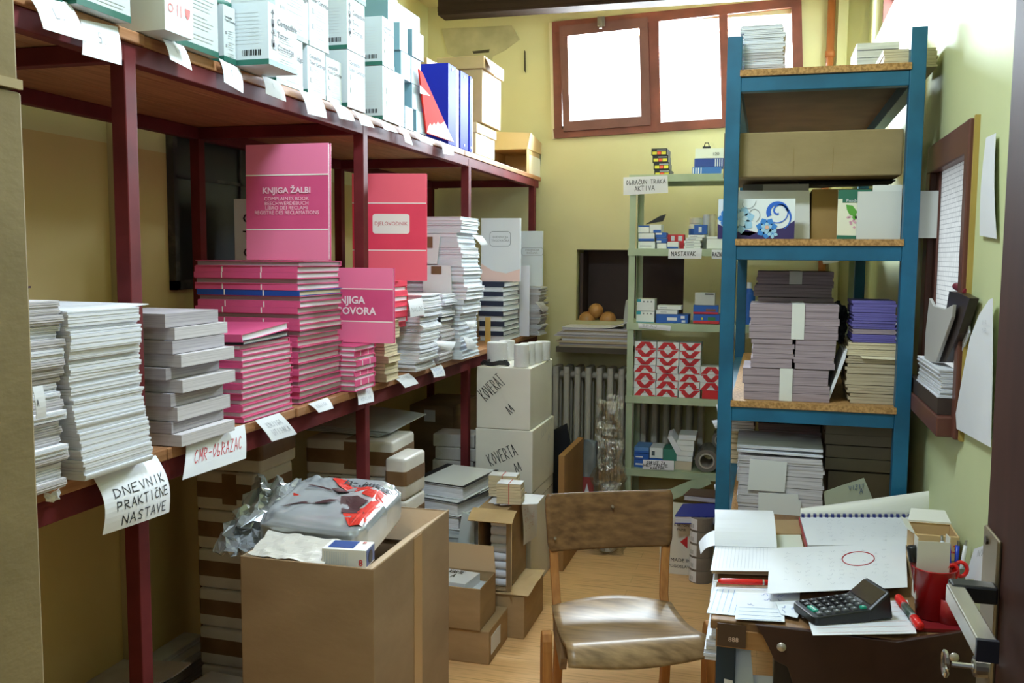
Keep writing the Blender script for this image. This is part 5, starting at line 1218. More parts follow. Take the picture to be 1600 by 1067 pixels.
row([('red and white box behind the white carton with blue base', 1039, 1066, 366, 388.5, redbox, many(band(paper, .55, .9, .25, .45), band(paper, .55, .9, .65, .9)), .08)], gz[1], 4.83, None)
for i in range(5):
    lb = 'flat white box, %s in the small stack on the second shelf' % pos(i, 5); v1 = 388.5 - 4.4 * i; dx = (0, 1, 0, 3, 6)[i]
    row([(lb, 1066 + dx, 1091 + dx, v1 - 4.3, v1, medwhite, band(ink_pale, .3, .6, .1, .6, 'printed_line'), .09)], gz[1], 4.75, 'flat white boxes on the second shelf')
p = AY(1086, 388, 4.95); t = thing('jar', 'white plastic jar with blue label standing on the second shelf', 'jar', (p.x, 4.97, gz[1] + .001))
M().lathe([(0, 0), (.034, 0), (.036, .004), (.036, .12), (.03, .13), (0, .13)], 24).obj('body', medwhite, t, smooth=False); M().lathe([(0, .131), (.034, .131), (.034, .158), (.031, .162), (0, .162)], 24).obj('lid', mat('cream lid', '#e6e2d0', .5), t)
M().lathe([(.0368, .05), (.0368, .105)], 24).obj('label', bluebox, t)
row([('white box with blue picture in front of the plastic jar', 1081, 1101, 351, 366, bluebox, band(paper, .2, .8, .35, .6), .05)], gz[1] + .05, 4.86, None)
row([('carton carrying the white box with blue picture', 1076, 1104, 367, 388, mat('dim grey carton', '#aab0aa', .6), None, .06)], gz[1], 4.86, None)
row([('white lidded box at the right of the second shelf', 1101, 1132, 369, 388.5, medwhite, band(mat('grey lid line', '#c6c8c4', .6), .78, .84), .16)], gz[1], 4.76, None)
for k, u in enumerate((1103, 1113)):
    p = AY(u, 370, 4.98); t = M().lathe([(0, 0), (.018, 0), (.018, .17), (.014, .18), (0, .18)], 18).obj('cylinder_box', [paper, paper_cream][k], loc=(p.x, 4.98, gz[1] + .001)); tag(t, ['slim white tube standing behind the white lidded box', 'slim cream tube standing behind the white lidded box'][k], 'tube')
m = M(); m.prism([(-.05, 0, 0), (.035, 0, .015), (.05, 0, .05), (.02, 0, .04)], (0, .03, 0)); p = AY(1024, 349, 4.78); o = m.obj('black_clip', blackm, loc=(p.x, 4.78, AY(1020, 350, 4.76).z)); tag(o, 'dark folded clip lying on the topmost carton of the second shelf', 'clip')
# third shelf
dots = lambda t, w2, h: M().add([], [], 0) if False else [M().box(w2 * f - .004, w2 * f + .004, -.0009, 0, h * .72, h * .86).obj('printed_mark', ink_grey, t) for f in (-.2, .25, .65)]
row([('white carton with teal corner, lower of two on the third shelf', 994, 1022, 486, 504.5, medwhite, many(band(medteal, .7, 1, 0, .25), band(medteal, .0, .06), dots), .13),
     ('white carton with teal corner, upper of two on the third shelf', 994.5, 1022, 467, 485.5, medwhite, many(band(medteal, .75, 1, 0, .25), dots), .13),
     ('flat blue box with white print on the third shelf', 1025, 1075, 491, 505, bluebox, many(band(paper, .3, .65, .34, .66), band(paper, .55, .85, .77, .9), band(paper, .1, .35, .8, .92)), .12),
     ('white flat box on the blue one, lower of two', 1025, 1058, 484, 490.5, medwhite, band(ink_pale, .35, .55, .2, .5), .1), ('white flat box on the blue one, upper of two', 1027, 1064, 477, 483.5, medwhite, band(ink_pale, .35, .55, .1, .4), .1),
     ('blue and red pencil box, lower of two on the third shelf', 1083, 1124, 491, 505.5, bluebox, many(band(redbox, .0, .3), band(mat('green print', '#3c7a4a', .5), .35, .7, .55, .85), band(yellow_print, .4, .65, .3, .38)), .12),
     ('blue and red pencil box, upper of two on the third shelf', 1083, 1122, 477, 490.5, bluebox, many(band(redbox, .0, .22), band(mat('brown print', '#8a5a44', .5), .3, .6, .5, .9)), .12),
     ('pale grey carton standing on the pencil boxes', 1085, 1116, 457, 476.5, mat('pale grey carton', '#bfc3c0', .5), band(mat('dark grey print', '#4c4f50', .5), .82, .95, .5, .95), .05)], gz[2], 4.75, 'cartons on the third shelf')
p = AY(1137, 505, 4.80); t = thing('spray_bottle', 'blue and white bottle at the right of the third shelf', 'bottle', (p.x, 4.80, gz[2] + .001))
M().lathe([(0, 0), (.027, 0), (.028, .004), (.028, .085), (.012, .11), (0, .11)], 20).obj('body', bluebox, t); M().lathe([(.011, .108), (.011, .15), (0, .15)], 14).obj('cap', medwhite, t)
p = AY(1150, 505, 4.80); t = thing('spray_bottle', 'second blue bottle beside the blue front post of the blue rack', 'bottle', (p.x + .06, 4.82, gz[2] + .001)); M().lathe([(0, 0), (.03, 0), (.03, .15), (.012, .18), (0, .18)], 20).obj('body', bluebox, t); M().lathe([(.012, .178), (.012, .21), (0, .21)], 14).obj('cap', medwhite, t)
# fourth shelf: red and white boxes
def chevrons(flip, sh):
    def art(t, w2, h):
        m = M(); s_ = -1 if flip else 1; y = -.0008
        def q(x0, z0, x1, z1, k=.36):      # slanted band
            m.prism([(x0 * w2, 0, h * z0), ((x0 + k * 1.6) * w2, 0, h * z0), ((x1 + k * 1.6) * w2, 0, h * z1), (x1 * w2, 0, h * z1)], (0, y, 0))
        if flip: q(-.99, .97, -.34, .03); q(.42, .97, -.26, .03)
        else: q(-.99, .03, -.42, .97); q(-.17, .97, .42, .03)
        m.obj('red_pattern', redbox, t)
        m = M(); m.text('LEONARDI', h * .26, (0, y * 1.8, h * .45), (1, 0, 0), (0, 0, 1)); m.obj('lettering', mat('grey red lettering', '#8d4a50', .5), t)
        m = M(); m.lathe([(0, 0), (h * .12, 0), (h * .12, .001), (0, .001)], 12, T=Matrix.Translation(((.8 if not flip else -.8) * w2, y, h * .28 if not flip else h * .72)) @ Matrix.Rotation(math.pi / 2, 4, 'X')); m.obj('emblem', paper, t)
    return art
flips = [[0, 1, 0, 0, 1, 1, 0], [0, 0, 0, 1, 1, 1, 0], [1, 0, 0, 0, 1, 1, 1]]
hr = (AY(1010, 533.5, YF).z - gz[3] - .001) / 7
for c, (u0, u1) in enumerate([(992.5, 1026), (1027.5, 1061.5), (1062.5, 1096)]):
    for r in range(7):
        du = random.uniform(-.8, .8); lb = 'red and white pin box, %s in the %s column on the fourth shelf' % (pos(r, 7), ('left', 'middle', 'right')[c])
        crate('pin_box', lb, 'carton', u0 + du, u1 + du, gz[3] + .001 + r * hr, hr - .0012, YF + random.uniform(0, .01), .11, medwhite, chevrons(flips[c][r], 0), 'red and white pin boxes')
crate('pin_box', 'plain red box at the bottom of the short column on the fourth shelf', 'carton', 1100, 1131, gz[3] + .001, hr * 1.05, YF, .11, redbox, None, 'red and white pin boxes')
for r in range(3): crate('pin_box', 'red and white pin box, %s above the plain red box' % ('first', 'second', 'third')[r], 'carton', 1096.5, 1130.5, gz[3] + .002 + hr * (1.05 + r), hr - .0012, YF, .11, medwhite, chevrons(r == 1, 0), 'red and white pin boxes')
# fifth shelf
row([('blue flat carton, lowest at the left of the bottom shelf', 995, 1018, 718, 735, bluebox, band(paper, .3, .5, .1, .6), .15), ('blue flat carton, second up at the left of the bottom shelf', 995, 1018, 708.5, 717.5, bluebox, band(paper, .3, .5, .1, .6), .15),
     ('blue flat carton, topmost at the left of the bottom shelf', 995, 1018, 699, 708, mat('pale blue print', '#5f8ecb', .45), band(bluebox, 0, .4), .15),
     ('white carton with dark emblem beside the blue flat cartons', 1019.5, 1040, 700, 716, medwhite, band(mat('dark slate print', '#42525e', .5), .25, .7, .15, .4), .14), ('blue carton under the white one with dark emblem', 1019.5, 1040, 716.5, 735, bluebox, None, .14),
     ('teal green carton in the middle of the bottom shelf', 1041, 1062, 702, 735, mat('teal green carton', '#3f8272', .5), None, .14)], gz[4], 4.76, 'cartons on the bottom shelf')
tag(M().prism([AY(u, v, 4.755) for u, v in [(1043, 684), (1050, 681), (1064, 704), (1059, 713)]], (0, .1, .02)).obj('flap_card', paper), 'white card leaning over the teal green carton', 'card')
for i in range(6):
    v1 = 735 - 8.2 * i; dx = (0, 1, 2, 3, 3, 6)[i]; h_ = 14 if i == 0 else 8
    if i: v1 -= 6
    row([('flat white box, %s in the tall stack on the bottom shelf' % pos(i, 6), 1059 + dx, 1086 + dx, v1 - h_, v1, mat('beige carton', '#cbbda8', .6) if i == 0 else medwhite, None, .15)], gz[4], 4.76, 'flat white boxes on the bottom shelf')
def tube_roll(label, u, v, r, y, ln):
    p = AY(u, v, y); t = thing('film_roll', label, 'roll', (p.x, y, gz[4] + r + .002 if y < 4.8 else p.z), 0, 'grey film rolls'); T = Matrix.Rotation(-math.pi / 2, 4, 'X')
    M().lathe([(r * .62, 0), (r, 0), (r, ln), (r * .62, ln), (r * .62, 0)], 30, T=T).obj('film', mat('grey film', '#6d6a66', .25), t, smooth=False)
    M().lathe([(r * .56, -.004), (r * .68, -.004), (r * .68, ln + .004), (r * .56, ln + .004), (r * .56, -.004)], 30, T=T).obj('core', mat('pale roll core', '#b0aaa0', .6), t)
r_ = .058
pz = gz[4] + r_ + .001; v_ = 724
tube_roll('grey film roll at the front of the bottom shelf, hollow end showing', 1104, 721.5, pz - gz[4] - .001, 4.74, .2)
tube_roll('grey film roll lying higher behind the front one', 1126, 688, .045, 4.86, .16)
# notes on the shelf edges
def cnote(label, pts, lines, th=.0028, im=ink, y=GY0 - .012, g_='paper notes on the green shelf unit'): note('paper_note', label, 'paper note', [AY(u, v, y) for u, v in pts], lines, th, None, .002, 0, im, g_, (4, 4))
cnote('white note reading OBRAČUN TRAKA AKTIVA at the top of the green unit', [(974, 277), (1043, 274), (1044, 301), (974, 305)], [('ObRAČUN TRAKA', .06, .2, .9, .24, 0), ('AKTIVA', .25, .55, .46, .26, 0)], .003, mat('grey ink', '#55575c', .6))
cnote('white note reading NASTAVAK on the edge of the second shelf', [(1045, 389), (1097, 388), (1096, 404), (1044, 404)], [('NASTAVAK', .08, .3, .75, .42, 0)], .003)
cnote('white note at the right end of the second shelf edge', [(1112, 390), (1134, 390), (1133, 405), (1112, 404)], [('RAZNO', .05, .3, .85, .42, 0)], .003)
cnote('white note under the cartons with teal corners', [(997, 505), (1049, 509), (1047, 517), (998, 512)], [('SPAJ', .1, .1, .5, .5, 0)], .002, ink_pale)
cnote('white note reading KORICE ZA HEFTANJE on the bottom shelf edge', [(1005, 718), (1053, 720), (1053, 735), (1004, 733)], [('KORICE ZA', .12, .12, .6, .3, 0), ('HEFTANJE', .02, .42, .8, .26, 0), ('KARTON', .25, .72, .45, .22, 0)], .0026)
cnote('white note seen between the blue posts on the green unit', [(1285, 405), (1319, 404), (1308, 410), (1286, 413)], [], .002)
# things on the floor in front of the cabinet
pz = AY(1066, 811, 4.36).z; x0, x1 = AY(1050, 890, 4.36).x, AY(1090, 890, 4.36).x
t = thing('carton', 'white carton with red triangle reading MADE IN, standing on the floor', 'box', (x0, 4.36, 0)); W = x1 - x0 + .06
M().box(-.06, W, 0, .3, 0, pz).obj('body', mat('off-white floor carton', '#d8d5cc', .55), t, bevel=.002)
m = M(); m.text('MADE IN', .024, (.04, -.001, .07), (1, 0, 0), (0, 0, 1)); m.text('YUGOSLAVIA', .02, (.04, -.001, .04), (1, 0, 0), (0, 0, 1)); m.text('KARTON', .017, (.04, -.001, pz - .03), (1, 0, 0), (0, 0, 1)); m.text('PAPIR', .017, (.04, -.001, pz - .052), (1, 0, 0), (0, 0, 1)); m.obj('lettering', ink, t)
M().prism([(.035, -.001, .16), (.07, -.001, .19), (.07, -.001, .13)], (0, .0008, 0)).obj('red_triangle', mat('warning red', '#c22a30', .5), t)
def folder_(label, pts, z, h, mt, mp_=edge_white):
    q = [AZ(u, v, z) for u, v in pts]; t = thing('folder', label, 'folder', (0, 0, 0)); up = Vector((0, 0, 1))
    m = M(); m.prism([p - up * .003 for p in q], (0, 0, .003)); m.prism([p - up * h for p in q], (0, 0, .003)); m.obj('cover', mt, t); c = sum(q, Vector()) / 4
    M().prism([c + (p - c) * .97 - up * (h - .0032) for p in q], (0, 0, h - .0065)).obj('papers', mp_, t); return q
zf = pz + .04
folder_('dark blue folder lying on the white carton with red triangle', [(1054, 806), (1067, 787), (1150, 786), (1150, 808)], zf, .036, mat('dark blue folder cover', '#24309a', .4))
zg = zf + .03
folder_('brown folder lying on the dark blue folder', [(1068, 773), (1079, 763), (1150, 766), (1150, 781)], zg, .028, mat('brown folder cover', '#5c4239', .5), edge_grey)
p = AZ(1093, 913, 0); r = .053
t = None
n = 5; hh = AY(1093, 806, p.y + .05).z / n
tape_col = mat('grey brown tape roll', '#8a8178', .35, col2='#7a7168', scale=6)
for i in range(n):
    t = thing('tape_roll', 'wide brown tape roll with white label, %s in the floor stack' % pos(i, n), 'tape roll', (p.x, p.y + .055, i * hh + .0005), 0, 'tape rolls stacked on the floor')
    M().lathe([(r * .5, 0), (r, 0), (r, hh - .002), (r * .5, hh - .002), (r * .5, 0)], 30).obj('tape', tape_col, t)
    m = M()
    for k in range(4):
        a0, a1 = math.radians(-165 + 14 * k), math.radians(-165 + 14 * (k + 1)); m.quad(*[(1.012 * r * math.cos(a), 1.012 * r * math.sin(a), z) for a, z in ((a0, .004), (a1, .004), (a1, hh - .006), (a0, hh - .006))])
    m.obj('label', paper, t)
    m = M()
    for k in range(3):
        a0 = math.radians(-148 + 8 * k); a1 = a0 + .06; m.quad(*[(1.02 * r * math.cos(a), 1.02 * r * math.sin(a), z) for a, z in ((a0, .012), (a1, .012), (a1, hh * .5), (a0, hh * .5))])
    m.obj('small_print', ink_grey, t)
    if i == n - 1: M().lathe([(0, hh - .006), (r * .5, hh - .006), (r * .5, hh - .001)], 24).obj('core', mat('speckled core', '#77736c', .7, col2='#4c4a46', scale=120), t)
# ------------------------------------------------------------------ blue steel rack on the right, seen from its narrow end
BX0, BX1, BY0, BY1 = -.137, .405, 2.85, 4.36
ztop = AY(1145, 57, BY0).z
brk = thing('storage_rack', 'tall blue steel rack with chipboard shelves at the right wall', 'rack', (BX0, BY0, 0)); BW, BD = BX1 - BX0, BY1 - BY0; ps = .042
for x in (0, BW - ps):
    for y in (0, BD - ps): M().box(x, x + ps, y, y + ps, 0, ztop).obj('post', blueframe, brk, bevel=.002)
bz = [AY(1290, v, BY0).z for v in (103.5, 373.5, 632)] + [.655]
for k, z in enumerate(bz):
    zb_ = z - .02; b0 = zb_ - .042
    for y in (.002, BD - ps + .002): M().box(ps, BW - ps, y, y + .038, b0, zb_).obj('beam', blueframe, brk, bevel=.002)
    for x in (.002, BW - ps + .002): M().box(x, x + .038, ps, BD - ps, b0, zb_).obj('side_beam', blueframe, brk, bevel=.002)
    M().box(ps - .004, BW - ps + .004, -.004, BD - .02, zb_ + .0015, z).obj('shelf_board', chip, brk)
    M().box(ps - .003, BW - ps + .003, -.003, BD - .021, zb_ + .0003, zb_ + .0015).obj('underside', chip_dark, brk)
zs0, zs1, zs2, zs3 = [z + .001 for z in bz]
BXp = lambda u, v, y: AY(u, v, y)
# top board: white pads, cream pads at the right
x0, x1 = AY(1158, 80, 2.90).x, AY(1226, 80, 2.90).x; H_ = AY(1190, 38, 2.90).z - zs0
pp = [(pad('paper_pad', x1 - x0, .2, .017, edge_white, 3, .004), .017), (pad('paper_pad', x1 - x0 - .004, .2, .017, edge_grey, 3, .006), .017)]
pile((x1, 2.90, zs0), H_, 11, pp, 'white paper pad, {} in the stack on top of the blue rack', 'pad', 'white pads on top of the blue rack', jx=.006)
x0, x1 = AY(1382, 90, 2.93).x, .448; H_ = AY(1400, 76, 2.93).z - zs0
pile((x1, 2.93, zs0), H_, 4, [(pad('paper_pad', x1 - x0, .22, .014, edge_cream, 2, .004), .014)], 'cream paper pad, {} in the low pile behind the right blue post', 'pad', 'cream pads on top of the blue rack', jx=.004)
x0, x1 = AY(1337, 80, 3.5).x, AY(1405, 80, 3.5).x; H_ = AY(1370, 64, 3.5).z - zs0
pile((x1, 3.5, zs0), H_, 3, [(pad('paper_pad', x1 - x0, .25, .03, edge_white, 3, .004), .03)], 'white paper pad, {} in the pile at the back of the top board', 'pad', 'white pads at the back of the top board', jx=.004)
tag(M().sheet(bil((.10, 3.1, zs0 + .002), (.30, 3.06, zs0 + .035), (.32, 3.3, zs0 + .04), (.12, 3.35, zs0 + .002), curl=.0), 5, 5, .003).obj('folder', mat('dark grey folder', '#4a443d', .6)), 'thin dark folder curled up beside the cream pads on the top board', 'folder')
# second board: cartons and cards, and the long carton lying across them
def px_box(name, label, cat, u0, u1, v0, v1, y, d, mt, z0=None, group=None, **k):
    a_, b_ = AY(u0, v1, y), AY(u1, v0, y); z0 = a_.z if z0 is None else z0
    t = thing(name, label, cat, ((a_.x + b_.x) / 2, y, z0), 0, group); M().box(-(b_.x - a_.x) / 2, (b_.x - a_.x) / 2, 0, d, 0, b_.z - z0).obj('body', mt, t, bevel=.002); return t, (b_.x - a_.x) / 2, b_.z - z0
t, w2, h = px_box('carton', 'grey white carton behind the blue flower card', 'box', 1158, 1264, 287, 373, 3.02, .5, mat('grey white carton side', '#b9b6ab', .6), zs1)
M().box(-w2, -w2 + w2 * .62, -.001, 0, h - .035, h - .001).obj('dark_label', mat('dark stripe label', '#5f5c55', .6), t)
t, w2, h = px_box('carton', 'brown carton between the blue flower card and the butterfly card', 'box', 1266, 1420, 294, 373, 3.00, .5, mat('ochre carton', '#a2834f', .75, col2='#94763f', scale=5), zs1)
zc = max(AY(1200, 287, 3.02).z, AY(1300, 294, 3.0).z)
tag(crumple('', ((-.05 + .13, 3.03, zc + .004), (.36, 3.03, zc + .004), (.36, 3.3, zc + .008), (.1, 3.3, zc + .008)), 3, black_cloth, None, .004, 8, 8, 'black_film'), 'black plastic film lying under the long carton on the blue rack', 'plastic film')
lz = zc + .010; a_, b_ = AY(1131, 240, 2.885), AY(1427, 240, 2.885); lt = AY(1290, 203, 2.885).z
t = thing('carton', 'long flat cardboard carton lying across the blue rack', 'box', ((a_.x + b_.x) / 2, 2.897, lz)); w2 = (.360 - a_.x) / 2; t.location.x = (a_.x + .360) / 2
M().box(-w2, w2, 0, .42, 0, lt - lz).obj('body', card_grey, t, bevel=.004)
m = M()
for x in (-.05, .06): m.box(x, x + .0015, -.0008, 0, .01, lt - lz - .05)
m.obj('crease', mat('cardboard crease', '#8f7a4c', .8), t)
M().box(-w2 - .001, -w2 + .003, -.0008, .42, 0, lt - lz).obj('end_edge', card_dark, t)
# white card and blue flower card
q = [AY(u, v, 2.99) for u, v in [(1152, 373), (1265, 373), (1265, 298), (1152, 298)]]
tag(M().prism([(p.x, 2.985, max(p.z, zs1)) for p in q], (0, .004, 0)).obj('card', mat('plain white card', '#dcdcd4', .5)), 'plain white card standing behind the blue flower card', 'card')
y = 2.905; q0, q1 = AY(1121, 374, y), AY(1243, 310, y); W, H_ = q1.x - q0.x, q1.z - zs1
t = thing('picture_card', 'white gift card with blue flowers and swirl standing on the blue rack', 'card', (q0.x, y, zs1)); P = lambda a, b: (W * a, -.0010, H_ * b)
M().box(0, W, 0, .006, 0, H_).obj('card', mat('pale flower card', '#e3e9ea', .4), t)
m = M(); m.prism([P(0, 0), P(1, 0), P(1, .46), P(.86, .28), P(.66, .2), P(.5, .16), P(.36, .24), P(.2, .12), P(.08, .3), P(0, .38)], (0, .0006, 0)); m.obj('purple_ground', mat('dark violet print', '#35275e', .4), t)
lb = mat('light blue flower print', '#9fcbe6', .4); mb = mat('mid blue flower print', '#3d85d2', .4); db = mat('strong blue print', '#2c66cc', .4)
def flower(cx, cy, r, mi, n=6, e=0., ph=0., name='flower'):
    m = M()
    for k in range(n):
        a = 2 * math.pi * k / n + ph; ca, sa = math.cos(a), math.sin(a)
        pts = []
        for f, wd in ((.1, .0), (.45, .30), (.75, .30), (1.0, .0), (.75, -.30), (.45, -.30)): pts.append((W * cx + r * (f * ca - wd * sa), -.0012 - e, H_ * cy + r * (f * sa + wd * ca)))
        m.prism(pts, (0, .0004, 0))
    return m.obj(name, mi, t)
flower(.30, .48, .042, lb, 7, 0, .3); flower(.28, .5, .026, mat('pale flower print', '#cfe6f2', .4), 6, .0006, .1); flower(.11, .52, .026, mb, 6, .0002); flower(.64, .27, .032, mb, 7, .0008, .2); flower(.64, .27, .018, lb, 6, .0014, .5); flower(.72, .14, .016, lb, 5, .0014, .9)
m = M(); m.lathe([(0, 0), (.006, 0), (.006, .0006), (0, .0006)], 10, T=Matrix.Translation((W * .645, -.003, H_ * .29)) @ Matrix.Rotation(math.pi / 2, 4, 'X')); m.obj('flower_centre', mat('pale orange print', '#e3b29a', .5), t)
def swirl(cx, cz, r0, r1, a0, a1, w0, w1, mi, name='swirl'):
    m = M(); n = 30; pts = []
    for k in range(n + 1):
        f = k / n; a = a0 + (a1 - a0) * f; r = r0 + (r1 - r0) * f; w_ = w0 + (w1 - w0) * f; pts.append(((W * cx + (r - w_) * math.cos(a), -.0016, H_ * cz + (r - w_) * math.sin(a)), (W * cx + (r + w_) * math.cos(a), -.0016, H_ * cz + (r + w_) * math.sin(a))))
    for (a, b), (c, d) in zip(pts, pts[1:]): m.quad(a, b, d, c)
    return m.obj(name, mi, t)
swirl(.79, .68, .006, .036, -1.5, -8.6 + 2 * math.pi - 6.2, .003, .0012, db); swirl(.77, .66, .024, .03, 3.6, .2, .007, .004, db); swirl(.79, .6, .028, .045, .6, -1.2, .004, .001, db)
swirl(.46, .62, .008, .024, 3.4, -1.2, .001, .0008, ink_grey); swirl(.36, .92, .006, .03, 3., 6.4, .0008, .0008, ink_grey)
m = M(); m.quad(P(.42, .075), P(.52, .16), P(.44, .2), P(.36, .1)); m.quad(P(.3, .1), P(.42, .08), P(.44, .18), P(.32, .2)); m.obj('red_print', mat('dark red print', '#8e3140', .5), t)
# butterfly card and plain cards at the right end
y = 2.895; q0, q1 = AY(1307, 374, y), AY(1362, 296, y); W, H_ = q1.x - q0.x, q1.z - zs1
t = thing('picture_card', 'cream greeting card with green butterfly partly behind plain white cards', 'card', (q0.x, y, zs1)); P = lambda a, b: (W * a, -.0008, H_ * b)
M().box(0, W, 0, .004, 0, H_).obj('card', mat('cream picture card', '#e4e2cc', .45), t)
m = M(); m.prism([P(0, .82), P(.14, .82), P(.14, .74), P(1, .74), P(1, 1), P(0, 1)], (0, .0004, 0)); m.obj('green_band', mat('bottle green print', '#2d6a55', .45), t)
M().prism([P(.0, .0), P(1, 0), P(1, .06), P(0, .08)], (0, .0004, 0)).obj('green_foot', mat('bottle green print', '#2d6a55', .45), t)
m = M(); m.prism([P(.25, .7), P(.45, .68), P(.6, .55), P(.5, .46), P(.36, .5), P(.28, .6)], (0, .0004, 0)); m.prism([P(.44, .45), P(.56, .5), P(.6, .42), P(.5, .38)], (0, .0004, 0)); m.obj('butterfly', mat('leaf green print', '#5aa03c', .45), t)
m = M()
for k in range(9): cx, cz = random.uniform(.2, .6), random.uniform(.24, .45); m.prism([P(cx - .05, cz), P(cx, cz - .03), P(cx + .05, cz), P(cx, cz + .03)], (0, .0004, 0))
m.obj('blossom', mat('pink blossom print', '#d7a0b4', .5), t)
m = M(); m.text('Pozdrav', .013, P(.48, .78), (1, 0, 0), (0, 0, 1)); m.obj('lettering', paper, t)
y = 2.80; q0, q1 = AY(1319, 373, 2.845), AY(1424, 300, 2.845)
cwm = mat('plain grey white card', '#cfd0cc', .5)
M_ = M().box(AY(1339, 340, 2.888).x, .361, 2.888, 2.892, zs1, AY(1370, 299, 2.888).z).obj('card', cwm); tag(M_, 'plain white card in front of the butterfly card, left of the blue post', 'card', 'plain white cards on the blue rack')
M_ = M().box(AY(1362, 340, 2.8945).x, .362, 2.8975, 2.901, zs1 + .0, AY(1400, 289, 2.898).z).obj('card', mat('plain pale card', '#dcddd9', .5)); tag(M_, 'taller white card just behind the front plain white card', 'card', 'plain white cards on the blue rack')
a_, b_ = AY(1446, 373, 2.905), AY(1492, 297, 2.905)
M_ = M().box(.408, .468, 2.902, 2.906, AY(1470, 372, 2.905).z, AY(1470, 298, 2.905).z).obj('card', cwm); tag(M_, 'plain white card sticking out right of the blue post into the hatch', 'card', 'plain white cards on the blue rack')
# third board: mauve bundles with paper bands
def bundle(label, u0, u1, v0, v1, y, d, mt, band_=None, group='paper bundles on the blue rack', n=4, z0=None, name='paper_bundle'):
    a_, b_ = AY(u0, v1, y), AY(u1, v0, y); zb_ = a_.z if z0 is None else z0; h = b_.z - zb_ - .0015; w2 = (b_.x - a_.x) / 2
    t = thing(name, label, 'paper bundle', ((a_.x + b_.x) / 2, y, zb_), 0, group); m = M()
    for i in range(n):
        dx, e = random.uniform(-.004, .004), random.uniform(0, .004)
        m.box(-w2 + dx, w2 + dx, e, d, h * i / n, h * (i + .95) / n)
    m.obj('sheets', mt, t)
    if band_:
        f0, f1 = band_; x0, x1 = AY(f0, v1, y).x - (a_.x + b_.x) / 2, AY(f1, v1, y).x - (a_.x + b_.x) / 2
        m = M(); m.box(x0, x1, -.0016, 0, -.0002, h + .0008); m.box(x0, x1, 0, d, h, h + .0009); m.obj('paper_band', mat('white paper band', '#d9d9d2', .6), t)
    return zb_ + h + .0015
y = 2.88; d = .21
z1 = bundle('mauve paper bundle with white band lying lowest on the third board', 1160, 1296, 578, 631, y, d, edge_mauve, (1217, 1237), z0=zs2)
za = bundle('mauve paper bundle without band, left one of the middle row', 1174, 1240, 530, 577, y, d, edge_mauve, z0=z1, n=6); bundle('mauve paper bundle without band, right one of the middle row', 1241.5, 1306, 530, 577, y, d, edge_mauve, z0=z1, n=5)
z3 = bundle('mauve paper bundle with white band on top of the middle row', 1172, 1313, 476, 529, y, d, edge_mauve, (1236, 1256), z0=za, n=5)
zz = zs2
for k, (v0, v1) in enumerate([(575, 632), (520, 575), (465, 520), (445, 465), (424, 445)]):
    zz = bundle('mauve paper bundle in the farther stack, %s' % pos(k, 5), 1182 - 3 * (k % 2), 1302, v0, v1, 3.13, .24, edge_mauve, (1233, 1253) if k == 4 else None, z0=zz, n=4)
tag(M().prism([AY(u, v, 2.895) for u, v in [(1291, 627), (1295, 627), (1321, 560), (1324, 545), (1319, 549)]], (0, .20, 0)).obj('card', paper), 'white card leaning beside the mauve bundles', 'card')
zz = zs2; ty = 2.90
for k, (v0, v1, u0, u1) in enumerate([(617, 632, 1326, 1414), (604, 617, 1323, 1415), (586, 604, 1321, 1414), (570, 586, 1322, 1415), (558, 570, 1323, 1416), (548, 558, 1322, 1440), (537, 548, 1324, 1452)]):
    zz = bundle('tan paper bundle, %s in the tan pile on the third board' % pos(k, 7), u0, min(u1, 1418), v0, v1, ty, .2, edge_tan if k < 5 else edge_cream, None, 'tan bundles on the third board', 3, zz)
tag(M().sheet(bil(AY(1344, 556, 2.895), AY(1410, 559, 2.895), AY(1412, 563, 2.893), AY(1348, 560, 2.893)), 4, 2, .0012).obj('paper_sheet', paper_cream), 'pale sheet sticking out of the tan pile', 'paper')
zt2 = zz
for k, (v0, v1) in enumerate([(523, 536), (515, 523), (502, 515), (489, 502), (470, 489)]):
    zz = bundle('purple paper bundle, %s in the pile on the tan bundles' % pos(k, 5), 1331 + k % 2, 1400, v0, v1, 2.905, .17, edge_purple if k != 1 else edge_mauve, None, 'purple bundles on the tan pile', 4, zz)
zz = zt2
for k, (v0, v1) in enumerate([(522, 536), (511, 522), (500, 511)]):
    zz = bundle('grey white paper bundle, %s beside the purple pile' % pos(k, 3), 1401, 1418, v0, v1, 2.905, .12, [paper_blue, edge_grey, edge_grey][k], None, 'grey bundles beside the purple pile', 3, zz)
tag(crumple('', (AY(1305, 470, 3.08), AY(1322, 480, 3.08), AY(1322, 540, 3.08), AY(1308, 535, 3.08)), 6, black_cloth, None, .015, 8, 10, 'black_bag'), 'black crumpled bag between the mauve and purple bundles', 'bag')
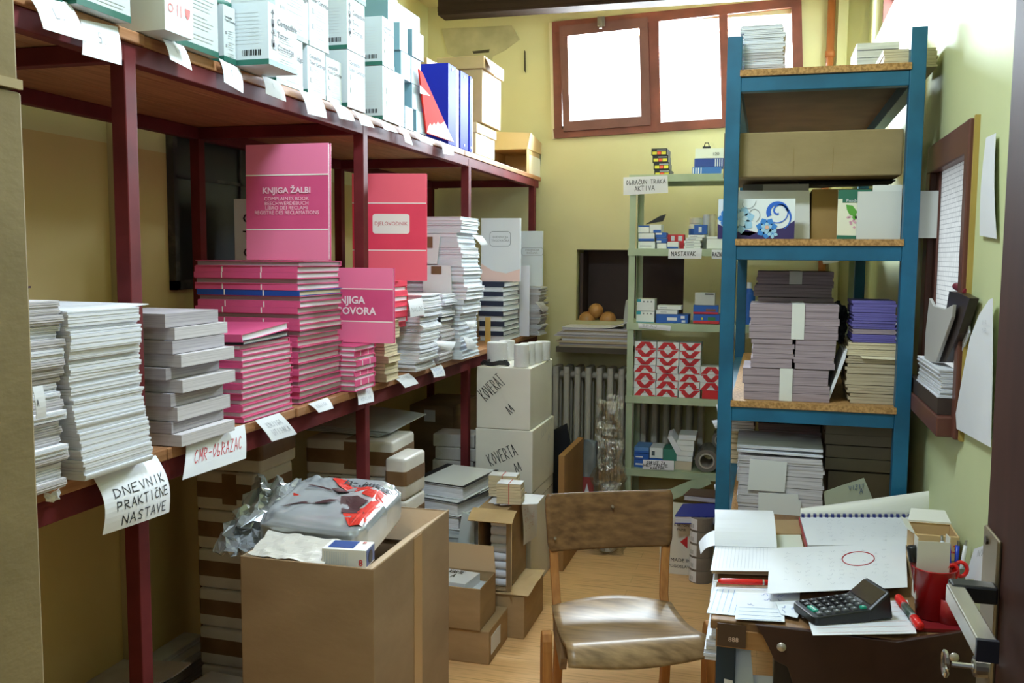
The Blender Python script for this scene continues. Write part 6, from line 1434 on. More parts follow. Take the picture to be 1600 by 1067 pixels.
# white paper ends poking out past the left blue post
for k, (v0, v1, u0, u1) in enumerate([(697, 722, 1122, 1140), (672, 697, 1124, 1140), (655, 672, 1121, 1140), (640, 655, 1124, 1140)]):
    a_, b_ = AY(u0, v1, 3.25), AY(u1 + 40, v0, 3.25)
    M_ = pad('paper_stack', b_.x - a_.x, .2, b_.z - a_.z - .001, edge_cream if k != 2 else edge_white, 4, .006); M_.location = (b_.x, 3.25, a_.z); tag(M_, 'paper stack poking out left of the blue rack, %s of four' % pos(k, 4), 'paper stack', 'paper ends left of the blue post')
for pts, lb in [([(1119, 632), (1134, 630), (1134, 648), (1122, 648)], 'white paper tongue poking out left of the blue post, upper one'), ([(1112, 657), (1124, 655), (1128, 668), (1118, 669)], 'white paper tongue poking out left of the blue post, lower one'), ([(1116, 757), (1132, 752), (1134, 762), (1117, 766)], 'white paper tongue left of the blue post above the blue folder'), ([(1120, 792), (1134, 792), (1134, 802), (1122, 801)], 'small white paper corner left of the blue post by the blue folder')]:
    tag(M().sheet(bil(*[AY(u, v, 3.2) for u, v in pts], curl=.004), 3, 3, .001).obj('paper_slip', paper), lb, 'paper')
# lowest board: tall grey paper stack, dark wrapped bundles, cards
y = 2.90; d = .22; zz = zs3
lv = [815, 800, 782, 766, 748, 731, 718]
for k in range(6): zz = bundle('grey white form bundle, %s in the tall stack on the lowest board' % pos(k, 7), 1152, 1287 - (3 if k % 3 == 2 else 0), lv[k + 1], lv[k], y, d, edge_grey, None, 'form bundles on the lowest board', 3, zz)
a_, b_ = AY(1151, 718, y), AY(1286, 708, y); W = b_.x - a_.x
mm = M(); mm.sheet(lambda s, q: Vector((a_.x + W * s, y + .21 * q, zz + .012 - .004 * s + .015 * (1 - s) * math.sin(q * 2.5))), 10, 8, .006)
mm.sheet(lambda s, q: Vector((a_.x + W * s, y + .004 + .21 * q, zz + .024 + .0 * s + .024 * (1 - s * .5) * math.sin(min(1, q * 1.2) * 2.6))), 10, 8, .007)
tag(mm.obj('paper_stack', edge_white), 'wavy topmost sheets of the tall stack on the lowest board', 'paper stack')
for pts, lb in [([(1172, 717), (1230, 722), (1226, 769), (1168, 765)], 'blank white card stuck on the front of the tall form stack, upper one'), ([(1185, 770), (1247, 772), (1248, 782), (1252, 783), (1250, 818), (1184, 815)], 'blank white card stuck on the front of the tall form stack, lower one')]:
    tag(M().prism([AY(u, v, y - .006) for u, v in pts], (0, .003, 0)).obj('card', mat('blank grey white card', '#d3d4d2', .5)), lb, 'card', 'blank cards on the form stack')
for k, (v0, v1) in enumerate([(690, 740), (665, 690)]): bundle('mauve form bundle behind the wavy sheets, %s of two' % ('lower', 'upper')[k], 1185, 1283, v0, v1, 3.18, .2, edge_mauve, None, 'form bundles behind the wavy sheets', 3)
zz = zs3
for k, (v0, v1) in enumerate([(740, 812), (700, 740), (666, 700)]): zz = bundle('dark wrapped paper package, %s at the right of the lowest board' % pos(k, 3), 1290, 1402, v0, v1, 3.02, .3, mat('brown grey wrapping', '#857868', .7, col2='#746858', scale=5), None, 'dark packages on the lowest board', 2, zz)
q = [AY(u, v, 2.91) for u, v in [(1287, 768), (1350, 747), (1363, 778), (1340, 800), (1290, 800)]]
t = thing('card', 'pale green card with blue handwriting leaning on the dark packages', 'card'); M().prism(q, (0, .003, 0)).obj('card', mat('pale green card', '#aab09a', .6), t)
m = M(); o = AY(1326, 760, 2.905); strokes(lambda s, q_: Vector((o.x + .05 * s, 2.908, o.z + .012 * s - .03 * q_)), [('VIZIT', 0, 0, .9, .4, 0), ('A', .6, .4, .25, .5, 0)], .0016, m); m.obj('handwriting', mat('faded blue ink', '#5f7088', .6), t)

# ------------------------------------------------------------------ right wall: things on the hatch sill and sheets hanging on the wall
hs = RW[0][2] - .03; hz = RW[0][2] + .021
zb_ = hz
px = .43; pn, pf_ = AX(1479, 622, px), AX(1443, 600, px)
n = 6; H_ = AX(1479, 576, px).z - pn.z; z = pn.z
for i in range(n):
    o = pad('paper_stack', .046, min(pf_.y, 2.95) - pn.y, H_ / n - .001, edge_white, 3, .006); o.location = (px - .018 + .046 + random.uniform(-.004, .002), pn.y, z + i * H_ / n); tag(o, 'white paper stack on the hatch sill, %s of six' % pos(i, n), 'paper stack', 'white papers on the hatch sill')
tag(M().box(px - .02, .46, pn.y + .0, 2.94, hz, pn.z - .001).obj('folder', mat('dark brown sill folder', '#3f302a', .6)), 'dark flat folder under the white papers on the hatch sill', 'folder')
def leaning(name, label, cat, pts, X, th, mt):
    return tag(M().prism([AX(u, v, X) for u, v in pts], (th, 0, 0)).obj(name, mt, bevel=.001), label, cat)
leaning('box_file', 'dark brown folder leaning on the hatch window above the white papers', 'folder', [(1483, 455), (1500, 458), (1515, 466), (1498, 520), (1478, 566), (1464, 566)], .432, .02, mat('dark brown leather', '#2e211e', .35))
leaning('document_tray', 'grey white open envelope leaning before the dark brown folder', 'envelope', [(1452, 466), (1458, 478), (1476, 483), (1489, 476), (1487, 495), (1462, 566), (1444, 566), (1446, 520)], .418, .008, mat('grey envelope', '#b9b7b4', .6))
leaning('folder', 'pale folder leaning at the right of the dark brown folder', 'folder', [(1513, 500), (1514, 520), (1496, 566), (1480, 566)], .448, .004, mat('pale lilac folder', '#c5c7d2', .5))
p = AX(1508, 456, .452); tag(M().tube([(.451, p.y - .03, p.z), (.453, p.y + .12, p.z + .01)], .009, seg=12).obj('tube', mat('dark red tube', '#7c2030', .4)), 'dark red tube lying behind the brown folder at the hatch', 'tube')
def wall_sheet(label, pts, X, curl, lines=()): note('wall_sheet', label, 'paper', [AX(u, v, X) for u, v in pts], lines, .001, paper, curl, 0, ink_pale, None, (6, 8))
LB = [(1546, 468), (1530, 492), (1516, 528), (1507, 572), (1498, 622), (1490, 667)]; RB = [(1551, 466), (1551, 512), (1551, 560), (1550, 606), (1549, 652), (1548, 699)]
def wsf(s, q):
    k = min(4, int(q * 5)); f = q * 5 - k; L0, L1, R0, R1 = LB[k], LB[k + 1], RB[k], RB[k + 1]
    l_ = [L0[i] + (L1[i] - L0[i]) * f for i in (0, 1)]; r_ = [R0[i] + (R1[i] - R0[i]) * f for i in (0, 1)]
    return AX(l_[0] + (r_[0] - l_[0]) * s, l_[1] + (r_[1] - l_[1]) * s, .446 - .012 * math.sin(3.1 * q) * (1 - s))
ws = M().sheet(wsf, 10, 15, .0012).obj('wall_sheet', paper)
tag(ws, 'large white sheet curling off the right wall beside the door edge', 'paper')
wall_sheet('white sheet hanging on the right wall high beside the door edge', [(1541, 215), (1556, 208), (1557, 373), (1531, 368)], .452, .004)
m = M(); strokes(lambda s, q: AX(1536 + 8 * s, 500 + 25 * q, .440), [('VIA', 0, .0, .9, .3, 0), ('NR', 0, .5, .9, .3, 0)], .001, m, off=.002); m.obj('handwriting', ink_pale, ws)
# ------------------------------------------------------------------ table with papers
TZ, TX0, TX1, TY0, TY1 = .75, -.095, .448, 1.925, 2.80
tb = thing('table', 'small dark wooden table covered with papers at the right', 'table', (TX0, TY0, 0)); TW, TD = TX1 - TX0, TY1 - TY0
table_top = plank_mat('worn table board', '#8f6a45', '#6b4c30', (10, 1.5, 10), 5)
M().box(0, TW, 0, TD, TZ - .022, TZ - .001).obj('tabletop', table_top, tb, bevel=.003)
for x in (.012, TW - .052):
    for y in (.03, TD - .07): M().box(x, x + .04, y, y + .04, 0, TZ - .023).obj('leg', mat('dark blue steel leg', '#1b3346', .4), tb, bevel=.002)
pan = lambda u, v: AY(u, v, TY0 - .012)
pts = [(1180, 976), (1260, 985), (1400, 1003), (1470, 992), (1520, 984), (1545, 1000), (1560, 1060), (1560, 1110), (1240, 1110), (1238, 1066), (1230, 1042), (1210, 1032), (1200, 1010), (1192, 994)]
o0 = Vector((TX0, TY0, 0))
fpan = M().prism([pan(u, v) - o0 for u, v in pts], (0, .011, 0)).obj('front_panel', mat('dark brown leatherette', '#3b241d', .3, col2='#301c17', scale=6), tb, bevel=.0015)
m = M()
for u, v in [(1221, 1011), (1491, 1027)]:
    p = pan(u, v) - o0; m.lathe([(.0095, 0), (.008, .003), (0, .004)], 16, T=Matrix.Translation(p) @ Matrix.Rotation(math.pi / 2, 4, 'X'))
m.obj('rivet', mat('pale rivet', '#b9b0a4', .35, .5), fpan, smooth=True)
a_, b_ = pan(1118, 1010), pan(1200, 972)
M().box(a_.x - TX0, b_.x - TX0 + .04, -.008, -.001, TZ - .055, TZ - .018).obj('front_rail', plank_mat('light rail wood', '#a5794a', '#8a6038', (1.5, 9, 9), 6), tb)
p0, p1 = pan(1121, 975), pan(1165, 1005)
M().box(p0.x - TX0, p1.x - TX0, -.0105, -.0085, TZ - .052, TZ - .004).obj('tape', mat('dark glossy tape', '#4c382c', .15), tb)
m = M(); m.text('888', .014, ((pan(1146, 998) - o0).x, -.0107, TZ - .036), (1, 0, 0), (0, 0, 1)); m.obj('lettering', mat('pale pink lettering on tape', '#d8b9a8', .5), tb)
M().box(.13, .36, .02, .30, TZ - .16, TZ - .024).obj('drawer', mat('black drawer', '#201a1a', .4), tb, bevel=.004)
# papers under and beside the table
for k, (pts, lb, mt, yy) in enumerate([([(1136, 1010), (1172, 1004), (1182, 1110), (1132, 1110)], 'pale blue plastic sleeve hanging under the table front', mat('pale blue plastic', '#b6c6d8', .3), 1.98), ([(1132, 1025), (1142, 1030), (1150, 1110), (1131, 1110)], 'white sheet standing under the table by the left leg', paper, 1.965),
                                       ([(1168, 1054), (1240, 1058), (1240, 1110), (1160, 1110)], 'white papers lying under the black drawer', paper_blue, 1.99)]):
    tag(M().sheet(bil(*[AY(u, v, yy) for u, v in pts], curl=.01), 4, 6, .002).obj('paper_sheet', mt), lb, 'paper')
zz = .60
for k in range(6):
    o = pad('paper_stack', .06, .25, .024, edge_white, 3, .006); o.location = (TX0 + .048 + random.uniform(-.010, .004), 2.06, zz); o.rotation_euler = (0, 0, random.uniform(-.05, .05)); zz += .0245
    tag(o, 'white papers sticking out left under the tabletop, %s of six' % pos(k, 6), 'paper stack', 'papers under the left table edge')
T0 = TZ + .0005
def flat(name, label, pts, z, mt=paper, h=.0012, cat='paper', group=None, mk=None, lift=0.):
    q = [AZ(u, v, z) for u, v in pts]
    o = M().prism([p + Vector((0, 0, lift)) for p in q], (0, 0, h)).obj(name, mt); tag(o, label, cat, group)
    if mk: mk(o, q)
    return o
def ruled(col, n, mrg=.06, vertical=True, w_=.0012):
    def mk(o, q):
        m = M(); z = Vector((0, 0, .0016))
        A, B, C, D = q[:4]
        for k in range(n):
            f = mrg + (1 - 2 * mrg) * k / (n - 1)
            if vertical: a, b = A.lerp(B, f).lerp(D.lerp(C, f), .08), A.lerp(B, f).lerp(D.lerp(C, f), .92)
            else: a, b = A.lerp(D, f).lerp(B.lerp(C, f), .06), A.lerp(D, f).lerp(B.lerp(C, f), .94)
            s_ = (b - a).normalized().cross(Vector((0, 0, 1))) * w_ / 2; m.quad(a - s_ + z, a + s_ + z, b + s_ + z, b - s_ + z)
        m.obj('ruling', col, o)
    return mk
def scribble(col, rows, cols, seed, w_=.0011, mrg=.1):
    def mk(o, q):
        r_ = random.Random(seed); m = M(); A, B, C, D = q[:4]
        P = lambda s, t: A.lerp(B, s).lerp(D.lerp(C, s), t) + Vector((0, 0, .0016))
        for i in range(rows):
            for j in range(cols):
                if r_.random() < .25: continue
                s0 = mrg + (1 - 2 * mrg) * (j + r_.random() * .3) / cols; t0 = mrg + (1 - 2 * mrg) * (i + .5) / rows; prev = None
                for k in range(5):
                    p = P(s0 + .5 * (1 - 2 * mrg) / cols * k / 5, t0 + r_.uniform(-.25, .25) / rows)
                    if prev is not None:
                        d = (p - prev); s_ = d.cross(Vector((0, 0, 1))).normalized() * w_ / 2; m.quad(prev - s_, prev + s_, p + s_, p - s_)
                    prev = p
        m.obj('handwriting', col, o)
    return mk
blue_pale = mat('pale blue print', '#a9bedd', .6); red_pale = mat('pale red print', '#e3c0c0', .6); grey_pale = mat('pale grey pencil', '#c9ccd6', .6)
flat('paper_sheet', 'pale blue printed sheet at the left front corner of the table', [(1117, 918), (1200, 920), (1190, 966), (1104, 958)], T0, paper_blue, mk=ruled(blue_pale, 9))
flat('paper_sheet', 'white receipt sheet under the calculator at the left', [(1150, 922), (1250, 925), (1248, 962), (1152, 960)], T0 + .002, paper, mk=scribble(ink_blue, 4, 3, 3))
flat('paper_sheet', 'small white slip at the front edge of the table', [(1150, 948), (1225, 952), (1226, 972), (1148, 968)], T0 + .0045, paper_blue, mk=ruled(blue_pale, 4, vertical=False))
flat('paper_sheet', 'white slip with blue writing just left of the calculator', [(1212, 942), (1252, 948), (1246, 966), (1220, 960)], T0 + .0065, paper_blue, mk=scribble(ink_blue, 2, 2, 5))
# register with the page turned over
flat('register', 'open ruled register with thick page block at the left of the table', [(1119, 856), (1205, 858), (1205, 899), (1112, 896)], T0 + .002, edge_cream, .016, 'register', None, None)
o = flat('register_page', 'ruled register page lying open at the left of the table', [(1118, 851), (1210, 853), (1210, 893), (1110, 892)], T0 + .0195, paper, .001, mk=ruled(grey_pale, 16))
A, B, C, D = [AZ(u, v, T0 + .021) for u, v in [(1117, 853), (1214, 856), (1206, 826), (1116, 824)]]
tag(M().sheet(lambda s, q: A.lerp(B, s).lerp(D.lerp(C, s), q) + Vector((0, -.015 * math.sin(math.pi * min(1, q * 2)) , .052 * math.sin(math.pi * min(1, q * .62 + .0)) )), 8, 14, .003).obj('turned_page', paper), 'white pages turned over the back of the open register', 'paper')
p0, p1 = AZ(1118, 911, T0 + .009), AZ(1205, 914, T0 + .009)
t = thing('pen', 'red ballpoint pen lying in front of the open register', 'pen', p0); dv = p1 - p0
M().tube([dv * .04, dv * .1, dv * .5, dv * 1.0], [.003, .0065, .0068, .006], seg=12).obj('barrel', redbright, t, smooth=True); M().tube([dv * -.05, dv * .04], [.0012, .003], seg=8).obj('tip', steel, t); M().tube([dv * .84, dv * .87], .0072, seg=12).obj('ring', steel, t)
t.location.z = T0 + .0145
flat('paper_sheet', 'cream card lying between register and wire-bound notebook', [(1206, 834), (1250, 834), (1256, 858), (1210, 858)], T0, mat('pale green paper', '#d8dccd', .7))
flat('board', 'tan cardboard strip at the back of the table', [(1205, 814), (1262, 814), (1262, 836), (1205, 836)], T0, card, .004, 'cardboard')
# wire-bound notebook
nb = thing('notebook', 'wire-bound notebook with blue punched edge and page folded over, at the back of the table', 'notebook')
zq = T0 + .001; A, B, C, D = [AZ(u, v, zq) for u, v in [(1250, 817), (1452, 817), (1440, 862), (1262, 862)]]
M().prism([A, B, C, D], (0, 0, .018)).obj('pages', paper, nb)
m = M(); up = Vector((0, 0, .0185))
for k in range(22):
    f = .02 + .96 * k / 21; a = A.lerp(B, f) + up; d = (B - A).normalized() * .003; e = (D - A).normalized() * .009
    m.box(a.x - .004, a.x + .004, a.y - .008, a.y + .004, a.z - .002, a.z + .008)
m.obj('wire_binding', mat('dark blue binding', '#262d6e', .4), nb)
scribble(grey_pale, 7, 9, 11)(nb, [p + Vector((0, 0, .018)) for p in (A, B, C, D)])
M().prism([A + Vector((-.002, 0, 0)), D + Vector((-.002, 0, 0)), D + Vector((-.004, 0, 0)), A + Vector((-.004, 0, 0))], (0, 0, .017)).obj('red_edge', mat('red page edge', '#b84a50', .5), nb)
T1, T2 = AY(1251, 800, A.y + .02), AY(1456, 771, min(B.y + .05, 2.80))
pg = lambda s, q: (A + up + Vector((0, .004, .002))).lerp(B + up + Vector((.004, .004, .002)), s).lerp(T1.lerp(T2, s), q) + Vector((0, .03 * q * q, .012 * math.sin(math.pi * q)))
M().sheet(pg, 10, 8, .003).obj('turned_page', mat('turned page', '#e9e7de', .7), nb)
M().sheet(lambda s, q: Vector(T2).lerp(Vector(T2) + Vector((.02, .03, -.05)), s) + Vector((0, 0, -.07 * q)) , 3, 3, .002).obj('page_back', paper, nb)
# big white sheet with a red oval
q4 = [(1203, 857), (1415, 849), (1418, 918), (1199, 928)]
def oval(o, q):
    scribble(grey_pale, 9, 10, 17)(o, q)
    A, B, C, D = q; m = M(); c = AZ(1341, 872.5, T0 + .0236); a = AZ(1366, 872, T0 + .0236) - c; b = AZ(1341, 862, T0 + .0236) - c; n = 40; P = [c + a * math.cos(2 * math.pi * k / n) + b * math.sin(2 * math.pi * k / n) for k in range(n)]
    for k in range(n): m.tube([P[k], P[(k + 1) % n]], .0013, seg=5, cap=False)
    m.obj('red_oval', mat('red felt ink', '#b42e3e', .5), o)
flat('paper_sheet', 'large white sheet with a red oval drawn on it, in the middle of the table', q4, T0 + .0215, paper, .0012, mk=oval)
flat('paper_stack', 'stack of sheets carrying the white sheet with red oval', [(1210, 868), (1405, 864), (1408, 918), (1208, 926)], T0 + .0008, edge_grey, .020, 'paper stack')
flat('paper_sheet', 'white printed form under the calculator and marker', [(1255, 945), (1418, 938), (1432, 990), (1270, 993)], T0 + .0085, paper, mk=ruled(red_pale, 7, vertical=False), h=.001)
# calculator
c0, c1, c2, c3 = [AZ(u, v, T0 + .03) for u, v in [(1247, 930), (1334, 921), (1352, 968), (1262, 970)]]
ex = ((c1 - c0) + (c2 - c3)).normalized(); ez = Vector((0, 0, 1)); ey = ez.cross(ex).normalized()
L_, W_ = .135, .098; org = (c0 + c3) / 2 - ey * W_ / 2; org.z = T0 + .0105
cal = thing('calculator', 'black desk calculator with tilted screen lying on the papers', 'calculator', org, math.atan2(ex.y, ex.x))
def rrbox(m, x0, x1, y0, y1, zf0, zf1, z0, r=.012, mi=0):
    pts = rrect(x0, x1, y0, y1, r, 4); f = lambda x: zf0 + (zf1 - zf0) * (x - x0) / (x1 - x0)
    n = len(pts); m.add([(x, y, z0) for x, y in pts] + [(x, y, f(x)) for x, y in pts], [tuple(range(n))[::-1], tuple(range(n, 2 * n))] + [(i, (i + 1) % n, n + (i + 1) % n, n + i) for i in range(n)], mi)
m = M(); rrbox(m, 0, L_, 0, W_, .016, .026, 0, .014); m.obj('body', blackplastic, cal, bevel=.0025)
m = M(); m.hexa([(L_ - .02, 0, .0), (L_ + .045, .004, .0), (L_ + .045, W_ - .004, .0), (L_ - .02, W_, .0)], [(L_ - .014, 0, .024), (L_ + .034, .004, .062), (L_ + .034, W_ - .004, .062), (L_ - .014, W_, .024)]); hou = m.obj('screen_housing', blackplastic, cal, bevel=.006)
sv = Vector((.048, 0, .038)).normalized(); nv = Vector((-sv.z, 0, sv.x)); sp = lambda a, y, e: Vector((L_ - .014, 0, .024)) + sv * a + Vector((0, y, 0)) + nv * e
M().quad(sp(.012, .008, .0012), sp(.052, .008, .0012), sp(.052, W_ - .008, .0012), sp(.012, W_ - .008, .0012)).obj('screen', mat('dark display', '#2b211f', .12), hou)
m = M(); m.text('12 DIGITS', .007, sp(.006, W_ * .5, .0012), (0, -1, 0), tuple(sv)); m.obj('lettering', ink_pale, cal)
kz = lambda x: .016 + .010 * x / L_
for i in range(6):
    for j in range(5):
        x = .012 + i * .0195; y = .010 + j * .0168; mt = rubberkey if (j < 2 or i > 4) else blackm
        if i == 0 and j == 1: mt = teal
        if i == 5 and j == 0: mt = teal
        if i == 0 and j == 2: continue
        m = M(); w_ = .0125; yl = .029 if (i == 0 and j == 1) else .0115
        m.hexa([(x, y, kz(x) - .001), (x + w_, y, kz(x + w_) - .001), (x + w_, y + yl, kz(x + w_) - .001), (x, y + yl, kz(x) - .001)], [(x + .001, y + .001, kz(x) + .0035), (x + w_ - .001, y + .001, kz(x + w_) + .0035), (x + w_ - .001, y + yl - .001, kz(x + w_) + .0035), (x + .001, y + yl - .001, kz(x) + .0035)])
        m.quad((x + .005, y + .003, kz(x) + .0046), (x + .0075, y + .003, kz(x) + .0046), (x + .0075, y + yl - .004, kz(x) + .0046), (x + .005, y + yl - .004, kz(x) + .0046), 1)
        m.obj('key', [mt, paper], cal)
# marker pen
p0, p1 = AZ(1403, 933, T0 + .019), AZ(1437, 978, T0 + .019); dv = p1 - p0
t = thing('marker', 'transparent marker with red cap and red end lying beside the calculator', 'marker', (p0.x, p0.y, T0 + .0195)); dv.z = 0
M().tube([dv * 0, dv * .05, dv * .30, dv * .31], [.007, .0092, .0092, .007], seg=16).obj('cap', redbright, t, smooth=True); M().tube([dv * .74, dv * .76, dv * 1.0, dv * 1.03], [.007, .0092, .0092, .007], seg=16).obj('end', redbright, t, smooth=True)
M().tube([dv * .31, dv * .74], .008, seg=16).obj('barrel', mat('grey transparent barrel', '#8f9696', .15), t, smooth=True); m = M(); m.tube([dv * .36, dv * .70], .0083, seg=16); m.obj('label', mat('dark green label', '#46544c', .4), t, smooth=True)
# red pen cup
cz = T0 + .009; p = AZ(1456, 962, cz); hcup = AY(1450, 886, p.y).z - cz; r = (AY(1487, 890, p.y).x - AY(1415, 890, p.y).x) / 2
cp = thing('pen_cup', 'red plastic pen cup with white card, marker and scissors in it', 'cup', (p.x, p.y, cz))
M().lathe([(0, 0), (r * .72, 0), (r * .98, hcup), (r * 1.03, hcup + .002), (r * 1.0, hcup + .004), (r * .93, hcup), (r * .66, .004), (0, .004)], 32).obj('body', redplastic, cp, smooth=True)
t = thing('paper_holder', 'tall white folded card standing in the red pen cup', 'card', (p.x - .004, p.y - .01, cz + hcup * .35), .1); k = AY(1445, 836, p.y).z - (cz + hcup * .35); w2 = r * .72
m = M(); m.box(-w2, w2, 0, .0015, 0, k - .01); m.box(-w2, -w2 + .0015, .0015, .03, 0, k - .004); m.box(w2 - .0015, w2, .0015, .03, 0, k); m.obj('card', mat('grey white folded card', '#d6d2c8', .55), t)
t = thing('marker', 'black capped red marker standing at the left in the red pen cup', 'marker', (p.x - r * .62, p.y, cz + hcup * .5))
dv = Vector((-.018, 0, hcup * .5 + .042)); M().tube([dv * 0, dv * .66], .0085, seg=14).obj('barrel', mat('dark red barrel', '#6e2226', .3), t, smooth=True); M().tube([dv * .66, dv * .68, dv * .97, dv * 1.], [.009, .0105, .0105, .009], seg=14).obj('cap', blackplastic, t, smooth=True)
t = thing('scissors', 'red handled scissors standing at the right in the red pen cup', 'scissors', (p.x + r * .5, p.y, cz + hcup * .45))
m = M()
for dx in (.0, .016):
    m.tube([Vector((.012 + dx + .013 * math.cos(a * math.pi / 8) * (1 if dx else .8), .003 if dx else -.003, hcup * .55 - .004 + dx * .3 + .015 * math.sin(a * math.pi / 8))) for a in range(17)], .0042, seg=8, cap=False)
m.obj('handle', redbright, t, smooth=True); M().prism([(.008, 0, hcup * .55), (.016, 0, hcup * .55), (.002, 0, -hcup * .3), (-.002, 0, -hcup * .3)], (0, .002, 0)).obj('blade', steel, t)
# second small red translucent cup in front
p2 = AZ(1482, 972, T0 + .001); hc = .058; r2 = .030
m = M(); m.lathe([(0, 0), (r2 * .85, 0), (r2, hc), (r2 * .93, hc), (r2 * .8, .003), (0, .003)], 28); o = m.obj('clip_pot', mat('translucent red plastic', '#9c2a2c', .2), loc=(min(p2.x, .41), p2.y - .01, T0 + .0), smooth=True); tag(o, 'small red pot standing in front of the red pen cup', 'pot')
flat('paper_sheet', 'red folder lying under the red pen cup', [(1400, 958), (1500, 962), (1520, 990), (1420, 986)], T0 + .0, mat('dark red folder', '#7c1c22', .4), .007, 'folder')
# carton reading R A3
a_ = AZ(1440, 880, T0); y = a_.y - .13; x0, x1 = AY(1428, 850, y).x, AY(1507, 850, y).x; x1 = min(x1, .446); hz_ = AY(1480, 838, y).z - T0
t = open_carton('card_box', 'small open carton reading R A3 in red behind the red pen cup', x0, x1, y, y + .11, T0, T0 + hz_, mat('tan small carton', '#c9a878', .7), [('+Y', .035, 50), ('-X', .02, 60)], inner=mat('grey white carton inside', '#dedcd4', .6), cat='carton'); w2 = (x1 - x0) / 2
M().box(-w2 - .001, w2 + .001, -.056, -.0551, hz_ * .58, hz_ + .0).obj('white_band', paper_cream, t) if False else None
m = M(); m.text('R A3', .026, (w2 * .42, -.0555, hz_ * .72), (1, 0, 0), (0, 0, 1), 0, 'CENTER', .02); m.obj('lettering', mat('red stamp ink', '#c23a34', .5), t)
m = M(); m.sheet(lambda s, q: Vector((w2 * (-.2 + 1.1 * s), -.0565, hz_ * (.32 + .14 * math.sin(1.5 * s)) + .006 * (q - .5))), 8, 1, .0008); m.obj('printed_swoosh', mat('dark print', '#4a3a30', .5), t)
# pens and papers at the right edge, behind the door handle
p = AZ(1508, 925, T0); px_ = min(p.x, .425)
t = thing('pen_holder', 'pen holder with blue pens at the right edge of the table', 'pen holder', (px_, p.y, T0)); M().lathe([(0, 0), (.026, 0), (.026, .06), (.023, .06), (.023, .003), (0, .003)], 20).obj('body', mat('grey pen holder', '#8f8f92', .3), t)
for k, (dx, dy, mt, ln) in enumerate([(-.006, 0, blueplastic, .115), (.004, .006, blueplastic, .11), (-.012, .004, mat('clear pen barrel', '#c2c6cc', .2), .12), (.010, -.004, mat('white pen barrel', '#d8d8da', .3), .118)]):
    t = thing('pen', ['blue pen in the grey pen holder, front one', 'blue pen in the grey pen holder, rear one', 'clear pen at the left of the grey pen holder', 'white pen at the right of the grey pen holder'][k], 'pen', (px_ + dx, p.y + dy, T0 + .004)); dv = Vector((dx * 1.2, dy, ln)); M().tube([dv * 0, dv * .9], .0045, seg=10).obj('barrel', mt, t, smooth=True); M().tube([dv * .9, dv * 1.0], .0028, seg=8).obj('button', steel, t)
for k, pts in enumerate([[(1522, 858), (1542, 850), (1545, 905), (1508, 905)], [(1535, 870), (1552, 880), (1552, 925), (1515, 925)]]):
    q = [AX(u, v, .44 - .012 * k) for u, v in pts]
    note('paper_note', ['white printed card standing at the right table edge, rear one', 'white printed card standing at the right table edge, front one'][k], 'card', q, [('NO', .4, .1, .4, .2, 0)], .0012, None, .0, 0, ink)
# paper tongue hanging over the left table edge
tag(M().sheet(bil(AZ(1118, 828, T0 + .02), AZ(1118, 852, T0 + .02), AY(1095, 866, 2.40), AY(1092, 848, 2.5), curl=.006), 4, 6, .001).obj('paper_slip', paper), 'white paper slip hanging over the left edge of the table', 'paper')

# ------------------------------------------------------------------ plywood chair
RL, RR, FR, FL = AZ(862, 951, .43), AZ(1048, 946, .43), AZ(1102, 991, .47), AZ(884, 1006, .47)
fw = ((FL + FR) / 2 - (RL + RR) / 2); fw.z = 0; fw.normalize(); rt = ((RR - RL)); rt.z = 0; rt.normalize()
base = (RL + RR + FL + FR) / 4; base.z = 0
ch = thing('chair', 'old worn plywood chair standing in front of the table', 'chair', base); B0 = base
seat_wood = plank_mat('worn seat plywood', '#a3845c', '#725839', (1.5, 9, 9), 6)
seat_wood.node_tree.nodes['Principled BSDF'].inputs['Roughness'].default_value = .38
def seat_top(s, q):       # q: 0 rear .. 1 front lip bottom
    if q < .76:
        f = q / .76; p = RL.lerp(RR, s).lerp(FL.lerp(FR, s), f); z = .435 + .028 * (1 - f) ** 3 * math.sin(math.pi * s) + .03 * f ** 2 - .016 * math.sin(math.pi * f) * (.6 + .4 * math.sin(math.pi * s)); p.z = z; return p - B0
    f = (q - .76) / .24; p = FL.lerp(FR, s); a = f * 1.25; r = .055; bow = .012 * math.sin(math.pi * s)
    return p + fw * (r * math.sin(a) + bow * f) + Vector((0, 0, .465 - p.z - r * (1 - math.cos(a)) - .012 * f * math.sin(math.pi * s))) - B0
M().sheet(seat_top, 18, 34, .012).obj('seat', seat_wood, ch, smooth=True)
def APL(u, v, P0, n):
    d = ray(u, v); return CAM + d * ((P0 - CAM).dot(n) / d.dot(n))
bp = (RL + RR) / 2 - fw * .045; nn = (fw + Vector((0, 0, .16))).normalized(); bp.z = .55
tl, tr, br_, bl_ = [APL(u, v, bp, nn) for u, v in [(851, 772), (1052, 765), (1050, 853), (857, 862)]]
def back(s, q):
    s = .5 + (s - .5) * (1 - .045 * (max(0, 1 - q / .2) ** 2.5 + max(0, (q - .8) / .2) ** 2.5))
    e = .5 * (1 - abs(2 * s - 1)); c = .02 * (1 - (2 * s - 1) ** 2); p = tl.lerp(tr, s).lerp(bl_.lerp(br_, s), q); return p - nn * c - B0
bo = M(); bo.sheet(back, 24, 24, .012); bk = bo.obj('backrest', wood_chair, ch, smooth=True)
m = M()
for u, v in [(867, 841), (958, 792)]:
    pp = APL(u, v, bp, nn) - B0 + nn * (-.012 if u > 900 else .001); m.lathe([(.005, 0), (.004, .009), (0, .0095)], 10, T=Matrix.Translation(pp) @ nn.to_track_quat('Z', 'Y').to_matrix().to_4x4())
m.obj('rivet', mat('dull chair rivet', '#9b8c78', .4, .5), ch)
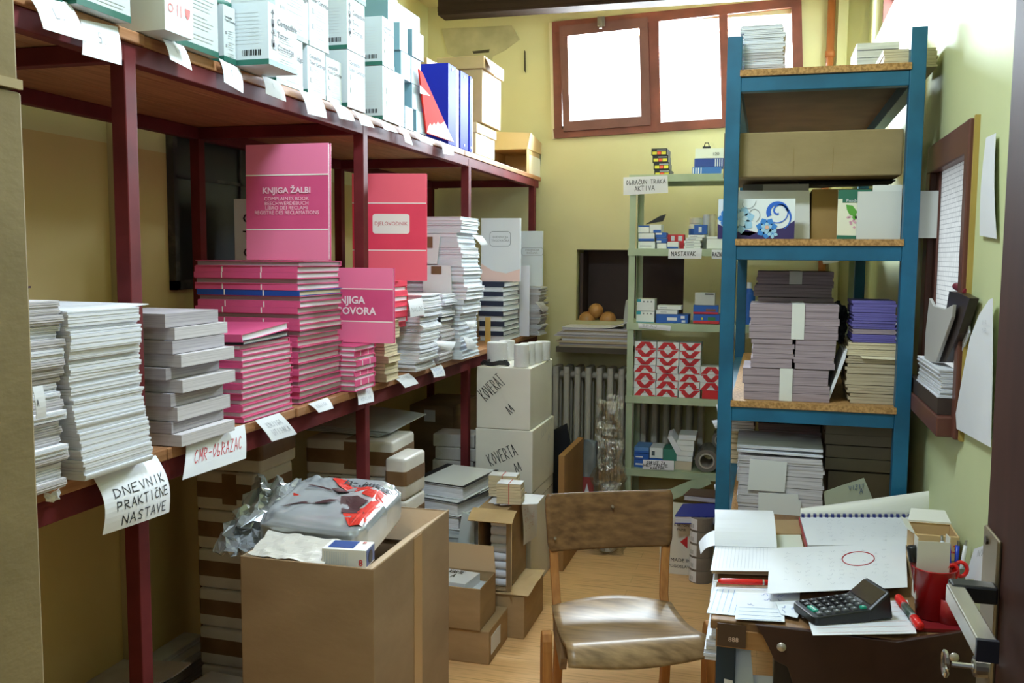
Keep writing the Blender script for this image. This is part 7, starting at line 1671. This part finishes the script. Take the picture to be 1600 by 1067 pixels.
def ribbon(pts, w_, th, name, mt=wood_leg):       # a flat bar following points: w_ along rt, th across
    m = M(); L4 = []
    for i, p in enumerate(pts):
        d = (pts[min(i + 1, len(pts) - 1)] - pts[max(i - 1, 0)]).normalized(); c = d.cross(rt).normalized(); L4.append([p - rt * w_ / 2 - c * th / 2, p + rt * w_ / 2 - c * th / 2, p + rt * w_ / 2 + c * th / 2, p - rt * w_ / 2 + c * th / 2])
    n = len(pts)
    m.add([q for r_ in L4 for q in r_], [(0, 1, 2, 3)[::-1], tuple(4 * (n - 1) + k for k in range(4))] + [(4 * i + k, 4 * i + (k + 1) % 4, 4 * i + 4 + (k + 1) % 4, 4 * i + 4 + k) for i in range(n - 1) for k in range(4)])
    return m.obj(name, mt, ch, bevel=.003)
for s, R0, F0, bl2, tl2 in ((-1, RL, FL, bl_, tl), (1, RR, FR, br_, tr)):
    inx = rt * (.017 * -s); P = R0 - B0
    top = (bl2.lerp(tl2, .75) - B0) + inx - nn * .010; mid_ = (bl2 - B0) + inx - nn * .010; se = Vector((P.x, P.y, .46)) + inx - fw * .022
    ribbon([top, mid_, mid_.lerp(se, .5) - fw * .004, se, Vector((P.x, P.y, .40)) + inx + fw * .005, Vector((P.x, P.y, .36)) + inx + fw * .06], .026, .018, 'back_upright')
    ribbon([Vector((P.x, P.y, .43)) + inx * 1.2 + fw * .04, Vector((P.x, P.y, .2)) + inx + fw * .01, Vector((P.x, P.y, .0)) + inx - fw * .05], .026, .034, 'leg')
    Fq = Vector(((F0 - B0).x, (F0 - B0).y, 0)) - fw * .115 + rt * s * .026
    pr = [(-.030 , 0), (.024, 0), (.022, .42), (.019, .448), (.010, .466), (-.006, .473), (-.02, .465), (-.028, .445), (-.032, .42)]
    M().prism([Fq + fw * (a + .03) + Vector((0, 0, z)) - rt * s * .0 for a, z in pr], rt * s * .028).obj('leg', wood_leg, ch, bevel=.004)
    sr = [Vector((P.x, P.y, .415)) + fw * .02, Vector((P.x, P.y, .37)) + fw * .02, Fq + Vector((0, 0, .36)) - rt * s * .022 + fw * .03, Fq + Vector((0, 0, .40)) - rt * s * .022 + fw * .05, Fq + Vector((0, 0, .43)) - rt * s * .022 + fw * .03]
    M().prism([p - rt * s * .002 for p in sr], -rt * s * .018).obj('side_rail', wood_chair, ch)
m = M(); pa, pb = Vector(((RL - B0).x, (RL - B0).y, .385)) + rt * .02 + fw * .03, Vector(((RR - B0).x, (RR - B0).y, .385)) - rt * .02 + fw * .03
m.prism([pa, pb, pb + Vector((0, 0, .03)), pa + Vector((0, 0, .03))], fw * .018); m.obj('cross_rail', wood_leg, ch)
